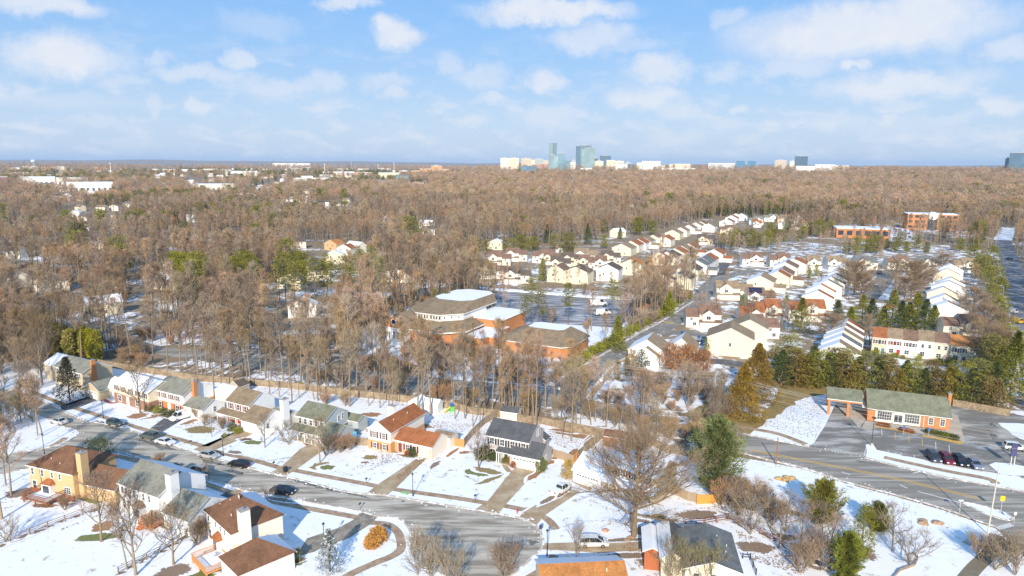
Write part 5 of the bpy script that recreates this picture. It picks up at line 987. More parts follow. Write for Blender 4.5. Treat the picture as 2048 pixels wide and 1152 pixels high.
def plume(seed,h,r,n,leaf,up=.55,clear=.08,sz=.5,prof=1,m=15,r0=.35,taper=.7):
    """conifer whose boughs sweep out and up, each a feathery plume"""
    rn=random.Random(seed); mb=MB(); mb.tube((0,0,-.3),(0,0,h*.9),r0,.05,8); V=[];F=[]
    for i in range(n):
        t=(i+.5)/n; z=h*(clear+(.93-clear)*t); a=i*2.4+rn.uniform(-.4,.4); L_=r*(math.sin(PI*(.18+.78*t))**taper)*rn.uniform(.45,1.25); u_=up*(.5+.9*t)
        d=Vector((math.cos(a),math.sin(a),u_)).normalized(); q=Vector((0,0,z-L_*u_*.45)); k_=6; e=q+d*L_; mb.tube(q,e,.08,.03,4)
        for j in range(3,k_+7):
            f=j/(k_+6); c=q.lerp(e,f)+Vector((0,0,f*f*L_*.18)); w_=L_*.24*(1.25-f)+.18
            for _ in range(m):
                o_=Vector((rn.gauss(0,1),rn.gauss(0,1),rn.gauss(0,.6)))*w_*.55; p=c+o_; b=(d*1.2+o_.normalized()*.7+Vector((0,0,rn.uniform(0,.6)))).normalized(); s=b.cross(Vector((rn.uniform(-1,1),rn.uniform(-1,1),rn.uniform(-1,1)))).normalized()*sz*.16
                k=len(V); V+=[tuple(p-s),tuple(p+s),tuple(p+b*sz*rn.uniform(.7,1.4))]; F.append((k,k+1,k+2))
    return mb.mesh('trunk',[BARK2],True),npmesh('foliage',V,F,[leaf])
def needles(V,F,c,r,n,rn,sz,flat=.6,dirs=None):
    for _ in range(int(n*1.5)):
        d=Vector((rn.gauss(0,1),rn.gauss(0,1),rn.gauss(0,1)*flat)).normalized(); p=c+Vector((d.x*r,d.y*r,d.z*r*flat))*rn.uniform(.35,1)
        a=(d+Vector((rn.uniform(-.5,.5),rn.uniform(-.5,.5),rn.uniform(-.1,.7)))).normalized(); s=a.cross(Vector((rn.uniform(-1,1),rn.uniform(-1,1),rn.uniform(-1,1)))).normalized()
        L_=sz*rn.uniform(.6,1.2); k=len(V); V+=[tuple(p-s*sz*.19),tuple(p+s*sz*.19),tuple(p+a*L_)]; F.append((k,k+1,k+2))
def conifer(seed,h,r,kind='cone',n=70,m=26,sz=.55,bark=None,leaf=None,clear=.1,r0=.2):
    """cone: spruce or cedar; pine: irregular layered crown on a bare stem; broad: rounded white-pine; shrub: egg"""
    rn=random.Random(seed); mb=MB(); tp=[Vector((rn.uniform(-.02,.02)*h*k_,rn.uniform(-.02,.02)*h*k_,h*.96*k_)) for k_ in (0,.3,.6,.8,1)]; tp[0].z=-.3
    for i in range(4): mb.tube(tp[i],tp[i+1],r0*(1-.23*i),r0*(1-.23*(i+1))+.02,7)
    V=[];F=[]
    for i in range(n):
        t=(i+rn.random())/n; az_=i*2.4+rn.uniform(-.4,.4)
        if kind=='cone': z=h*(clear+(1-clear)*t**.85); rad=r*(1-((z/h-clear)/(1-clear)))**.85*rn.uniform(.5,1.08); cs=r*.24*(1.15-t)+.18; fl=.55
        elif kind=='pine': z=h*(clear+(1-clear)*t); pr=math.sin(PI*(.15+.8*t))**.8; rad=r*pr*rn.uniform(.25,1.1); cs=r*rn.uniform(.22,.34); fl=.42
        elif kind=='broad': z=h*(clear+(1-clear)*t); pr=math.sin(PI*(.12+.8*t))**.6; rad=r*pr*rn.uniform(.3,1.05)*(1+.2*math.sin(az_*2+seed)); cs=r*.25; fl=.6
        elif kind=='col': z=h*(clear+(1-clear)*t); pr=(math.sin(PI*min(1,.12+.86*t)))**.55; rad=r*pr*rn.uniform(.5,1); cs=r*.3; fl=1.1
        else: z=h*(clear+(1-clear)*t)*.95; pr=math.sin(PI*(.2+.75*t))**.6; rad=r*pr*rn.uniform(.3,.95); cs=r*.3; fl=.8
        c=Vector((math.cos(az_)*rad,math.sin(az_)*rad,z)); needles(V,F,c,cs,m,rn,sz,fl)
        if kind in('pine','broad') and i%2==0:
            zz=max(.2,z-rad*.25); mb.tube((0,0,zz),(c.x,c.y,c.z),.07,.025,4)
    return mb.mesh('trunk',[bark or BARK2],True),npmesh('foliage',V,F,[leaf or GOL])
TREES=[]
def put(name,label,cat,tm,x,y,s=1.0,rz=None,z=None,group=None,sz=None,part='crown'):
    if z is None: z=gz(x,y)
    r=thing(name,label,cat,(x,y,z),random.Random(int(x*31+y*17)).uniform(0,6.28) if rz is None else rz,group); r.scale=(s*(sz or 1),s*(sz or 1),s)
    link('trunk',tm[0],r); link(part,tm[1],r); TREES.append((x,y)); return r
rr=random.Random(5)
# prototypes of the tall bare woodland trees
WOOD=[tree_meshes(100+i,h,cr,clear=cl,limbs=lm,l2=5,tw=11,r0=r0,twig=[TWIG,TWIGG,TWIG,TWIGR,TWIG,TWIGG,TWIG,TWIG][i],sl=.062,up=u_) for i,(h,cr,cl,lm,r0,u_) in enumerate([(21,3.6,.5,11,.26,.55),(23,4.2,.45,13,.3,.5),(19,3.2,.5,10,.22,.6),(18,4.6,.35,13,.24,.45),(24,3.4,.58,10,.26,.6),(20,4.0,.42,12,.22,.5),(16,3.0,.4,10,.17,.55),(22,3.0,.6,9,.2,.6)])]
# lighter ones for the far wood
def light_tree(seed,h,cr,twig,n=170,sl=.16):
    rn=random.Random(seed); mb=MB(); mb.tube((0,0,-.5),(rn.uniform(-.3,.3),rn.uniform(-.3,.3),h*.8),.2,.07,4)
    V=[];F=[]
    for i in range(7):
        a=i*2.4; z=h*rn.uniform(.4,.7); mb.tube((0,0,z),(cr*.7*math.cos(a),cr*.7*math.sin(a),z+h*.2),.09,.03,3)
    for i in range(n):
        a=rn.uniform(0,6.28); t=rn.random()**.8; z=h*(.42+.52*t); rad=cr*math.sin(PI*(.2+.72*t))**.7*rn.random()**.5
        p=Vector((rad*math.cos(a),rad*math.sin(a),z)); d=Vector((math.cos(a)*rad/cr+rn.uniform(-.4,.4),math.sin(a)*rad/cr+rn.uniform(-.4,.4),rn.uniform(.2,1.3))).normalized(); s=d.cross(Vector((rn.uniform(-1,1),rn.uniform(-1,1),rn.uniform(-1,1)))).normalized()*sl
        k=len(V); V+=[tuple(p-s),tuple(p+s),tuple(p+d*rn.uniform(1.4,2.6))]; F.append((k,k+1,k+2))
    return mb.mesh('trunk',[BARK],True),npmesh('crown',V,F,[twig])
LIGHT=[light_tree(300+i,[17,19,16,20,18][i],[4.2,4.6,4.0,4.4,5.0][i],[TWIG,TWIGG,TWIG,TWIG,TWIGR][i]) for i in range(5)]
YARD=[tree_meshes(200,9,3.6,clear=.2,limbs=12,l2=5,tw=8,r0=.2,up=.5,sl=.045,tip=.7),tree_meshes(201,7.5,3.2,clear=.18,limbs=11,l2=5,tw=7,r0=.16,up=.45,sl=.04,tip=.65,twig=TWIGG),tree_meshes(202,11,4.2,clear=.22,limbs=13,l2=6,tw=8,r0=.22,up=.5,sl=.05,tip=.8),
      tree_meshes(203,5,2.2,clear=.22,limbs=9,l2=4,tw=5,r0=.08,up=.5,sl=.03,tip=.5),tree_meshes(204,6,3.0,clear=.12,limbs=10,l2=5,tw=8,r0=.13,up=.35,sl=.035,tip=.6,multi=3,twig=TWIGG),tree_meshes(205,2.6,1.0,clear=.2,limbs=6,l2=3,tw=3,r0=.03,sl=.02,tip=.4)]
OAK=tree_meshes(77,19.0,10.4,clear=.24,limbs=44,l2=11,tw=13,r0=.55,up=.2,sl=.05,tip=1.15,bark=mat('dark_oak_bark',(.22,.16,.10),.95,.25,3),twig=mat('oak_twigs',(.27,.19,.12),.95,.15,.8),wig=.14)
BUSH=[tree_meshes(210+i,h,cr,clear=.1,limbs=12,l2=4,tw=5,r0=.09,multi=5,spread=sp,sl=.035,tip=.6,twig=t) for i,(h,cr,sp,t) in enumerate([(5.5,2.2,.7,TWIGG),(4,1.8,1.0,TWIG),(3,1.5,1.2,TWIGR),(7,2.6,.5,TWIGG),(8.5,2.4,.55,SHOOT)])]
CON={'pine':[conifer(400+i,h,r,'pine',n=46,m=30,sz=.55,clear=cl,leaf=GOL,r0=.22) for i,(h,r,cl) in enumerate([(18,3.4,.45),(20,3.8,.5),(16,3.2,.35)])],
 'round':[conifer(410+i,h,r,'broad',n=95,m=30,sz=.6,clear=.12,leaf=GOL,r0=.25) for i,(h,r) in enumerate([(14,5.0),(12,4.2)])],
 'fir':[conifer(420+i,h,r,'cone',n=110,m=22,sz=.5,clear=.04,leaf=g) for i,(h,r,g) in enumerate([(14,3.6,GOL),(12,3.0,GDK),(9,2.2,GYE)])],
 'cedar':[conifer(430+i,h,r,'cone' if i%2 else 'broad',n=90,m=30,sz=.38,clear=.04,leaf=g) for i,(h,r,g) in enumerate([(10,2.6,GBR),(9,2.8,GDK),(11,3.0,GOL),(8,2.6,GBR)])],
 'arbor':[conifer(440+i,h,r,'col',n=50,m=24,sz=.3,clear=.0,leaf=g) for i,(h,r,g) in enumerate([(5,1.0,GYE),(6,1.5,GDK),(5,1.1,GBR)])],
 'shrub':[conifer(450+i,h,r,'shrub',n=34,m=24,sz=.22,clear=.0,leaf=g,r0=.06) for i,(h,r,g) in enumerate([(1.5,1.0,GDK),(1.3,1.1,GYE),(1.6,1.0,GBR),(1.2,.9,GRD),(2.6,1.3,GOR),(1.0,.9,GOR)])]}
MANY=[]
def mdef(*a,**k): MANY.append((a,k))
mdef([(1562,770),(1590,772),(1612,772),(1635,776),(1655,775),(1682,776),(1705,782),(1728,784),(1752,784),(1775,786),(1798,790),(1822,792),(1846,796),(1870,799),(1894,802),(1918,806),(1942,810),(1966,814),(1990,818),(1575,752),(1625,755),(1665,762),(1715,768),(1765,772),(1810,776),(1860,782),(1905,788),(1950,796),(1985,800),(1548,756),(1600,758),(1690,766)],'cedar','bronze-green cedar in the dense belt behind the long-roofed brick office','cedars behind the brick office','cedar_tree',.85,1.2,'conifer',1.35)
mdef([(1673,655),(1700,656),(1722,654),(1740,657),(1765,652),(1782,657),(1800,660),(1815,655),(1830,659),(1848,662),(1865,655),(1600,668,.9)],'fir','dark fir in the row behind the facing townhouses','firs behind the townhouses','fir_tree',.85,1.1,'conifer',1.35)
mdef([(1950,552),(1962,560),(1975,570),(1988,585),(1995,605),(1985,560),(1998,640),(1996,665),(2003,690),(2008,715),(2010,740),(1945,535),(1970,545),(1985,530),(2005,765),(1978,620),(1990,745),(1975,760)],'round','rounded olive pine in the belt along the highway','pines along the highway',s0=.75,s1=1.05)
mdef([(1445,492),(1462,496),(1480,494),(1498,498),(1515,498),(1532,494),(1548,490),(1564,488),(1508,485),(1540,480),(1470,483),(1605,478),(1620,470),(1638,474),(1650,462),(1660,470),(1592,486)],'round','rounded olive pine in the grove in the middle of the estate','pines in the estate grove',s0=.8,s1=1.1)
mdef([(1692,508),(1712,510),(1735,506),(1752,508),(1772,500),(1790,504),(1812,506),(1832,500),(1852,508),(1800,490),(1920,503),(1745,495)],'round','rounded olive pine between the far row and the orange brick building','pines before the brick building',s0=.7,s1=.95)
mdef([(1010,502),(1026,505),(1043,502),(1058,504),(1070,500),(1108,498),(938,506),(955,504),(972,506),(1208,497),(925,520)],'round','rounded green pine behind the mauve roofs at the left of the estate','pines at the left of the estate',s0=.7,s1=1.0)
mdef([(1062,652),(1082,655),(1136,650),(1224,640),(893,645),(870,640,.8),(1050,665,.8)],'pine','layered pine with bare trunk standing before the church','pines before the church',s0=.8,s1=.95)
mdef([(505,605),(520,600),(560,612),(572,606),(590,612),(612,606),(630,612),(648,602),(665,606),(690,600),(700,610),(765,592),(722,598),(585,590),(655,585),(745,570)],'pine','tall layered pine with dark trunk in the clump left of the church','tall pines left of the church',s0=1.0,s1=1.2)
mdef([(480,572),(495,575),(378,612),(390,605),(365,575),(395,580),(352,560),(158,530),(170,525),(238,535),(250,545),(575,545),(600,560),(820,500,1.25),(835,502,.9),(515,455),(580,450),(640,408),(650,404),(355,412),(370,408),(388,406),(205,458),(8,450),(265,468),(282,466),(335,458),(135,462),(205,470),(735,400),(710,396),(1135,520),(1275,470),(1305,470,.7),(690,432),(545,470),(372,470,.8)],'round','rounded yellow-green pine rising above the bare crowns of the western wood','pines of the western wood',s0=1.25,s1=1.6)
mdef([(1375,420),(1385,415),(1090,385),(1160,390),(1155,398),(1290,385),(1280,390),(1105,412),(1355,400),(1500,445),(1640,447),(1690,442),(1665,440),(1240,478),(1470,352),(1690,382),(1650,370),(1560,365),(1850,357),(1730,350),(900,395),(945,380),(1000,372),(860,372),(220,372),(238,366),(60,352),(28,352),(260,350)],'fir','dark conifer scattered in the far bare wood','conifers of the far wood','fir_tree',1.1,1.6)
# ---- scattering of the woodland
_ev=[]
for a,k in MANY:
    if a[0][0][1]>100 and 'western' in a[3] or 'church' in a[3] or 'far wood' in a[3] or 'left of the estate' in a[3]:
        for q in a[0]: p=P(q[0],q[1]); d_=math.hypot(p.x,p.y); _ev.append((p.x,p.y,6+d_*.008))
HP=np.array(HOUSEPOS+_ev)
def blocked(x,y,front=0):
    d=np.hypot(HP[:,0]-x,HP[:,1]-y); 
    if (d<HP[:,2]).any(): return True
    for k in (1,2):   # keep the view side of a house thinner, as people keep their front yards
        if front and (np.hypot(HP[:,0]-x,HP[:,1]-HP[:,2]*k-y)<0).any(): return True
    return False
KB=[(np.array(q)[:,0].min()-2,np.array(q)[:,0].max()+2,np.array(q)[:,1].min()-2,np.array(q)[:,1].max()+2,q) for q in KEEP if len(q)<400]
def inkeep(X,Y):
    b=np.zeros(X.shape,bool)
    for (a0,a1,b0,b1,q) in KB:
        m=(X>a0)&(X<a1)&(Y>b0)&(Y<b1)
        if m.any(): b[m]|=inside(q,X[m],Y[m])
    return b
ESTATE=[tuple(P(*p)[:2]) for p in [(1105,785),(1240,685),(1330,640),(1395,590),(1385,560),(1300,560),(1290,600),(950,577),(960,545),(975,490),(1130,492),(1235,485),(1262,476),(1340,457),(1410,441),(1440,435),(1620,430),(1630,445),(1560,470),(1990,500),(2010,560),(2060,840),(1900,830),(1730,800),(1640,900),(1500,880),(1300,840),(1150,815)]]
LAWNS=[tuple(P(*p)[:2]) for p in [(-700,1500),(-700,800),(-60,742),(60,716),(195,728),(325,745),(435,755),(575,768),(712,785),(825,800),(940,820),(1040,835),(1132,850),(1205,868),(1300,885),(1376,897),(1450,910),(1540,925),(1606,939),(1691,967),(1786,992),(1881,1019),(1961,1047),(1991,1057),(2031,1092),(2080,1160),(2200,1500)]]
rg=np.random.default_rng(3)
def grid(d0,d1,step,amax=.70,amin=-.72):
    y1=d1; xs=np.arange(-d1,d1,step); ys=np.arange(d0*.6,d1,step); X,Y=np.meshgrid(xs,ys); X=X+rg.uniform(-.48,.48,X.shape)*step; Y=Y+rg.uniform(-.48,.48,Y.shape)*step
    X=X.ravel();Y=Y.ravel(); D=np.hypot(X,Y); A=np.arctan2(X,Y); m=(D>=d0)&(D<d1)&(A>amin)&(A<amax); return X[m],Y[m]
def noise2(X,Y,s,seed=0):
    v=0
    for k in range(5):
        a=seed*1.7+k*2.1; v=v+np.sin((X*math.cos(a)+Y*math.sin(a))/s*(1+.37*k)+k*1.3+seed)
    return v/5
def pick(X,Y,clear_k=1.0,dens=None):
    m=~inkeep(X,Y)&~inside(ESTATE,X,Y)&~inside(LAWNS,X,Y)
    X=X[m];Y=Y[m]
    d=np.hypot(X[:,None]-HP[None,:,0],Y[:,None]-HP[None,:,1]); m=(d>HP[None,:,2]*clear_k).all(1)
    # sight lines: gardens on the south side of each house stay open
    ux=HP[:,0]/np.hypot(HP[:,0],HP[:,1]); uy=HP[:,1]/np.hypot(HP[:,0],HP[:,1])
    rx=X[:,None]-HP[None,:,0]; ry=Y[:,None]-HP[None,:,1]; al=-(rx*ux+ry*uy); la=np.abs(rx*uy-ry*ux)
    m&=~((al>0)&(al<HP[None,:,2]*3.0)&(la<HP[None,:,2]*.75)).any(1)
    return X[m],Y[m]
X,Y=grid(165,430,5.7); X,Y=pick(X,Y); n=noise2(X,Y,26,2); m=(n>-.55)|(rg.random(len(X))<.35); X,Y=X[m],Y[m]
CHV=[tuple(P(*p)[:2]) for p in [(770,640),(770,735),(1000,775),(1110,770),(1230,700),(1150,640)]]; cv=inside(CHV,X,Y); m=~cv|((rg.random(len(X))<.5)&(np.hypot(X,Y)<235)); X,Y=X[m],Y[m]
o=np.argsort(np.hypot(X,Y)); X,Y=X[o],Y[o]
NT=128
for i in range(min(NT,len(X))):
    d=math.hypot(X[i],Y[i]); k=int(rr.random()*8)
    lab='tall bare tree in the wood behind the long back fence' if d<215 else 'tall bare tree in the wood across the road from the houses' if d<250 else 'tall bare tree in the wood around the brick church'
    put('bare_tree',lab,'tree',WOOD[k],float(X[i]),float(Y[i]),rr.uniform(.8,1.08)*(.66 if bool(inside(CHV,X[i:i+1],Y[i:i+1])[0]) else 1),group='bare woodland trees')
RX,RY=X[NT:],Y[NT:]
X2,Y2=grid(430,1000,7.3); X2,Y2=pick(X2,Y2)
def scatter(name,label,protos,X,Y,s0=.8,s1=1.15,z0=0,kind='stuff'):
    """one stuff object: instances of the given tree meshes over points"""
    n=len(X)
    if n==0: return
    Z=ground(X,Y)-.1; me=bpy.data.meshes.new(name); me.vertices.add(n); me.vertices.foreach_set('co',np.stack([X,Y,Z],-1).astype(np.float32).ravel())
    for nm,ty,arr in (('sc','FLOAT',rg.uniform(s0,s1,n)),('rz','FLOAT',rg.uniform(0,6.28,n)),('pk','INT',rg.integers(0,len(protos),n))):
        a=me.attributes.new(nm,ty,'POINT'); a.data.foreach_set('value',arr.astype(np.float32 if ty=='FLOAT' else np.int32))
    o=link(name,me); o['label']=label; o['kind']=kind
    g=bpy.data.node_groups.new(name,'GeometryNodeTree'); g.interface.new_socket('Geometry',in_out='INPUT',socket_type='NodeSocketGeometry'); g.interface.new_socket('Geometry',in_out='OUTPUT',socket_type='NodeSocketGeometry')
    gi=g.nodes.new('NodeGroupInput'); go=g.nodes.new('NodeGroupOutput'); jn=g.nodes.new('GeometryNodeJoinGeometry'); ln=g.links.new
    def attr(nm,ty): a=g.nodes.new('GeometryNodeInputNamedAttribute'); a.data_type=ty; a.inputs[0].default_value=nm; return a.outputs[0]
    for k,pr in enumerate(protos):
        ip=g.nodes.new('GeometryNodeInstanceOnPoints'); ln(gi.outputs[0],ip.inputs['Points'])
        j2=g.nodes.new('GeometryNodeJoinGeometry')
        for ob in pr:
            oi=g.nodes.new('GeometryNodeObjectInfo'); oi.transform_space='ORIGINAL'; oi.inputs['Object'].default_value=ob; ln(oi.outputs['Geometry'],j2.inputs[0])
        ln(j2.outputs[0],ip.inputs['Instance'])
        cp=g.nodes.new('FunctionNodeCompare'); cp.data_type='INT'; cp.operation='EQUAL'; ln(attr('pk','INT'),cp.inputs[2]); cp.inputs[3].default_value=k; ln(cp.outputs[0],ip.inputs['Selection'])
        cx=g.nodes.new('ShaderNodeCombineXYZ'); ln(attr('rz','FLOAT'),cx.inputs[2]); ln(cx.outputs[0],ip.inputs['Rotation']); ln(attr('sc','FLOAT'),ip.inputs['Scale']); ln(ip.outputs[0],jn.inputs[0])
    ln(jn.outputs[0],go.inputs[0]); md=o.modifiers.new('scatter','NODES'); md.node_group=g; return o
def objs(tm,x,y,label,cat='tree',name='bare_tree',group=None,s=1,part='crown'):
    r=put(name,label,cat,tm,x,y,s,group=group,part=part); return [c for c in r.children]
# the source trees are themselves trees of the wood
def src(protos,pts,label,**k): return [objs(tm,float(x),float(y),label,**k) for tm,(x,y) in zip(protos,pts)]
i0=NT; WS=src(WOOD,list(zip(RX[:8],RY[:8])),'tall bare tree in the wood around the brick church',group='bare woodland trees')
scatter('bare_wood','bare brown and grey deciduous wood beyond the main road and church',WS,RX[8:],RY[8:])
LS=src(LIGHT,list(zip(X2[:5],Y2[:5])),'slender bare tree at the near edge of the far wood',group='bare woodland trees')
scatter('middle_wood','bare deciduous wood stretching behind the estate and the suburb',WS[:6]+LS[:0],X2[5:],Y2[5:],.75,1.05)
X3,Y3=grid(1000,2400,11.5); X3,Y3=pick(X3,Y3,.9); 
A3=np.arctan2(X3,Y3); n=noise2(X3,Y3,120,5); D3=np.hypot(X3,Y3); m=((A3>-.14)|(n>-.25)|(rg.random(len(X3))<.4))&((A3>-.16)|(D3<1650)|(rg.random(len(X3))<.2)); X3,Y3=X3[m],Y3[m]
scatter('far_wood','far bare wood rising to the ridge below the skyline',LS,X3,Y3,.85,1.35)
X4,Y4=grid(2400,5200,21); X4,Y4=pick(X4,Y4,.8); A4=np.arctan2(X4,Y4); n=noise2(X4,Y4,260,7); m=(A4>-.05)&(n>-.7)|((n>-.05)&(rg.random(len(X4))<.25)); X4,Y4=X4[m],Y4[m]
scatter('distant_wood','distant purple-grey woodland on the plain and ridge',LS,X4,Y4,1.2,2.0)
BS=src([BUSH[1],BUSH[2],BUSH[0]],[(float(a),float(b)) for a,b in zip(RX[9:12]+2,RY[9:12]-3)],'low brown brush under the bare trees',cat='shrub',name='bare_shrub',group='brush under the bare trees')
Xb,Yb=grid(165,520,6.0); Xb,Yb=pick(Xb,Yb,.8); nb=noise2(Xb,Yb,18,4); mb_=(nb>-.1); Xb,Yb=Xb[mb_],Yb[mb_]; scatter('woodland_brush','brown brush and saplings under the bare trees',BS,Xb,Yb,.7,1.5)
CS=src([CON['round'][0],CON['fir'][1],CON['round'][1]],[(-260.,700.),(-150.,820.),(330.,1010.)],'dark evergreen rising from the far bare wood',cat='conifer',name='pine_tree',s=1.1,part='foliage',group='evergreens of the far wood')
Xc,Yc=grid(520,3200,19); Xc,Yc=pick(Xc,Yc,.6); nc=noise2(Xc,Yc,150,9)+.35*noise2(Xc,Yc,40,3); mc=(nc>.34)|(rg.random(len(Xc))<.09); Xc,Yc=Xc[mc],Yc[mc]; scatter('distant_evergreens','dark pines scattered and clumped through the far wood',CS,Xc,Yc,1.05,1.6)
print('trees',len(X),len(X2),len(X3),len(X4))
# ---------------------------------------------------------------- individual trees and shrubs
def at(px,py): p=P(px,py); return p.x,p.y
def T(px,py,tm,s,label,cat='tree',name='bare_tree',group=None,sz=None,rz=None,part='crown'):
    x,y=at(px,py); return put(name,label,cat,tm,x,y,s,group=group,sz=sz,rz=rz,part=part)
GF='bare trees inside the back fence'
for i,(px,py,k,s) in enumerate([(429,787,1,.8),(445,785,6,.9),(496,781,0,.85),(584,806,4,.78),(636,801,1,.75),(628,799,6,.9),(699,813,1,.92),(777,822,6,.9),(785,820,5,.7),(835,829,4,.85),(862,830,1,.85),(846,826,7,.8),(910,838,7,.75),(930,837,5,.8),(946,854,7,.72),(960,850,6,.8),(1072,858,4,.9),(1125,874,6,1.0),(1142,882,1,.8),(1035,833,7,.9),(1010,826,6,.95),(598,797,7,.7),(560,795,6,.8),(540,790,7,.75),(655,806,7,.8),(738,812,6,.85),(760,816,7,.75),(1056,842,7,.85),(1160,850,6,.8)]):
    T(px,py,WOOD[k],s,'bare tree standing inside the long back fence behind the row of houses',group=GF)
SP=[tuple(P(*p)[:2]) for p in [(400,742),(700,764),(1000,800),(1160,830),(1300,858),(1290,880),(1130,848),(940,817),(712,783),(400,752)]]
def fill(poly,n,seed,mind=2.6):
    r_=random.Random(seed); xs=[p[0] for p in poly]; ys=[p[1] for p in poly]; out=[]; t=0
    while len(out)<n and t<20000:
        t+=1; x=r_.uniform(min(xs),max(xs)); y=r_.uniform(min(ys),max(ys))
        if bool(inside(poly,np.array([x]),np.array([y]))[0]) and all(math.hypot(x-a,y-b)>mind for a,b in out): out.append((x,y))
    return out
for i,(x,y) in enumerate(fill(SP,62,8)): put('bare_tree','slim bare tree in the strip between the back fence and the main road','tree',WOOD[(i*5)%8],x,y,rr.uniform(.62,.95),group='bare trees between fence and main road')
UN=[tuple(P(*p)[:2]) for p in [(1100,830),(1180,845),(1370,885),(1400,880),(1350,868),(1200,838)]]
for i,(x,y) in enumerate(fill(UN,14,9,3)): put('bare_shrub','tangled bare brush behind the snow-roofed house along the main road','shrub',BUSH[i%4],x,y,rr.uniform(.8,1.3),group='brush along the main road')
SL=[tuple(P(*p)[:2]) for p in [(1240,775),(1300,760),(1420,760),(1470,780),(1478,850),(1400,838),(1300,812)]]
for i,(x,y) in enumerate(fill(SL,26,19,3)): put('bare_shrub','bare brown shrub on the slope between the main road and the white gabled house','shrub',[BUSH[0],BUSH[1],BUSH[2],BUSH[3]][i%4],x,y,rr.uniform(.7,1.25),group='brush on the roadside slope')
LE=[tuple(P(*p)[:2]) for p in [(-60,700),(100,700),(104,760),(60,790),(-60,765)]]
for i,(x,y) in enumerate(fill(LE,34,10,3)): put('bare_tree','low dense brown tree beyond the far end of the street','tree',YARD[2] if i%2 else BUSH[3],x,y,rr.uniform(1.15,1.5),group='brown trees at the far end of the street')
IS=[tuple(P(*p)[:2]) for p in [(-120,800),(20,815),(95,845),(105,868),(20,890),(-120,920)]]
for i,(x,y) in enumerate(fill(IS,34,12,1.8)): put('bare_tree','thin bare tree on the snowy corner island at the street fork','tree',[BUSH[3],YARD[2],WOOD[6],BUSH[4]][i%4],x,y,rr.uniform(.75,1.0),group='bare trees on the corner island')
for px,py,k,s,l in ((4,1038,0,.95,'broad trunked bare tree at the left edge beside the tan house'),(22,990,3,.85,'bare tree with twin shadow left of the tan house'),(-18,1010,1,.9,'bare tree cut by the left edge behind the tan house'),(12,970,6,.9,'slender bare tree nearest the corner of the tan house'),(-40,960,4,.9,'bare tree outside the left edge beside the street'),(85,872,6,.9,'leaning bare tree at the tip of the corner island')):
    T(px,py,WOOD[k],s,l)
for px,py,tm,s,l in ((281,827,YARD[2],1.15,'broad bare tree in front of the brown brick house'),(530,895,YARD[1],.95,'round bare yard tree in the lawn before the blue-grey house'),(578,888,YARD[4],.95,'small clipped bare tree with dense head beside the white garage'),(640,926,YARD[2],.85,'crooked bare tree at the drive of the blue-grey house'),(424,874,YARD[3],.95,'sapling with open crown before the red-shuttered house'),(765,934,YARD[5],1.0,'tiny sapling in the lawn of the split-level house'),(957,938,YARD[0],.92,'bare tree standing in front of the grey subject house'),
  (203,1084,YARD[2],1.05,'bare tree between the tan house and the white house'),(272,1150,YARD[2],1.2,'tall bare tree left of the pair behind the white house'),(255,1140,WOOD[6],.75,'slim bare tree crowding the taller one behind the white house'),(347,1130,YARD[0],1.1,'spreading bare tree behind the white garage'),(12,1084,YARD[4],.8,'small forked fruit tree in the snow at the lower left'),(410,980,YARD[3],1.0,'small bare street tree before the white house garage'),(520,1027,YARD[4],.75,'small bare tree in the shadow of the peach house'),
  (1152,1134,YARD[1],.9,'bare tree in front of the white minivan'),(1785,1102,YARD[1],1.05,'round bare tree alone on the snowy field corner'),(1818,1128,YARD[4],1.0,'wide bare tree over the curved garden edging'),(1375,816,YARD[2],1.05,'bare tree with reddish trunk before the white gabled house'),(1278,840,WOOD[3],.72,'pale barked tree with wide limbs beside the main road'),(1265,790,WOOD[6],.8,'slim pale tree at the corner of the estate road'),
  (1008,1158,BUSH[1],1.35,'dense bare bush at the lower edge of the turning circle'),(902,1178,BUSH[0],1.15,'tall bare bush between the bushes at the bottom of the circle'),(1325,800,YARD[0],.8,'bare tree on the snow between the road and the white gabled house'),(1570,1062,YARD[1],.9,'bare tree leaning over the brown rail fence'),(1500,1068,YARD[4],1.2,'spreading bare tree at the bend of the brown rail fence'),(1557,1098,YARD[0],.85,'bare tree behind the dark grey roof'),(1600,1100,YARD[2],.75,'bare tree right of the dark grey roof'),(1660,1120,YARD[0],.8,'bare tree among the junipers'),(1645,1085,YARD[1],.9,'bare tree in the shade of the large juniper')):
    T(px,py,tm,s,l)
for px,py in ((835,1150),(862,1160),(1380,1185),(1345,1180),(1415,1190)):
    T(px,py,BUSH[3 if px<1000 else 4],1.05,'tall many-stemmed bare bush at the bottom edge of the view','shrub','bare_shrub',group='many-stemmed bushes at the bottom edge')
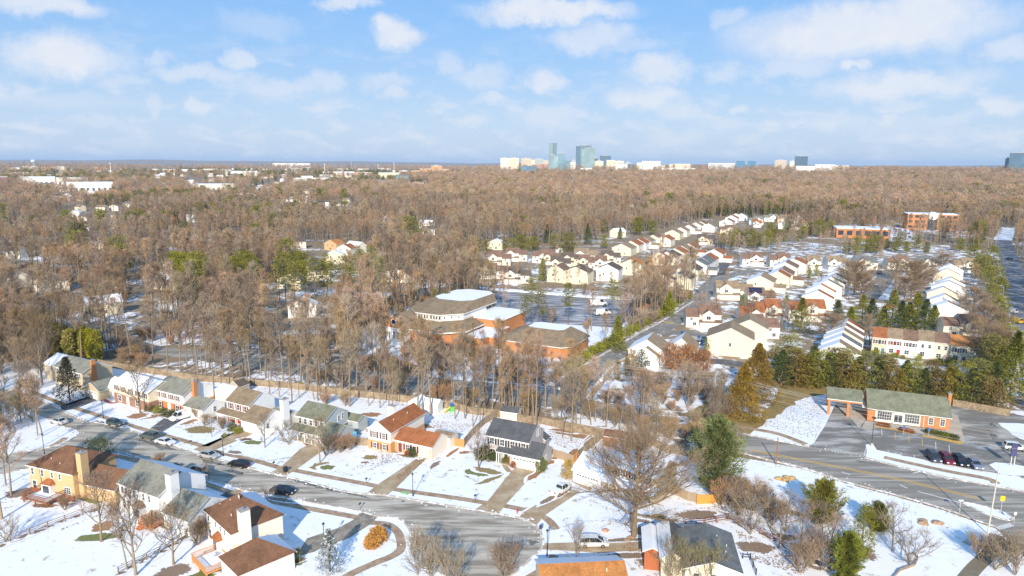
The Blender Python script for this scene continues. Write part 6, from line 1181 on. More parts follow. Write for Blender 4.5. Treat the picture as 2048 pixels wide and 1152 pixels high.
for px,py,k,s in ((662,908,1,1),(680,905,2,1.1),(700,900,2,1),(652,912,0,.8),(630,865,2,.9),(395,838,2,.9),(410,852,1,.7),(445,858,2,.8),(1465,1005,1,1.3),(1485,1012,0,.9),(1510,1020,1,1.4),(1440,1010,2,1.3),(1530,1035,0,1.0),(1475,1030,1,1.2),(1545,1050,1,1.2),(1620,1130,1,1.3),(1645,1140,0,1.2),(1600,1145,1,1.2),(395,1090,1,.9),(405,1075,2,1),(480,1125,2,.8),(300,1060,2,.9),(130,1020,2,.8),(320,930,1,.6),(310,935,2,.6),(635,770,1,.9),(650,810,2,1),(690,812,1,.8),(1340,880,1,1.2),(1385,870,0,1.2),(1470,900,0,1),(1455,905,1,1.1),(1450,890,3,.8),(1960,1120,1,1),(1990,1140,0,1),(2010,1130,1,1.2),(2030,1150,0,1.2),(1420,770,1,1),(1400,790,0,1),(1440,800,3,.9),(1450,840,3,1.0),(1425,850,0,1.1),(1215,810,2,1.2),(1235,812,1,1)):
    T(px,py,BUSH[k],s,'bare twiggy shrub growing beside lawns, drives and fences','shrub','bare_shrub',group='bare shrubs of the gardens')
T(1268,1073,OAK,.93,'the largest bare tree, wide crown and thick trunk beside the minivan drive')
# evergreens
SPR=conifer(501,12,3.7,'cone',n=130,m=24,sz=.5,clear=.05,leaf=GSP); MAG=conifer(502,5.5,3.6,'shrub',n=70,m=24,sz=.4,clear=.05,leaf=GDK,r0=.15); WPN=plume(503,18.5,7.0,95,GPI,up=.7,clear=.06,sz=.55,m=22)
JUN=plume(504,10,5.2,60,GOL,up=1.1,clear=.03,sz=.42,m=26); JU2=plume(505,13,3.8,110,up=.5,clear=.03,sz=.5,m=18,taper=.9,leaf=green('lime_conifer',(.26,.28,.05))); JU3=conifer(506,12,2.6,'col',n=60,m=40,sz=.45,clear=.0,leaf=GOL)
BCE=conifer(507,15.5,6.0,'cone',n=230,m=58,sz=.42,clear=.02,leaf=green('rust_cedar',(.31,.195,.04))); BSP=conifer(508,7,2.1,'cone',n=90,m=26,sz=.3,clear=.02,leaf=mat('snow_dusted_needles',(.11,.13,.10),.8,.2,.8,col2=(.7,.72,.75),scale2=2.2,thr=(.5,.58)))
GRA=conifer(509,1.7,1.3,'shrub',n=40,m=40,sz=.4,clear=0,leaf=mat('dry_grass_blades',(.52,.27,.07),.8,.2,3),r0=.02); YUP=conifer(510,3.6,1.2,'shrub',n=40,m=26,sz=.3,clear=0,leaf=green('golden_shrub',(.50,.32,.02)),r0=.05)
EGG=conifer(511,2.9,1.25,'col',n=60,m=36,sz=.22,clear=0,leaf=green('clipped_holly',(.16,.18,.03)),r0=.05); RDL=conifer(512,7,3.2,'shrub',n=60,m=26,sz=.45,clear=.2,leaf=green('russet_crown',(.45,.21,.09)),r0=.15); YLT=conifer(513,7,2.4,'shrub',n=44,m=22,sz=.4,clear=.2,leaf=green('gold_crown',(.42,.27,.03)),r0=.12)
BAM=conifer(514,10,1.6,'col',n=70,m=26,sz=.6,clear=.15,leaf=green('bamboo',(.36,.32,.04)),r0=.08)
def E(px,py,tm,s,label,name='conifer',cat='conifer',group=None,sz=None): return T(px,py,tm,s,label,cat,name,group,sz,part='foliage')
for a in [(140,803,SPR,1.0,'dark drooping spruce in front of the tan house with the orange chimney','spruce_tree'),(200,926,MAG,1.0,'dark glossy magnolia behind the tan-orange house chimney','magnolia_tree'),(1430,988,WPN,.86,'great grey-green white pine beside the bright new fence panel','pine_tree'),(1642,1046,JUN,.85,'wide ragged olive juniper on the snowy bank by the main road','juniper_tree'),(1600,1000,JUN,.0001,'x','x'),
 (1722,1108,JU3,.7,'narrow olive juniper between the ragged one and the bright green fir','juniper_tree'),(1690,1165,JU2,.66,'bright green fir at the lower right of the gardens','fir_tree'),(1755,1062,JUN,.55,'small juniper tip at the end of the juniper group','juniper_tree'),(1512,800,BCE,1.0,'taller rust-coloured cedar beside the dead grass bank','cedar_tree'),(1484,836,BCE,.9,'lower rust-coloured cedar nearest the main road','cedar_tree'),
 (660,1143,BSP,1.0,'small snow-dusted blue spruce on the lawn by the grey drive','spruce_tree'),(1235,703,CON['fir'][2],1.35,'bright green fir beside the estate road','fir_tree'),(1338,633,CON['fir'][2],1.15,'green fir by the far part of the estate road','fir_tree'),(2020,800,CON['fir'][0],1.35,'tall dark fir at the right edge above the car park','fir_tree'),(1085,562,CON['fir'][2],1.35,'bright green pine in front of the mauve roofed houses','pine_tree')]:
    if a[2] and a[3]>.01: E(a[0],a[1],a[2],a[3],a[4],a[5])
for px,py,tm,s,l in ((597,1124,CON['arbor'][0],.5,'small yellow-green cone shrub at the corner of the peach garage'),(1082,943,EGG,1.0,'clipped oval holly beside the white garage door'),(1135,956,YUP,1.1,'bright yellow upright shrub beside the snow-roofed garage'),(1018,929,CON['shrub'][4],.62,'yellow-leaved round shrub before the porch'),(1027,934,CON['shrub'][3],1.05,'dark red round shrub by the drive of the subject house'),(1011,926,CON['shrub'][0],.9,'green round shrub left of the yellow one'),
   (972,917,CON['shrub'][0],2.0,'dark evergreen bush under the subject house windows'),(985,920,CON['shrub'][0],1.3,'low evergreen hedge end by the porch post'),(960,917,CON['shrub'][0],1.6,'evergreen bush at the corner of the subject house'),(745,1093,GRA,1.0,'dry orange ornamental grass, lower clump'),(757,1078,GRA,1.15,'dry orange ornamental grass, upper clump'),(750,1086,GRA,1.0,'dry orange ornamental grass, middle clump'),
   (300,822,CON['shrub'][0],1.3,'green bush left of the red brick front'),(315,826,CON['shrub'][1],1.2,'olive bush before the brick front'),(330,832,CON['shrub'][0],1.3,'dark green bush before the brick front door'),(345,836,CON['shrub'][0],1.3,'dark green bush nearest the white van'),(465,862,CON['shrub'][0],1.2,'round green bush by the porch of the red-shuttered house'),(475,866,CON['shrub'][1],1.1,'olive bush by the garage of the red-shuttered house'),(449,874,CON['shrub'][1],.7,'small bush in the lawn beside the tan drive'),
   (815,912,CON['shrub'][3],1.0,'reddish bush before the brick wing'),(825,913,CON['shrub'][0],1.2,'green bush before the garage of the split-level house'),(600,775,CON['shrub'][1],1.2,'olive bush by the back fence'),(1262,752,YLT,1.0,'golden-leaved tree at the corner of the estate road'),(1345,748,RDL,1.35,'russet-leaved tree before the white gabled house'),(1375,742,RDL,1.2,'russet-leaved tree in the middle of the group'),(1405,750,RDL,1.15,'russet-leaved tree at the right of the group'),(1300,775,CON['shrub'][0],1.5,'dark shrub below the square window'),
   (1235,758,CON['arbor'][2],1.1,'bronze arborvitae nearest the estate road corner'),(1254,748,CON['arbor'][0],1.0,'yellow-green arborvitae behind the bronze one'),(1282,752,CON['arbor'][1],1.3,'broad dark arborvitae before the white gable'),(1415,708,CON['arbor'][0],1.1,'arborvitae at the corner of the large blank gable'),(1487,612,CON['arbor'][0],1.1,'orange-lit arborvitae in the middle of the estate'),(1502,605,CON['cedar'][1],.8,'dark conical fir between the tan and solar-roofed houses'),(1572,618,CON['arbor'][0],1.2,'green arborvitae beside the square rust roof'),(1618,556,CON['arbor'][0],1.2,'left one of two tall columns by the central houses'),(1632,552,CON['arbor'][0],1.3,'right one of two tall columns by the central houses'),
   (1405,560,YLT,.7,'yellow shrub at the bend of the estate road'),(1285,640,RDL,.8,'pinkish-russet tree beside the estate road'),(1290,630,RDL,.7,'orange-russet tree beside the estate road'),(735,440,YARD[2],.01,'')):
    if l: E(px,py,tm,s,l,'shrub','shrub')
E(735,462,RDL,2.0,'pale russet pyramidal tree deep in the bare wood','larch_tree','tree')
def many(lst,kind,label,group,name='pine_tree',s0=.85,s1=1.15,cat='conifer',sz=None):
    pr=CON[kind]
    for i,q in enumerate(lst): E(q[0],q[1],pr[(i*7+1)%len(pr)],(q[2] if len(q)>2 else 1)*rr.uniform(s0,s1),label,name,cat,group,sz)
for a in MANY: many(*a[0],**a[1])
# bamboo
for i in range(34):
    px=62+i*4.1+rr.uniform(-3,3); E(px,712+rr.uniform(-14,8)+(i/34)*8,BAM,rr.uniform(.8,1.05),'yellow-green bamboo stand rising behind the tan house','bamboo_clump','bamboo','bamboo behind the far house')
# hedge along the estate road
for i in range(46):
    f=i/45; pts=[(1140,742),(1200,705),(1272,662),(1320,636),(1383,597)]; k=min(int(f*4),3); g=f*4-k; a,b=pts[k],pts[k+1]
    E(a[0]+(b[0]-a[0])*g+rr.uniform(-4,4)-4,a[1]+(b[1]-a[1])*g+rr.uniform(-3,2)-2,CON['shrub'][1],rr.uniform(1.5,2.3),'yellow-green bush of the hedge along the estate road','hedge_bush','shrub','hedge along the estate road')
for px,py in ((1753,708),(1790,715),(1805,718),(1835,722),(1840,716),(1878,726),(1895,730),(1905,725),(1935,732)): E(px,py,CON['shrub'][1],rr.uniform(1.0,1.5),'round shrub in the front gardens of the facing townhouses','shrub','shrub','shrubs before the townhouses')
for i in range(9): E(1757+i*2.4,851+i*.45,CON['shrub'][3],.7,'low red-brown shrub below the office window nearest the drive-through','shrub','shrub','shrubs under the first office window')
for i in range(9): E(1801+i*3,861+i*.7,CON['shrub'][3],.7,'low red-brown shrub below the second office window','shrub','shrub','shrubs under the second office window')
for i in range(15): E(1855+i*4,867+i*.95,CON['shrub'][i%2],.85,'clipped shrub in the snowy bed at the end of the brick office','shrub','shrub','shrubs in the snowy office bed')
for i in range(20): E(520+i*3.4,1140-i*1.7,CON['shrub'][3],.75,'dark red shrub of the hedge along the peach garage','hedge_bush','shrub','hedge along the peach garage')
for i in range(10): E(1410+i*7,700-i*1.5,BUSH[2],.01,'') if 0 else None
# bare trees inside the estate
EB=[(1155,590),(1130,585),(1180,592),(1225,590),(1250,592),(1270,595),(1290,590),(1305,600),(1320,590),(1335,585),(1345,575),(1300,575),(1280,565),(1350,560),(1335,600),(1320,610),(1060,575),(1090,570),(1040,572),(1015,570),(1000,560),(985,565),(1110,570),(1200,595),(1700,600),(1712,590),(1720,580),(1815,605),(1830,600),(1825,585),(1765,615),(1740,620),(1790,620),(1950,590),(1965,610),(1950,620),(1970,640),(1945,570),(1990,700),(1975,710),(1960,700),(1985,720),(1560,655),(1575,660),(1545,650),(1620,660),(1740,690),(1735,680),(1385,470),(1460,470),(1560,500),(1590,505),(1610,500),(1480,515),(1420,520),(1450,505),(1540,510),(1640,500),(1665,505),(1820,490),(1870,500),(1890,495),(1640,590),(1395,640),(1440,650),(1430,640),(1590,480),(1760,540),(1880,525),(1410,600),(1450,600),(1505,650),(1535,625)]
EBS=[e for e in EB if e[1]<625]
for i,(px,py) in enumerate([e for e in EB if e[1]>=625]): T(px+rr.uniform(-4,4),py+rr.uniform(-3,3),(WOOD[(i*3)%8] if py<600 and i%2 else YARD[i%3]),rr.uniform(.6,.8) if (py<600 and i%2) else rr.uniform(.9,1.2),'bare tree between the houses and drives of the estate',group='bare trees of the estate')
q=np.array([at(px+rr.uniform(-3,3),py) for px,py in EBS]+[at(rr.uniform(1410,1960),rr.uniform(492,512)) for _ in range(75)]+[at(rr.uniform(1430,1900),rr.uniform(460,492)) for _ in range(45)]); scatter('estate_tree_cover','bare trees between the houses of the estate and behind its far row',WS,q[:,0],q[:,1],.5,.72)
for px,py,k in ((1708,590,1.5),(1700,572,1.2),(1722,600,1.2),(1822,600,1.7),(1838,585,1.3),(1808,612,1.2),(1790,560,1.0),(1885,545,1.0),(1970,690,1.3),(1985,745,1.3),(1945,640,1.2),(1660,690,1.0)): T(px,py,OAK,k*.55,'broad round bare tree in the courts between the terraces',group='broad bare trees of the courts')
# ---------------------------------------------------------------- fences
def poly_pts(pts): return [P(*p) for p in pts]
def fence(label,pts,h=1.85,m=None,kind='board',name='wooden_fence',posts=True):
    q=poly_pts(pts); m=m or WOODG(); o=Vector((q[0].x,q[0].y,0)); r=thing(name,label,'fence',o,0); mb=MB(); pp=[]
    rn=random.Random(int(pts[0][0]))
    for a,b in zip(q,q[1:]):
        L_=(b-a).length; d=(b-a).normalized(); nn=Vector((-d.y,d.x,0)); n=max(1,int(L_/.3))
        if kind=='board':
            for i in range(n):
                s=a+d*(L_*i/n)-o; e=a+d*(L_*(i+1)/n-.03)-o; hh=h+rn.uniform(-.03,.04); t=nn*.02
                mb.add([s-t,e-t,e+t,s+t]+[v+Vector((0,0,hh)) for v in (s-t,e-t,e+t,s+t)],[(4,5,6,7),(0,1,5,4),(1,2,6,5),(2,3,7,6),(3,0,4,7)])
        k=max(1,round(L_/2.6)); pp+=[a+d*(L_*i/k)-o for i in range(k)]
        if kind=='rail':
            for z in ((.45,.85,1.2) if h>1 else (.4,.8)): mb.tube(a-o+Vector((0,0,z)),b-o+Vector((0,0,z)),.055,.055,4)
    pp.append(q[-1]-o)
    mb.build('boards' if kind=='board' else 'rails',m,r)
    if posts:
        pm=MB(); pm.box(-.07,.07,-.09,.09,0,h+.08); me=pm.mesh('post',[m])
        for p in pp: link('post',me,r,(p.x,p.y,0))
    return r
WT=mat('grey_tan_timber',(.34,.26,.17),.9,.3,1.5,col2=(.22,.165,.11),scale2=.5,thr=(.4,.62))
fence('long weathered board fence closing the back yards of the whole row',[(195,730),(250,740),(325,751),(400,763),(437,765),(500,771),(575,776),(625,783),(712,794),(762,799),(825,806),(875,813),(912,819),(940,828),(997,834)],m=WT)
fence('weathered fence curving behind the subject house and its right-hand yard',[(997,834),(1040,844),(1087,849),(1132,861),(1170,869),(1208,876)],m=WT)
fence('second fence line close behind the curved one near the brown shed',[(1110,852),(1160,861),(1208,871)],h=1.6,m=WT)
fence('dark side fence running back from the orange panel between two yards',[(928,893),(945,872),(970,848),(997,833)],m=mat('shaded_timber',(.27,.21,.15),.9,.2,4))
fence('fresh orange fence panel between the split-level house and the subject house',[(893,889),(911,892),(928,895)],m=WOODN())
fence('weathered panel from the subject garage to its yard corner',[(1106,914),(1125,920),(1146,927)],m=mat('worn_timber',(.36,.27,.18),.9,.2,4)); fence('short orange end panel at the subject yard corner',[(1146,928),(1152,922),(1156,917)],m=WOODN())
fence('tan fence running back from the yard corner to the brown shed',[(1156,917),(1180,897),(1204,877)],m=WT)
fence('weathered panel left of the split-level house',[(706,889),(720,891),(737,891)],m=WT)
fence('weathered curved fence behind the largest bare tree',[(1333,980),(1355,992),(1375,1001),(1393,1006)],m=mat('worn_timber',(.36,.27,.18),.9,.2,4)); fence('bright new orange fence panel under the great white pine',[(1394,1008),(1420,1008),(1445,1003)],m=mat('new_cedar_boards',(.62,.29,.06),.8,.1,5))
fence('brown fence along the main road behind the snowy yard',[(1300,890),(1333,905),(1376,913),(1400,918)],m=WT); fence('fence running from the road to the great white pine',[(1445,1003),(1448,985),(1452,960)],m=WOODG())
fence('split-rail fence in dead grass between the tan and white houses',[(-20,1098),(60,1070),(130,1044),(232,1006),(260,998)],h=1.2,kind='rail',name='rail_fence'); fence('split-rail fence behind the white garage and bare tree',[(237,1149),(320,1107),(398,1059)],h=1.2,kind='rail',name='rail_fence')
fence('brown rail fence curving below the bare trees behind the dark roof',[(1456,1040),(1500,1058),(1540,1080),(1590,1105),(1626,1124)],h=1.1,kind='rail',name='rail_fence',m=WOODR()); fence('low rail fence behind the dark grey roofed house',[(1370,1052),(1410,1050),(1456,1042)],h=1.1,kind='rail',name='rail_fence',m=WOODR())
fence('pale fence below the rust cedars beside the dead grass',[(1556,762),(1600,768),(1633,773)],m=WT); fence('pale fence behind the drive-through canopy',[(1690,780),(1720,785)],m=WT); fence('weathered board fence right of the brick chimney at the car park edge',[(1905,812),(1960,822),(2018,833)],m=WT)
fence('snowy timber edging of the garden at the lower right',[(1785,1160),(1800,1142),(1830,1132),(1836,1118),(1826,1108)],h=.45,m=WT,posts=False,name='garden_edging')
fence('dark handrail on the step path below the dark roof',[(1485,1118),(1500,1119),(1512,1150)],h=1.0,kind='rail',name='hand_rail',m=mat('dark_paint',(.04,.04,.05),.5))
# ---------------------------------------------------------------- sheds and small garden things
def shed(label,px,py,W,D,h,rise,hd,wall,roof,snow='auto',axis='x'):
    H=R(hd); p=P(px,py); r=thing('garden_shed',label,'shed',(p.x,p.y,0),H); b=(0,W,0,D); block(r,H,*b,0,h,rise,axis,wall,roof,ov=.15,og=.12,snow=snow); door(r,b,'f',W*.5,.05,.9,1.9,c=(.5,.45,.4)); return r
shed('white shed with snowy gable roof, left one by the back fence',818,820,3.4,3.6,2.2,1.1,-25,'white','tan',3,'y'); shed('white shed with snowy roof, right one among the trunks',846,823,4.2,3,2.1,1.0,-20,'white','tan',3); shed('tan shed with dark roof behind the subject house',1001,838,4.4,3.0,2.0,.9,-20,'cream','grey'); shed('red-brown shed by the fence corner behind the snow-roofed house',1207,892,7.5,4,2.3,.9,-22,'brick','brown'); shed('small brown shed between trunks behind the white brick-based house',459,785,4,3.4,2.1,1.3,-28,'tan','dk',0,'y')
def simple(name,label,cat,px,py,parts,rz=0,group=None,z=0):
    """parts: (name, material, function that fills a mesh builder)"""
    p=P(px,py); r=thing(name,label,cat,(p.x,p.y,z),rz,group)
    for nm,m,fn in parts: mb=MB(); fn(mb); mb.build(nm,m,r)
    return r
BLK=mat('black_metal',(.02,.02,.025),.4,.05,metal=.3); POLEW=mat('pole_timber',(.26,.13,.065),.9,.15,3); STEEL=mat('pale_steel',(.58,.54,.46),.6,.05)
for px,py,l in ((826,992,'black lamp post on the verge before the split-level house lawn'),(447,912,'black lamp post on the verge by the silver sedan'),(207,836,'black lamp post in front of the brown brick house'),(649,1098,'black lamp post between the grey drive and the snow-dusted spruce'),(1094,1112,'black lamp post at the lower right of the turning circle'),(89,908,'black lamp post at the street fork')):
    simple('street_lamp',l,'lamp post',px,py,[('pole',BLK,lambda m:(m.tube((0,0,0),(0,0,4.0),.07,.05,8),m.tube((0,0,0),(0,0,.5),.13,.1,8))),('lantern',mat('lantern_glass',(.25,.25,.25),.3),lambda m:m.tube((0,0,4.0),(0,0,4.45),.13,.2,6)),('cap',BLK,lambda m:m.tube((0,0,4.45),(0,0,4.75),.26,.03,6,0,True))],group='black street lamps')
def bin_(px,py,c,l,rz=0):
    m=mat('bin_'+c,{'blue':(.01,.10,.30),'dark':(.02,.035,.05),'green':(.02,.12,.05)}[c],.5)
    simple('wheelie_bin',l,'bin',px,py,[('body',m,lambda b:b.add([(-.26,-.3,.08),(.26,-.3,.08),(.26,.3,.08),(-.26,.3,.08),(-.32,-.38,1.0),(.32,-.38,1.0),(.32,.38,1.0),(-.32,.38,1.0)],[(0,3,2,1),(0,1,5,4),(1,2,6,5),(2,3,7,6),(3,0,4,7),(4,5,6,7)])),('lid',m,lambda b:b.box(-.35,.35,-.42,.42,1.005,1.09)),('wheel',BLK,lambda b:b.tube((-.33,.3,.12),(.33,.3,.12),.12,.12,10,0,True))],R(rz))
bin_(186,790,'blue','blue bin in the snow beside the dark drive',30); bin_(178,776,'blue','dark blue bin before the tan garage',10); bin_(350,937,'blue','blue bin on the verge opposite the silver sedan',-20); bin_(353,938,'dark','dark bin touching the blue one on the verge',-20); bin_(571,944,'dark','dark bin at the foot of the drive of the blue-grey house',-22)
bin_(1364,668,'blue','blue bin at the mouth of the estate, left one',0); bin_(1370,669,'blue','blue bin at the mouth of the estate, second one',0); bin_(1398,677,'blue','blue bin at the end of the orange drive',0); bin_(1925,728,'blue','blue bin before the orange-roofed townhouse',0)
for px,py,l in ((382,892,'mailbox beside the snowy verge left of the tan drive'),(548,935,'mailbox at the walk before the blue-grey house'),(733,968,'mailbox left of the split-level house drive'),(950,1002,'mailbox left of the subject house drive'),(720,1019,'mailbox across the street at the grey drive'),(137,818,'mailbox at the dark drive of the tan house')):
    simple('mailbox',l,'mailbox',px,py,[('post',WOODG(),lambda m:m.box(-.05,.05,-.05,.05,0,1.05)),('box',mat('mailbox_black',(.03,.03,.035),.4),lambda m:(m.box(-.11,.11,-.27,.27,1.05,1.2),m.tube((0,-.27,1.2),(0,.27,1.2),.11,.11,10,0,True)))],R(-22),'mailboxes along the street')
simple('fire_hydrant','faded red hydrant on the verge right of the subject drive','hydrant',1034,1027,[('barrel',mat('hydrant_red',(.45,.06,.06),.5),lambda m:(m.tube((0,0,0),(0,0,.65),.13,.12,8),m.tube((0,0,.65),(0,0,.8),.14,.04,8,0,True),m.tube((-.22,0,.45),(.22,0,.45),.07,.07,6,0,True)))])
simple('utility_box','low pale green utility cover on the snowy verge','utility box',810,987,[('cabinet',mat('pale_green_paint',(.28,.45,.25),.6),lambda m:m.prism([(-.7,-.5),(.7,-.5),(.8,.4),(-.8,.4)],0,.25))],R(-20))
simple('utility_cabinet','pale grey cabinet on the snow at the lower right','utility cabinet',1940,1086,[('cabinet',mat('pale_grey_paint',(.5,.53,.5),.6),lambda m:(m.box(-.6,.6,-.45,.45,0,1.7),m.box(-.66,.66,-.5,.5,1.7,1.8))),('base',CONC2,lambda m:m.box(-.9,.9,-.7,.7,0,.12))],R(20))
def rocks(px,py,n,r0,l,c=(.36,.24,.15),name='rock_pile',cat='rocks'):
    def f(m):
        rn=random.Random(px)
        for i in range(n):
            bm=bmesh.new(); bmesh.ops.create_icosphere(bm,subdivisions=2,radius=1)
            ox,oy=(rn.uniform(-1,1)*r0*(1.2 if n>1 else 0),rn.uniform(-.5,.5)*r0*(n>1)); s=r0*rn.uniform(.35,.6) if n>1 else r0
            vs=[(v.co.x*s*(1+.25*math.sin(v.co.y*5+i))+ox,v.co.y*s*.8*(1+.2*math.sin(v.co.x*6))+oy,max(-.02,v.co.z*s*.55+.1)) for v in bm.verts]; m.add(vs,[tuple(v.index for v in f_.verts) for f_ in bm.faces]); bm.free()
    simple(name,l,cat,px,py,[('stone',mat('rock_%d'%px,c,.9,.3,2),f)])
rocks(1211,1062,1,.62,'single pinkish boulder in the snow left of the largest tree',(.45,.25,.17),'boulder'); rocks(1857,1046,7,1.5,'low brown rock group on the snowy field'); rocks(1565,958,5,1.6,'tan rocks and stump on the bank by the main road',(.42,.28,.12)); rocks(1256,1078,4,.9,'roots and stones around the largest trunk',(.3,.2,.13))
simple('play_slide','yellow, green and blue play set lying in the snowy yard','play set',898,824,[('slide',mat('play_yellow',(.7,.6,.05),.5),lambda m:m.add([(-1.5,-.4,.1),(-1.5,.4,.1),(.3,.4,1.3),(.3,-.4,1.3)],[(0,1,2,3)])),('tower',mat('play_green',(.15,.5,.12),.5),lambda m:m.box(.3,1.2,-.5,.5,0,1.35)),('roof',mat('play_blue',(.05,.2,.6),.5),lambda m:m.prism([(.2,-.6),(1.3,-.6),(1.3,.6),(.2,.6)],1.9,2.0)),('post',mat('play_blue',(.05,.2,.6),.5),lambda m:(m.box(.3,.4,-.5,-.4,1.35,1.9),m.box(1.1,1.2,.4,.5,1.35,1.9)))],.5)
simple('pool_cover','bright light blue tarpaulin standing against the blue-grey house','tarpaulin',709,880,[('cover',mat('sky_blue_cover',(.08,.42,.65),.5),lambda m:m.add([(-.8,-.5,0),(.8,-.5,0),(.8,.5,0),(-.8,.5,0),(-.5,-.3,2.0),(.5,-.3,2.2),(.5,.3,2.0),(-.5,.3,1.9)],[(0,1,5,4),(1,2,6,5),(2,3,7,6),(3,0,4,7),(4,5,6,7)]))])
# ---------------------------------------------------------------- poles, wires and signs
def upole(label,px,py,h,m,arms=0,r0=.16,name='utility_pole',lean=0,rz=0):
    p=P(px,py); r=thing(name,label,'pole',(p.x,p.y,gz(p.x,p.y)),rz); mb=MB(); mb.tube((0,0,-.2),(lean,0,h),r0,r0*.65,8,0,True); mb.build('pole',m,r)
    for i in range(arms):
        mb=MB(); z=h-.5-i*.9; mb.box(-1.4,1.4,-.06,.06,z-.07,z+.07); a=mb.build('crossarm',m,r)
        mb=MB()
        for x in (-1.25,-.6,.6,1.25): mb.tube((x,0,z+.071),(x,0,z+.3),.05,.04,6)
        mb.build('insulator',mat('insulator_grey',(.4,.4,.4),.4),a)
    return r
upole('short rust-brown wooden pole at the edge of the main road',1552,929,6.0,POLEW); upole('tall pale pole leaning over the junction at the lower right',1975,1068,12.5,STEEL,r0=.13,lean=.4)
up1=upole('grey utility pole with crossarms among the trees above the great pine',1427,824,10.5,mat('grey_pole',(.42,.38,.32),.9),2,rz=R(68)); up2=upole('utility pole by the main road at the right edge',2130,985,10.5,POLEW,2,rz=R(68)); up0=upole('utility pole in the bare wood left of the estate road',1075,768,10.5,POLEW,2,rz=R(75))
def wires(a,b,label):
    A=a.location;B=b.location
    for k,(dz,off) in enumerate(((10.3,-1.25),(10.3,-.6),(10.3,.6),(10.3,1.25),(9.4,-1.0),(7.2,0))):
        mb=MB(); n=14; q=[]
        for i in range(n+1):
            t=i/n; p=A.lerp(B,t); q.append(Vector((p.x-A.x+off*.35,p.y-A.y+off*.95,dz-1.6*4*t*(1-t)*(1 if k<5 else .8))))
        for i in range(n): mb.tube(q[i],q[i+1],.035,.035,3)
        o=mb.build('power_line',mat('wire_aluminium',(.45,.40,.33),.5,.02)); o.location=(A.x,A.y,A.z); tag(o,label,'power line','power lines on the roadside poles')
wires(up1,up2,'thin power line sagging from the grey pole across the dead grass to the right'); wires(up0,up1,'thin power line crossing the estate road to the grey pole')
for px,py,h in ((1992,548,10),(1999,600,11),(2003,640,10),(2020,720,10),(1990,500,9)): upole('utility pole on the snowy verge of the highway, %s'%{548:'below the far end',600:'level with the terraces',640:'level with the yellow truck',720:'nearest, above the dark fir',500:'farthest, at the bend'}[py],px,py,h,mat('grey_pole',(.42,.38,.32),.9),2)
def lot_lamp(label,px,py,h=7.5): 
    simple('parking_lamp',label,'lamp post',px,py,[('pole',mat('bronze_metal',(.10,.07,.05),.5,metal=.3),lambda m:m.tube((0,0,0),(0,0,h),.09,.07,8)),('lamp_head',mat('bronze_metal',(.10,.07,.05),.5),lambda m:m.box(-.35,.35,-.35,.35,h,h+.3)),('base',CONC2,lambda m:m.tube((0,0,0),(0,0,.7),.28,.26,10,0,True))])
lot_lamp('bronze parking lamp on the snowy island before the brick office',1743,892,6.5)
simple('sign_board','tall dark navy sign post on a snow mound at the car park','sign',2024,932,[('board',mat('sign_navy',(.07,.07,.16),.5),lambda m:m.box(-.55,.55,-.12,.12,2.2,5.0)),('post',STEEL,lambda m:(m.box(-.4,-.25,-.1,.1,0,2.2),m.box(.25,.4,-.1,.1,0,2.2)))],R(-10))
def rsign(label,px,py,h,col,w=.6,hh=.75,shape='rect',txt=None,rz=0):
    def b(m):
        if shape=='rect': m.box(-w/2,w/2,-.02,.02,h-hh,h)
        else:
            n=8 if shape=='oct' else 4; q=[(w*.6*math.cos(PI/8+2*PI*i/n if n==8 else PI/2*i),w*.6*math.sin(PI/8+2*PI*i/n if n==8 else PI/2*i)) for i in range(n)]
            m.add([(x,-.02,h-hh/2+z) for x,z in q]+[(x,.02,h-hh/2+z) for x,z in q],[tuple(reversed(range(n))) ,tuple(range(n,2*n))]+[(i,(i+1)%n,(i+1)%n+n,i+n) for i in range(n)])
    return simple('road_sign',label,'sign',px,py,[('panel',mat('sign_%d'%px,col,.5,.03),b),('post',STEEL,lambda m:m.tube((0,.06,0),(0,.06,h),.04,.04,6))],rz)
rsign('yellow warning sign on a pale post at the junction',2001,1029,3.6,(.75,.50,.02),.75,.95,'rect',rz=R(-12)); rsign('grey-backed sign at the near edge of the main road',1919,1026,2.6,(.5,.5,.6),.9,.35); rsign('small pale sign on the median tip',2028,1047,2.2,(.55,.55,.55),.5,.6); rsign('white sign at the estate road corner',1202,774,2.4,(.7,.7,.7),.7,.8); rsign('white sign on the left side of the estate road',1118,790,2.2,(.7,.7,.7),.6,.7); rsign('pink and white estate name sign on the corner lawn',1289,687,2.2,(.75,.55,.62),1.0,1.3); rsign('blue disabled-parking sign before the office door',1807,868,2.1,(.05,.15,.5),.5,.7); rsign('blue disabled-parking sign by the snowy bed',1857,873,2.1,(.05,.15,.5),.5,.7); rsign('small red and white sign at the verge right of the subject drive',1033,1030,1.2,(.55,.1,.12),.3,.4); rsign('dark signs on the post beside the turning circle',1081,1078,2.6,(.06,.05,.08),.5,.8)
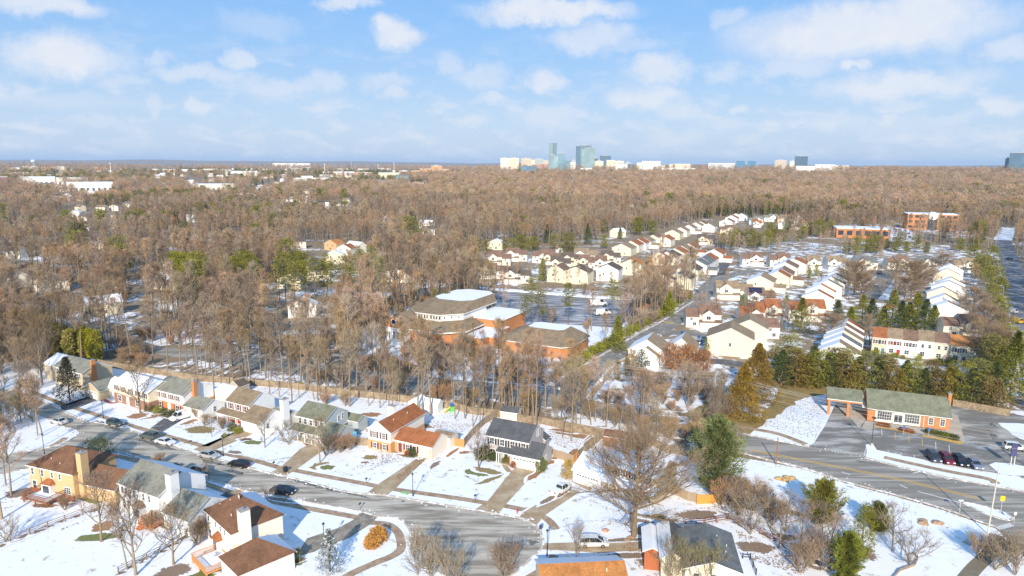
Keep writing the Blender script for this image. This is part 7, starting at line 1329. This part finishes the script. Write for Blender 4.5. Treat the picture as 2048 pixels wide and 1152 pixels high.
# ---------------------------------------------------------------- vehicles
TYRE=mat('tyre_rubber',(.02,.02,.02),.85); RIM=mat('wheel_rim',(.40,.40,.42),.3,.05,metal=.7); CGL=mat('car_glass',(.02,.025,.03),.08,.05,spec=.7); HL=mat('headlight_lens',(.7,.7,.7),.15,.02); TL=mat('tail_light_red',(.45,.02,.02),.25,.02); CHR=mat('dark_trim',(.03,.03,.03),.5)
KIND={ # lower profile (x,z) front at +x ; greenhouse (x,z) ; roof index ; length, width, wheel x, wheel radius
'sedan':([(-2.35,.35),(-2.38,.78),(-2.2,.98),(-1.5,1.02),(.95,.98),(1.9,.86),(2.3,.70),(2.36,.36)],[(-1.75,1.0),(-1.05,1.40),(-.1,1.44),(.45,1.38),(1.2,.97)],1.80,(-1.4,1.42),.33),
'coupe':([(-2.3,.32),(-2.33,.75),(-2.15,.97),(-1.5,1.0),(.9,.93),(1.9,.80),(2.3,.64),(2.35,.34)],[(-1.7,.98),(-.9,1.30),(-.1,1.33),(.35,1.27),(1.1,.92)],1.80,(-1.38,1.42),.33),
'suv':([(-2.3,.42),(-2.36,.9),(-2.28,1.12),(-1.5,1.15),(.95,1.12),(1.95,1.02),(2.28,.82),(2.32,.42)],[(-2.2,1.13),(-1.95,1.68),(-1.0,1.76),(.1,1.74),(.55,1.66),(1.2,1.11)],1.86,(-1.38,1.4),.37),
'minivan':([(-2.5,.36),(-2.54,.9),(-2.48,1.1),(-1.5,1.12),(1.2,1.05),(2.05,.92),(2.5,.70),(2.55,.36)],[(-2.42,1.1),(-2.2,1.66),(-1.2,1.74),(.2,1.72),(.8,1.6),(1.75,1.02)],1.94,(-1.5,1.52),.35),
'van':([(-2.8,.42),(-2.84,1.2),(-2.8,1.35),(-1.5,1.36),(1.55,1.32),(2.35,1.08),(2.75,.95),(2.8,.42)],[(-2.78,1.34),(-2.72,2.0),(-2.5,2.10),(1.0,2.10),(1.25,2.02),(1.85,1.30)],2.0,(-1.75,1.75),.38),
'pickup':([(-2.85,.5),(-2.88,1.05),(-2.8,1.12),(-1.5,1.13),(1.2,1.13),(2.4,1.08),(2.75,.9),(2.8,.5)],[(-.62,1.12),(-.5,1.74),(-.2,1.80),(.75,1.78),(1.0,1.70),(1.55,1.12)],1.96,(-1.75,1.8),.40)}
def loft(mb,prof,hw,zb,top,taper=.0,mi=0):
    """closed body from a side profile with rounded shoulders; hw half width"""
    n=len(prof); rings=[]
    for f,w_ in ((-1,.86),(-.97,.96),(-.82,1.0),(.82,1.0),(.97,.96),(1,.86)):
        rings.append([(x*(1 if abs(f)<.9 else .985),f*hw*(1-(taper*(z-zb)/(top-zb) if top>zb else 0)),zb+(z-zb)*(1 if abs(f)<.9 else .95)) for x,z in prof])
    k=len(mb.v)
    for r_ in rings: mb.v+=r_
    for j in range(len(rings)-1):
        for i in range(n): 
            a=k+j*n+i; b=k+j*n+(i+1)%n; mb.f.append((a,b,b+n,a+n)); mb.m.append(mi)
    mb.f.append(tuple(k+i for i in reversed(range(n)))); mb.m.append(mi); mb.f.append(tuple(k+(len(rings)-1)*n+i for i in range(n))); mb.m.append(mi)
CM={}
def car(label,px,py,hd,kind,col,name=None,cat='car',snow=False,z=None,s=1):
    low,gh,W,wx,wr=KIND[kind]; p=P(px,py); r=thing(name or {'sedan':'sedan_car','coupe':'coupe_car','suv':'utility_car','minivan':'minivan','van':'panel_van','pickup':'pickup_truck'}[kind],label,cat,(p.x,p.y,.052 if z is None else z),R(hd)); r.scale=(s,s,s)
    key='paint_%.2f_%.2f_%.2f'%col; pm=mat(key,col,.28,.02,spec=.6,metal=.15); hw=W/2
    if (kind,key) not in CM:
        mb=MB(); loft(mb,[(x,z) for x,z in low]+[],hw,.35,1.1); body=mb.mesh('body',[pm],False)
        if kind=='pickup': 
            mb2=MB(); mb2.box(-2.72,-.75,-hw+.12,hw-.12,1.131,1.14); CM['bed']=mb2.mesh('bed_cover',[m_snow()])
        # greenhouse: glass sides, painted roof
        mb=MB(); loft(mb,[(x,z-.02) for x,z in gh],hw*.93,gh[0][1],gh[2][1],taper=.22); glass=mb.mesh('windows',[CGL])
        mb=MB(); tops=[q for q in gh if q[1]>gh[0][1]+.75*(max(z for _,z in gh)-gh[0][1])]; x0,x1=tops[0][0],tops[-1][0]; wt=hw*.93*.78
        zt=[q[1] for q in tops]; vs=[]
        for sgn in (-1,1):
            for (x,z) in tops: vs.append((x,sgn*wt,z+.012))
        m_=len(tops); mb.add(vs,[(i,i+1,m_+i+1,m_+i) for i in range(m_-1)])
        for sgn in (-1,1):   # pillars
            for q0,q1 in ((gh[0],tops[0]),(gh[-1],tops[-1])):
                mb.tube((q0[0],sgn*hw*.90,q0[1]),(q1[0],sgn*wt*.99,q1[1]),.045,.04,4)
            xm=(x0+x1)/2; mb.tube((xm,sgn*hw*.935,gh[0][1]),(xm,sgn*wt*1.0,tops[0][1]),.035,.03,4)
            if kind=='van': mb.add([(-2.76,sgn*hw*.94,1.34),(.45,sgn*hw*.94,1.34),(.35,sgn*wt*1.03,2.08),(-2.66,sgn*wt*1.03,2.05)],[(0,1,2,3) if sgn>0 else (3,2,1,0)])
        roof=mb.mesh('roof',[pm])
        mb=MB(); mb.tube((0,-.11,0),(0,.11,0),wr,wr,18,0,True); wh=mb.mesh('tyre',[TYRE]); mb=MB(); mb.tube((0,-.125,0),(0,.125,0),wr*.62,wr*.62,12,0,True); rm=mb.mesh('rim',[RIM])
        CM[(kind,key)]=(body,glass,roof,wh,rm)
    body,glass,roof,wh,rm=CM[(kind,key)]
    link('body',body,r); link('windows',glass,r); link('roof',roof,r)
    if kind=='pickup': link('bed_cover',CM['bed'],r)
    for x in wx:
        for sg in (-1,1): w_=link('wheel',wh,r,(x,sg*(hw-.1),wr)); link('rim',rm,w_)
    fx,bx=low[-1][0],low[0][0]; zf=low[-2][1]-.02; zb_=low[1][1]
    for sg in (-1,1):
        for k,(nm,m,x,zc) in enumerate((('headlight',HL,fx-.02,zf-.04),('tail_light',TL,bx+.02,zb_))):
            kk=(nm,kind)
            if kk not in CM: mb=MB(); mb.box(-.07,.07,-.2,.2,-.09,.09); CM[kk]=mb.mesh(nm,[m])
            link(nm,CM[kk],r,(x,sg*(hw-.33),zc))
        kk=('mirror',key)
        if kk not in CM: mb=MB(); mb.box(-.08,.08,-.1,.1,-.06,.08); CM[kk]=mb.mesh('mirror',[pm])
        link('mirror',CM[kk],r,(gh[-1][0]-.35,sg*(hw+.06),gh[0][1]+.08))
    return r
WC=(.75,.75,.74); SV=(.42,.43,.42); BK=(.012,.014,.02)
car('white sedan at the street fork beside the corner island',118,847,155,'sedan',(.62,.62,.60)); car('dark green hatchback parked below the brown brick house',231,851,-22,'suv',(.06,.09,.09),s=.92); car('dark grey-green utility car parked ahead of the white coupe',299,877,158,'suv',(.10,.13,.12)); car('low white coupe parked at the kerb behind the dark utility car',331,888,-22,'coupe',WC); car('silver sedan parked before the red-shuttered house',418,915,-20,'sedan',SV)
car('black sedan with red tail lights parked behind the silver sedan',478,933,160,'sedan',BK); car('silver crossover parked across the street near the blue bin',395,946,157,'suv',(.40,.41,.39),s=.95); car('black sedan driving in the middle of the street',566,987,-14,'sedan',BK); car('white panel van parked on the dark drive before the garage wing',364,838,235,'van',WC,cat='van'); car('white pickup truck on the drive of the snow-roofed garage',1122,985,48,'pickup',WC,cat='pickup',s=.95); car('white minivan standing on the wet drive left of the largest tree',1186,1091,2,'minivan',WC,cat='minivan',s=.98)
for px,py,c,l,k in ((1866,920,(.05,.06,.08),'dark grey car, first of the four in the office car park','suv'),(1892,924,(.16,.01,.03),'maroon car between two dark ones in the office car park','suv'),(1919,928,BK,'black car right of the maroon one in the office car park','suv'),(1948,933,(.20,.22,.30),'blue-grey car, last of the four in the office car park','sedan')): car(l,px,py,-100,k,c)
car('white wagon parked alone at the right edge of the office car park',2030,900,-16,'suv',WC); car('dark car parked at the bend of the estate road',1444,549,-15,'suv',(.05,.05,.07)); car('dark car behind the other one at the bend of the estate road',1458,541,-20,'sedan',(.04,.04,.06)); car('small blue-white car before the first house of the far row',1476,534,60,'sedan',(.25,.33,.5)); car('white car near the turning circle',1540,545,20,'sedan',WC); car('dark blue car on the drive of the grey-roofed far house',1758,547,80,'suv',(.04,.06,.15)); car('snowy pale blue car in the turning circle',1752,570,70,'sedan',(.5,.6,.7))
car('red car under the bare trees of the townhouse court',1780,615,10,'sedan',(.35,.03,.03)); car('dark car in front of the first facing townhouse',1760,735,-10,'sedan',(.04,.045,.06)); car('yellow truck on the highway verge',2030,645,100,'van',(.75,.45,.03),cat='truck'); car('white van above the yellow truck on the highway',2022,625,100,'van',WC,cat='van'); car('dark car on the highway',2018,520,98,'suv',(.04,.05,.07)); car('white car on the highway verge',2005,560,95,'sedan',WC); car('grey car on the highway verge below the white one',2008,570,95,'suv',SV)
car('blue-grey car beside the white gabled house',1398,688,60,'suv',(.25,.3,.42)); car('white van parked in the church car park',1205,630,20,'van',WC,cat='van',s=1.3); car('white box van by the church hall',1196,612,10,'van',WC,cat='van',s=1.5); car('pale car at the left of the church',820,640,-10,'sedan',SV)
rn=random.Random(2)
for i in range(14):
    px=1770+rn.uniform(0,62); py=456+rn.uniform(0,26); car('snow-covered car in the lot before the brick office with the arch',px,py,rn.choice([60,62,-30]),rn.choice(['suv','sedan']),rn.choice([WC,SV,(.08,.1,.14),(.6,.6,.62)]))['group']='snowy cars before the arched office'
# ---------------------------------------------------------------- small debris: snow clods along the kerbs
def clods(name,label,pts,n,w,m,r0=.04,r1=.13,seed=1):
    rn=random.Random(seed); mb=MB(); q=[P(*p) for p in pts]; seg=[(b-a).length for a,b in zip(q,q[1:])]; tot=sum(seg)
    for i in range(n):
        t=rn.random()*tot; k=0
        while t>seg[k]: t-=seg[k]; k+=1
        c=q[k].lerp(q[k+1],t/seg[k])+Vector((rn.gauss(0,w),rn.gauss(0,w),0)); s=rn.uniform(r0,r1)*(1 if rn.random()<.8 else 1.8); h=s*rn.uniform(.35,.7)
        vs=[(c.x+s*rn.uniform(.8,1.4)*math.cos(a),c.y+s*rn.uniform(.7,1.2)*math.sin(a),.03) for a in [j*PI/3+rn.uniform(-.2,.2) for j in range(6)]]; vs+=[(c.x+(x-c.x)*.55,c.y+(y-c.y)*.55,.03+h) for x,y,_ in vs]
        mb.add(vs,[(j,(j+1)%6,(j+1)%6+6,j+6) for j in range(6)]+[tuple(range(6,12))])
    o=mb.build(name,m); o['label']=label; o['kind']='stuff'
DS=mat('dirty_snow',(.55,.53,.50),.8,.15,3,col2=(.28,.24,.20),scale2=1.2,thr=(.45,.65)); WET=mat('wet_slush',(.10,.09,.085),.5,.2,2)
clods('ploughed_snow','ploughed clods of snow along the upper kerb of the street',up[3:20],450,.7,SN,seed=1); clods('ploughed_snow','ploughed clods of snow along the lower kerb of the street',lo[3:18],400,.7,SN,seed=2); clods('ploughed_snow','dirty snow clods along the main road',near[5:16],800,.8,DS,seed=3); clods('ploughed_snow','dirty snow clods along the far side of the main road',far[9:],700,.8,DS,seed=4)
clods('ploughed_snow','snow clods around the corner island at the fork',[(37,905),(112,892),(145,878),(157,867),(150,860),(135,856)],300,.6,DS,seed=5); clods('ploughed_snow','snow clods along the estate road',side,500,3.8,SN,seed=6)
for j,(px,py,a,b) in enumerate([(620,968,6,.8),(650,975,5,.9),(690,985,7,.8),(605,965,3,.6),(470,945,4,.8),(300,885,5,1),(325,895,5,1),(425,925,5,.9),(385,950,5,.9),(195,845,4,1),(230,858,4,.8),(1030,1088,2,.8),(1065,1085,1.5,1),(806,1003,.6,.4),(1730,925,3,.6),(1985,870,1,4),(1985,850,1,2)]):
    c=P(px,py); rn=random.Random(j); k=26; q=[]
    for i in range(k): t=2*PI*i/k; f=1+.3*math.sin(3*t+j)+.2*math.sin(7*t+j*2)+rn.uniform(-.12,.12); x,y=a*f*math.cos(t)*.6,b*f*math.sin(t)*.7; h=R(-22); q.append((c.x+x*math.cos(h)-y*math.sin(h),c.y+x*math.sin(h)+y*math.cos(h)))
    sheet('wet_patch',q,.0505+.0006*j,mat('wet_asphalt',(.10,.095,.09),.5,.2,2,col2=(.22,.21,.19),scale2=1.5),world=True,keep=False)
# leaf litter and tufts that poke through thin snow
def tufts(name,label,poly,n,m,s=.16,seed=1,z=.03):
    rn=random.Random(seed); q=[tuple(P(*p)[:2]) for p in poly]; xs=[a for a,_ in q]; ys=[b for _,b in q]; X=np.array([rn.uniform(min(xs),max(xs)) for _ in range(n*3)]); Y=np.array([rn.uniform(min(ys),max(ys)) for _ in range(n*3)]); m_=inside(q,X,Y); X,Y=X[m_][:n],Y[m_][:n]; V=[];F=[]
    for x,y in zip(X,Y):
        for k_ in range(2):
            a=rn.uniform(0,6.28); k=len(V); V+=[(x-s*math.cos(a)*.6,y-s*math.sin(a)*.6,z),(x+s*math.cos(a)*.6,y+s*math.sin(a)*.6,z),(x+rn.uniform(-s,s),y+rn.uniform(-s,s),z+s*rn.uniform(.3,1.1))]; F.append((k,k+1,k+2))
    o=link(name,npmesh(name,V,F,[m])); o['label']=label; o['kind']='stuff'
LIT=mat('leaf_litter',(.24,.155,.09),.95,.3,3)
def tracks(pts,n,seed):
    rn=random.Random(seed); c=smooth([tuple(P(*p)[:2]) for p in pts],8); V=[];F=[]
    for i in range(n):
        f=rn.random()*(len(c)-1.01) if i%3==0 else i/n*(len(c)-1.01); k=int(f); p=c[k].lerp(c[k+1],f-k)+Vector((rn.gauss(0,.25),rn.gauss(0,.25))); s=rn.uniform(.1,.2); q=len(V); V+=[(p.x+s*math.cos(a),p.y+s*.6*math.sin(a),.025) for a in (0,1.05,2.1,3.14,4.2,5.2)]; F.append(tuple(range(q,q+6)))
    o=link('footprints',npmesh('footprints',V,F,[mat('trodden_snow',(.42,.38,.33),.9,.2,2)])); o['label']='footprints trodden through the lawn snow'; o['kind']='stuff'  # flat ovals without dents; the prints' shade is put into their dull, dirty colour
for k_,pl in enumerate([[(852,930),(880,955),(905,940),(940,955)],[(845,965),(858,940),(875,915)],[(930,950),(960,965),(985,950)],[(1100,1060),(1160,1045),(1240,1040),(1330,1035)],[(640,925),(700,950),(760,930)],[(250,815),(300,850),(330,850)],[(1180,1000),(1230,1020),(1300,1010)],[(460,900),(520,920),(580,915)],[(120,1060),(200,1030),(230,1020)]]): tracks(pl,90,k_)
for i,(pl,n) in enumerate([([(1290,1030),(1450,1010),(1470,1040),(1360,1060),(1290,1075)],900),([(1470,1060),(1640,1130),(1600,1150),(1500,1120)],900),([(420,870),(350,855),(400,835),(450,850)],350),([(800,925),(700,940),(760,900),(820,905)],300),([(860,915),(800,960),(790,955),(850,905)],350),([(860,840),(950,850),(900,880),(840,860)],500),([(1100,860),(1190,880),(1150,905),(1090,880)],500),([(1520,850),(1640,880),(1650,800),(1590,790)],900),([(0,900),(40,985),(0,1080)],200),([(1240,1090),(1290,1070),(1330,1090),(1320,1140),(1280,1140)],500),([(440,750),(830,800),(830,815),(440,780)],1100),([(830,800),(1200,870),(1190,880),(830,825)],700)]): tufts('leaf_litter','fallen leaves showing through the snow, patch %s'%['behind the largest tree','below the rail fence','before the red-shuttered house','on the split-level lawn','along the split-level drive','in the fenced yard','in the yard behind the subject house','on the field by the drive-through','at the left edge','beside the lean-to roof','along the back fence','along the right part of the back fence'][i],pl,n,LIT,seed=i)
# ---------------------------------------------------------------- the air
hz=MB(); hz.box(-30000,30000,-300,30000,-6,230); m=bpy.data.materials.new('hazy_air'); m.use_nodes=True; t=m.node_tree; t.nodes.clear()
v=N(t,'ShaderNodeVolumePrincipled',i={'Density':HAZE_D if 'HAZE_D' in globals() else 5e-5,'Anisotropy':0.0}); v.inputs['Color'].default_value=(.56,.75,1,1); oo=N(t,'ShaderNodeOutputMaterial'); t.links.new(v.outputs[0],oo.inputs['Volume'])
o=hz.build('haze',m); o['kind']='stuff'; o['label']='thin pale winter haze over the far plain'
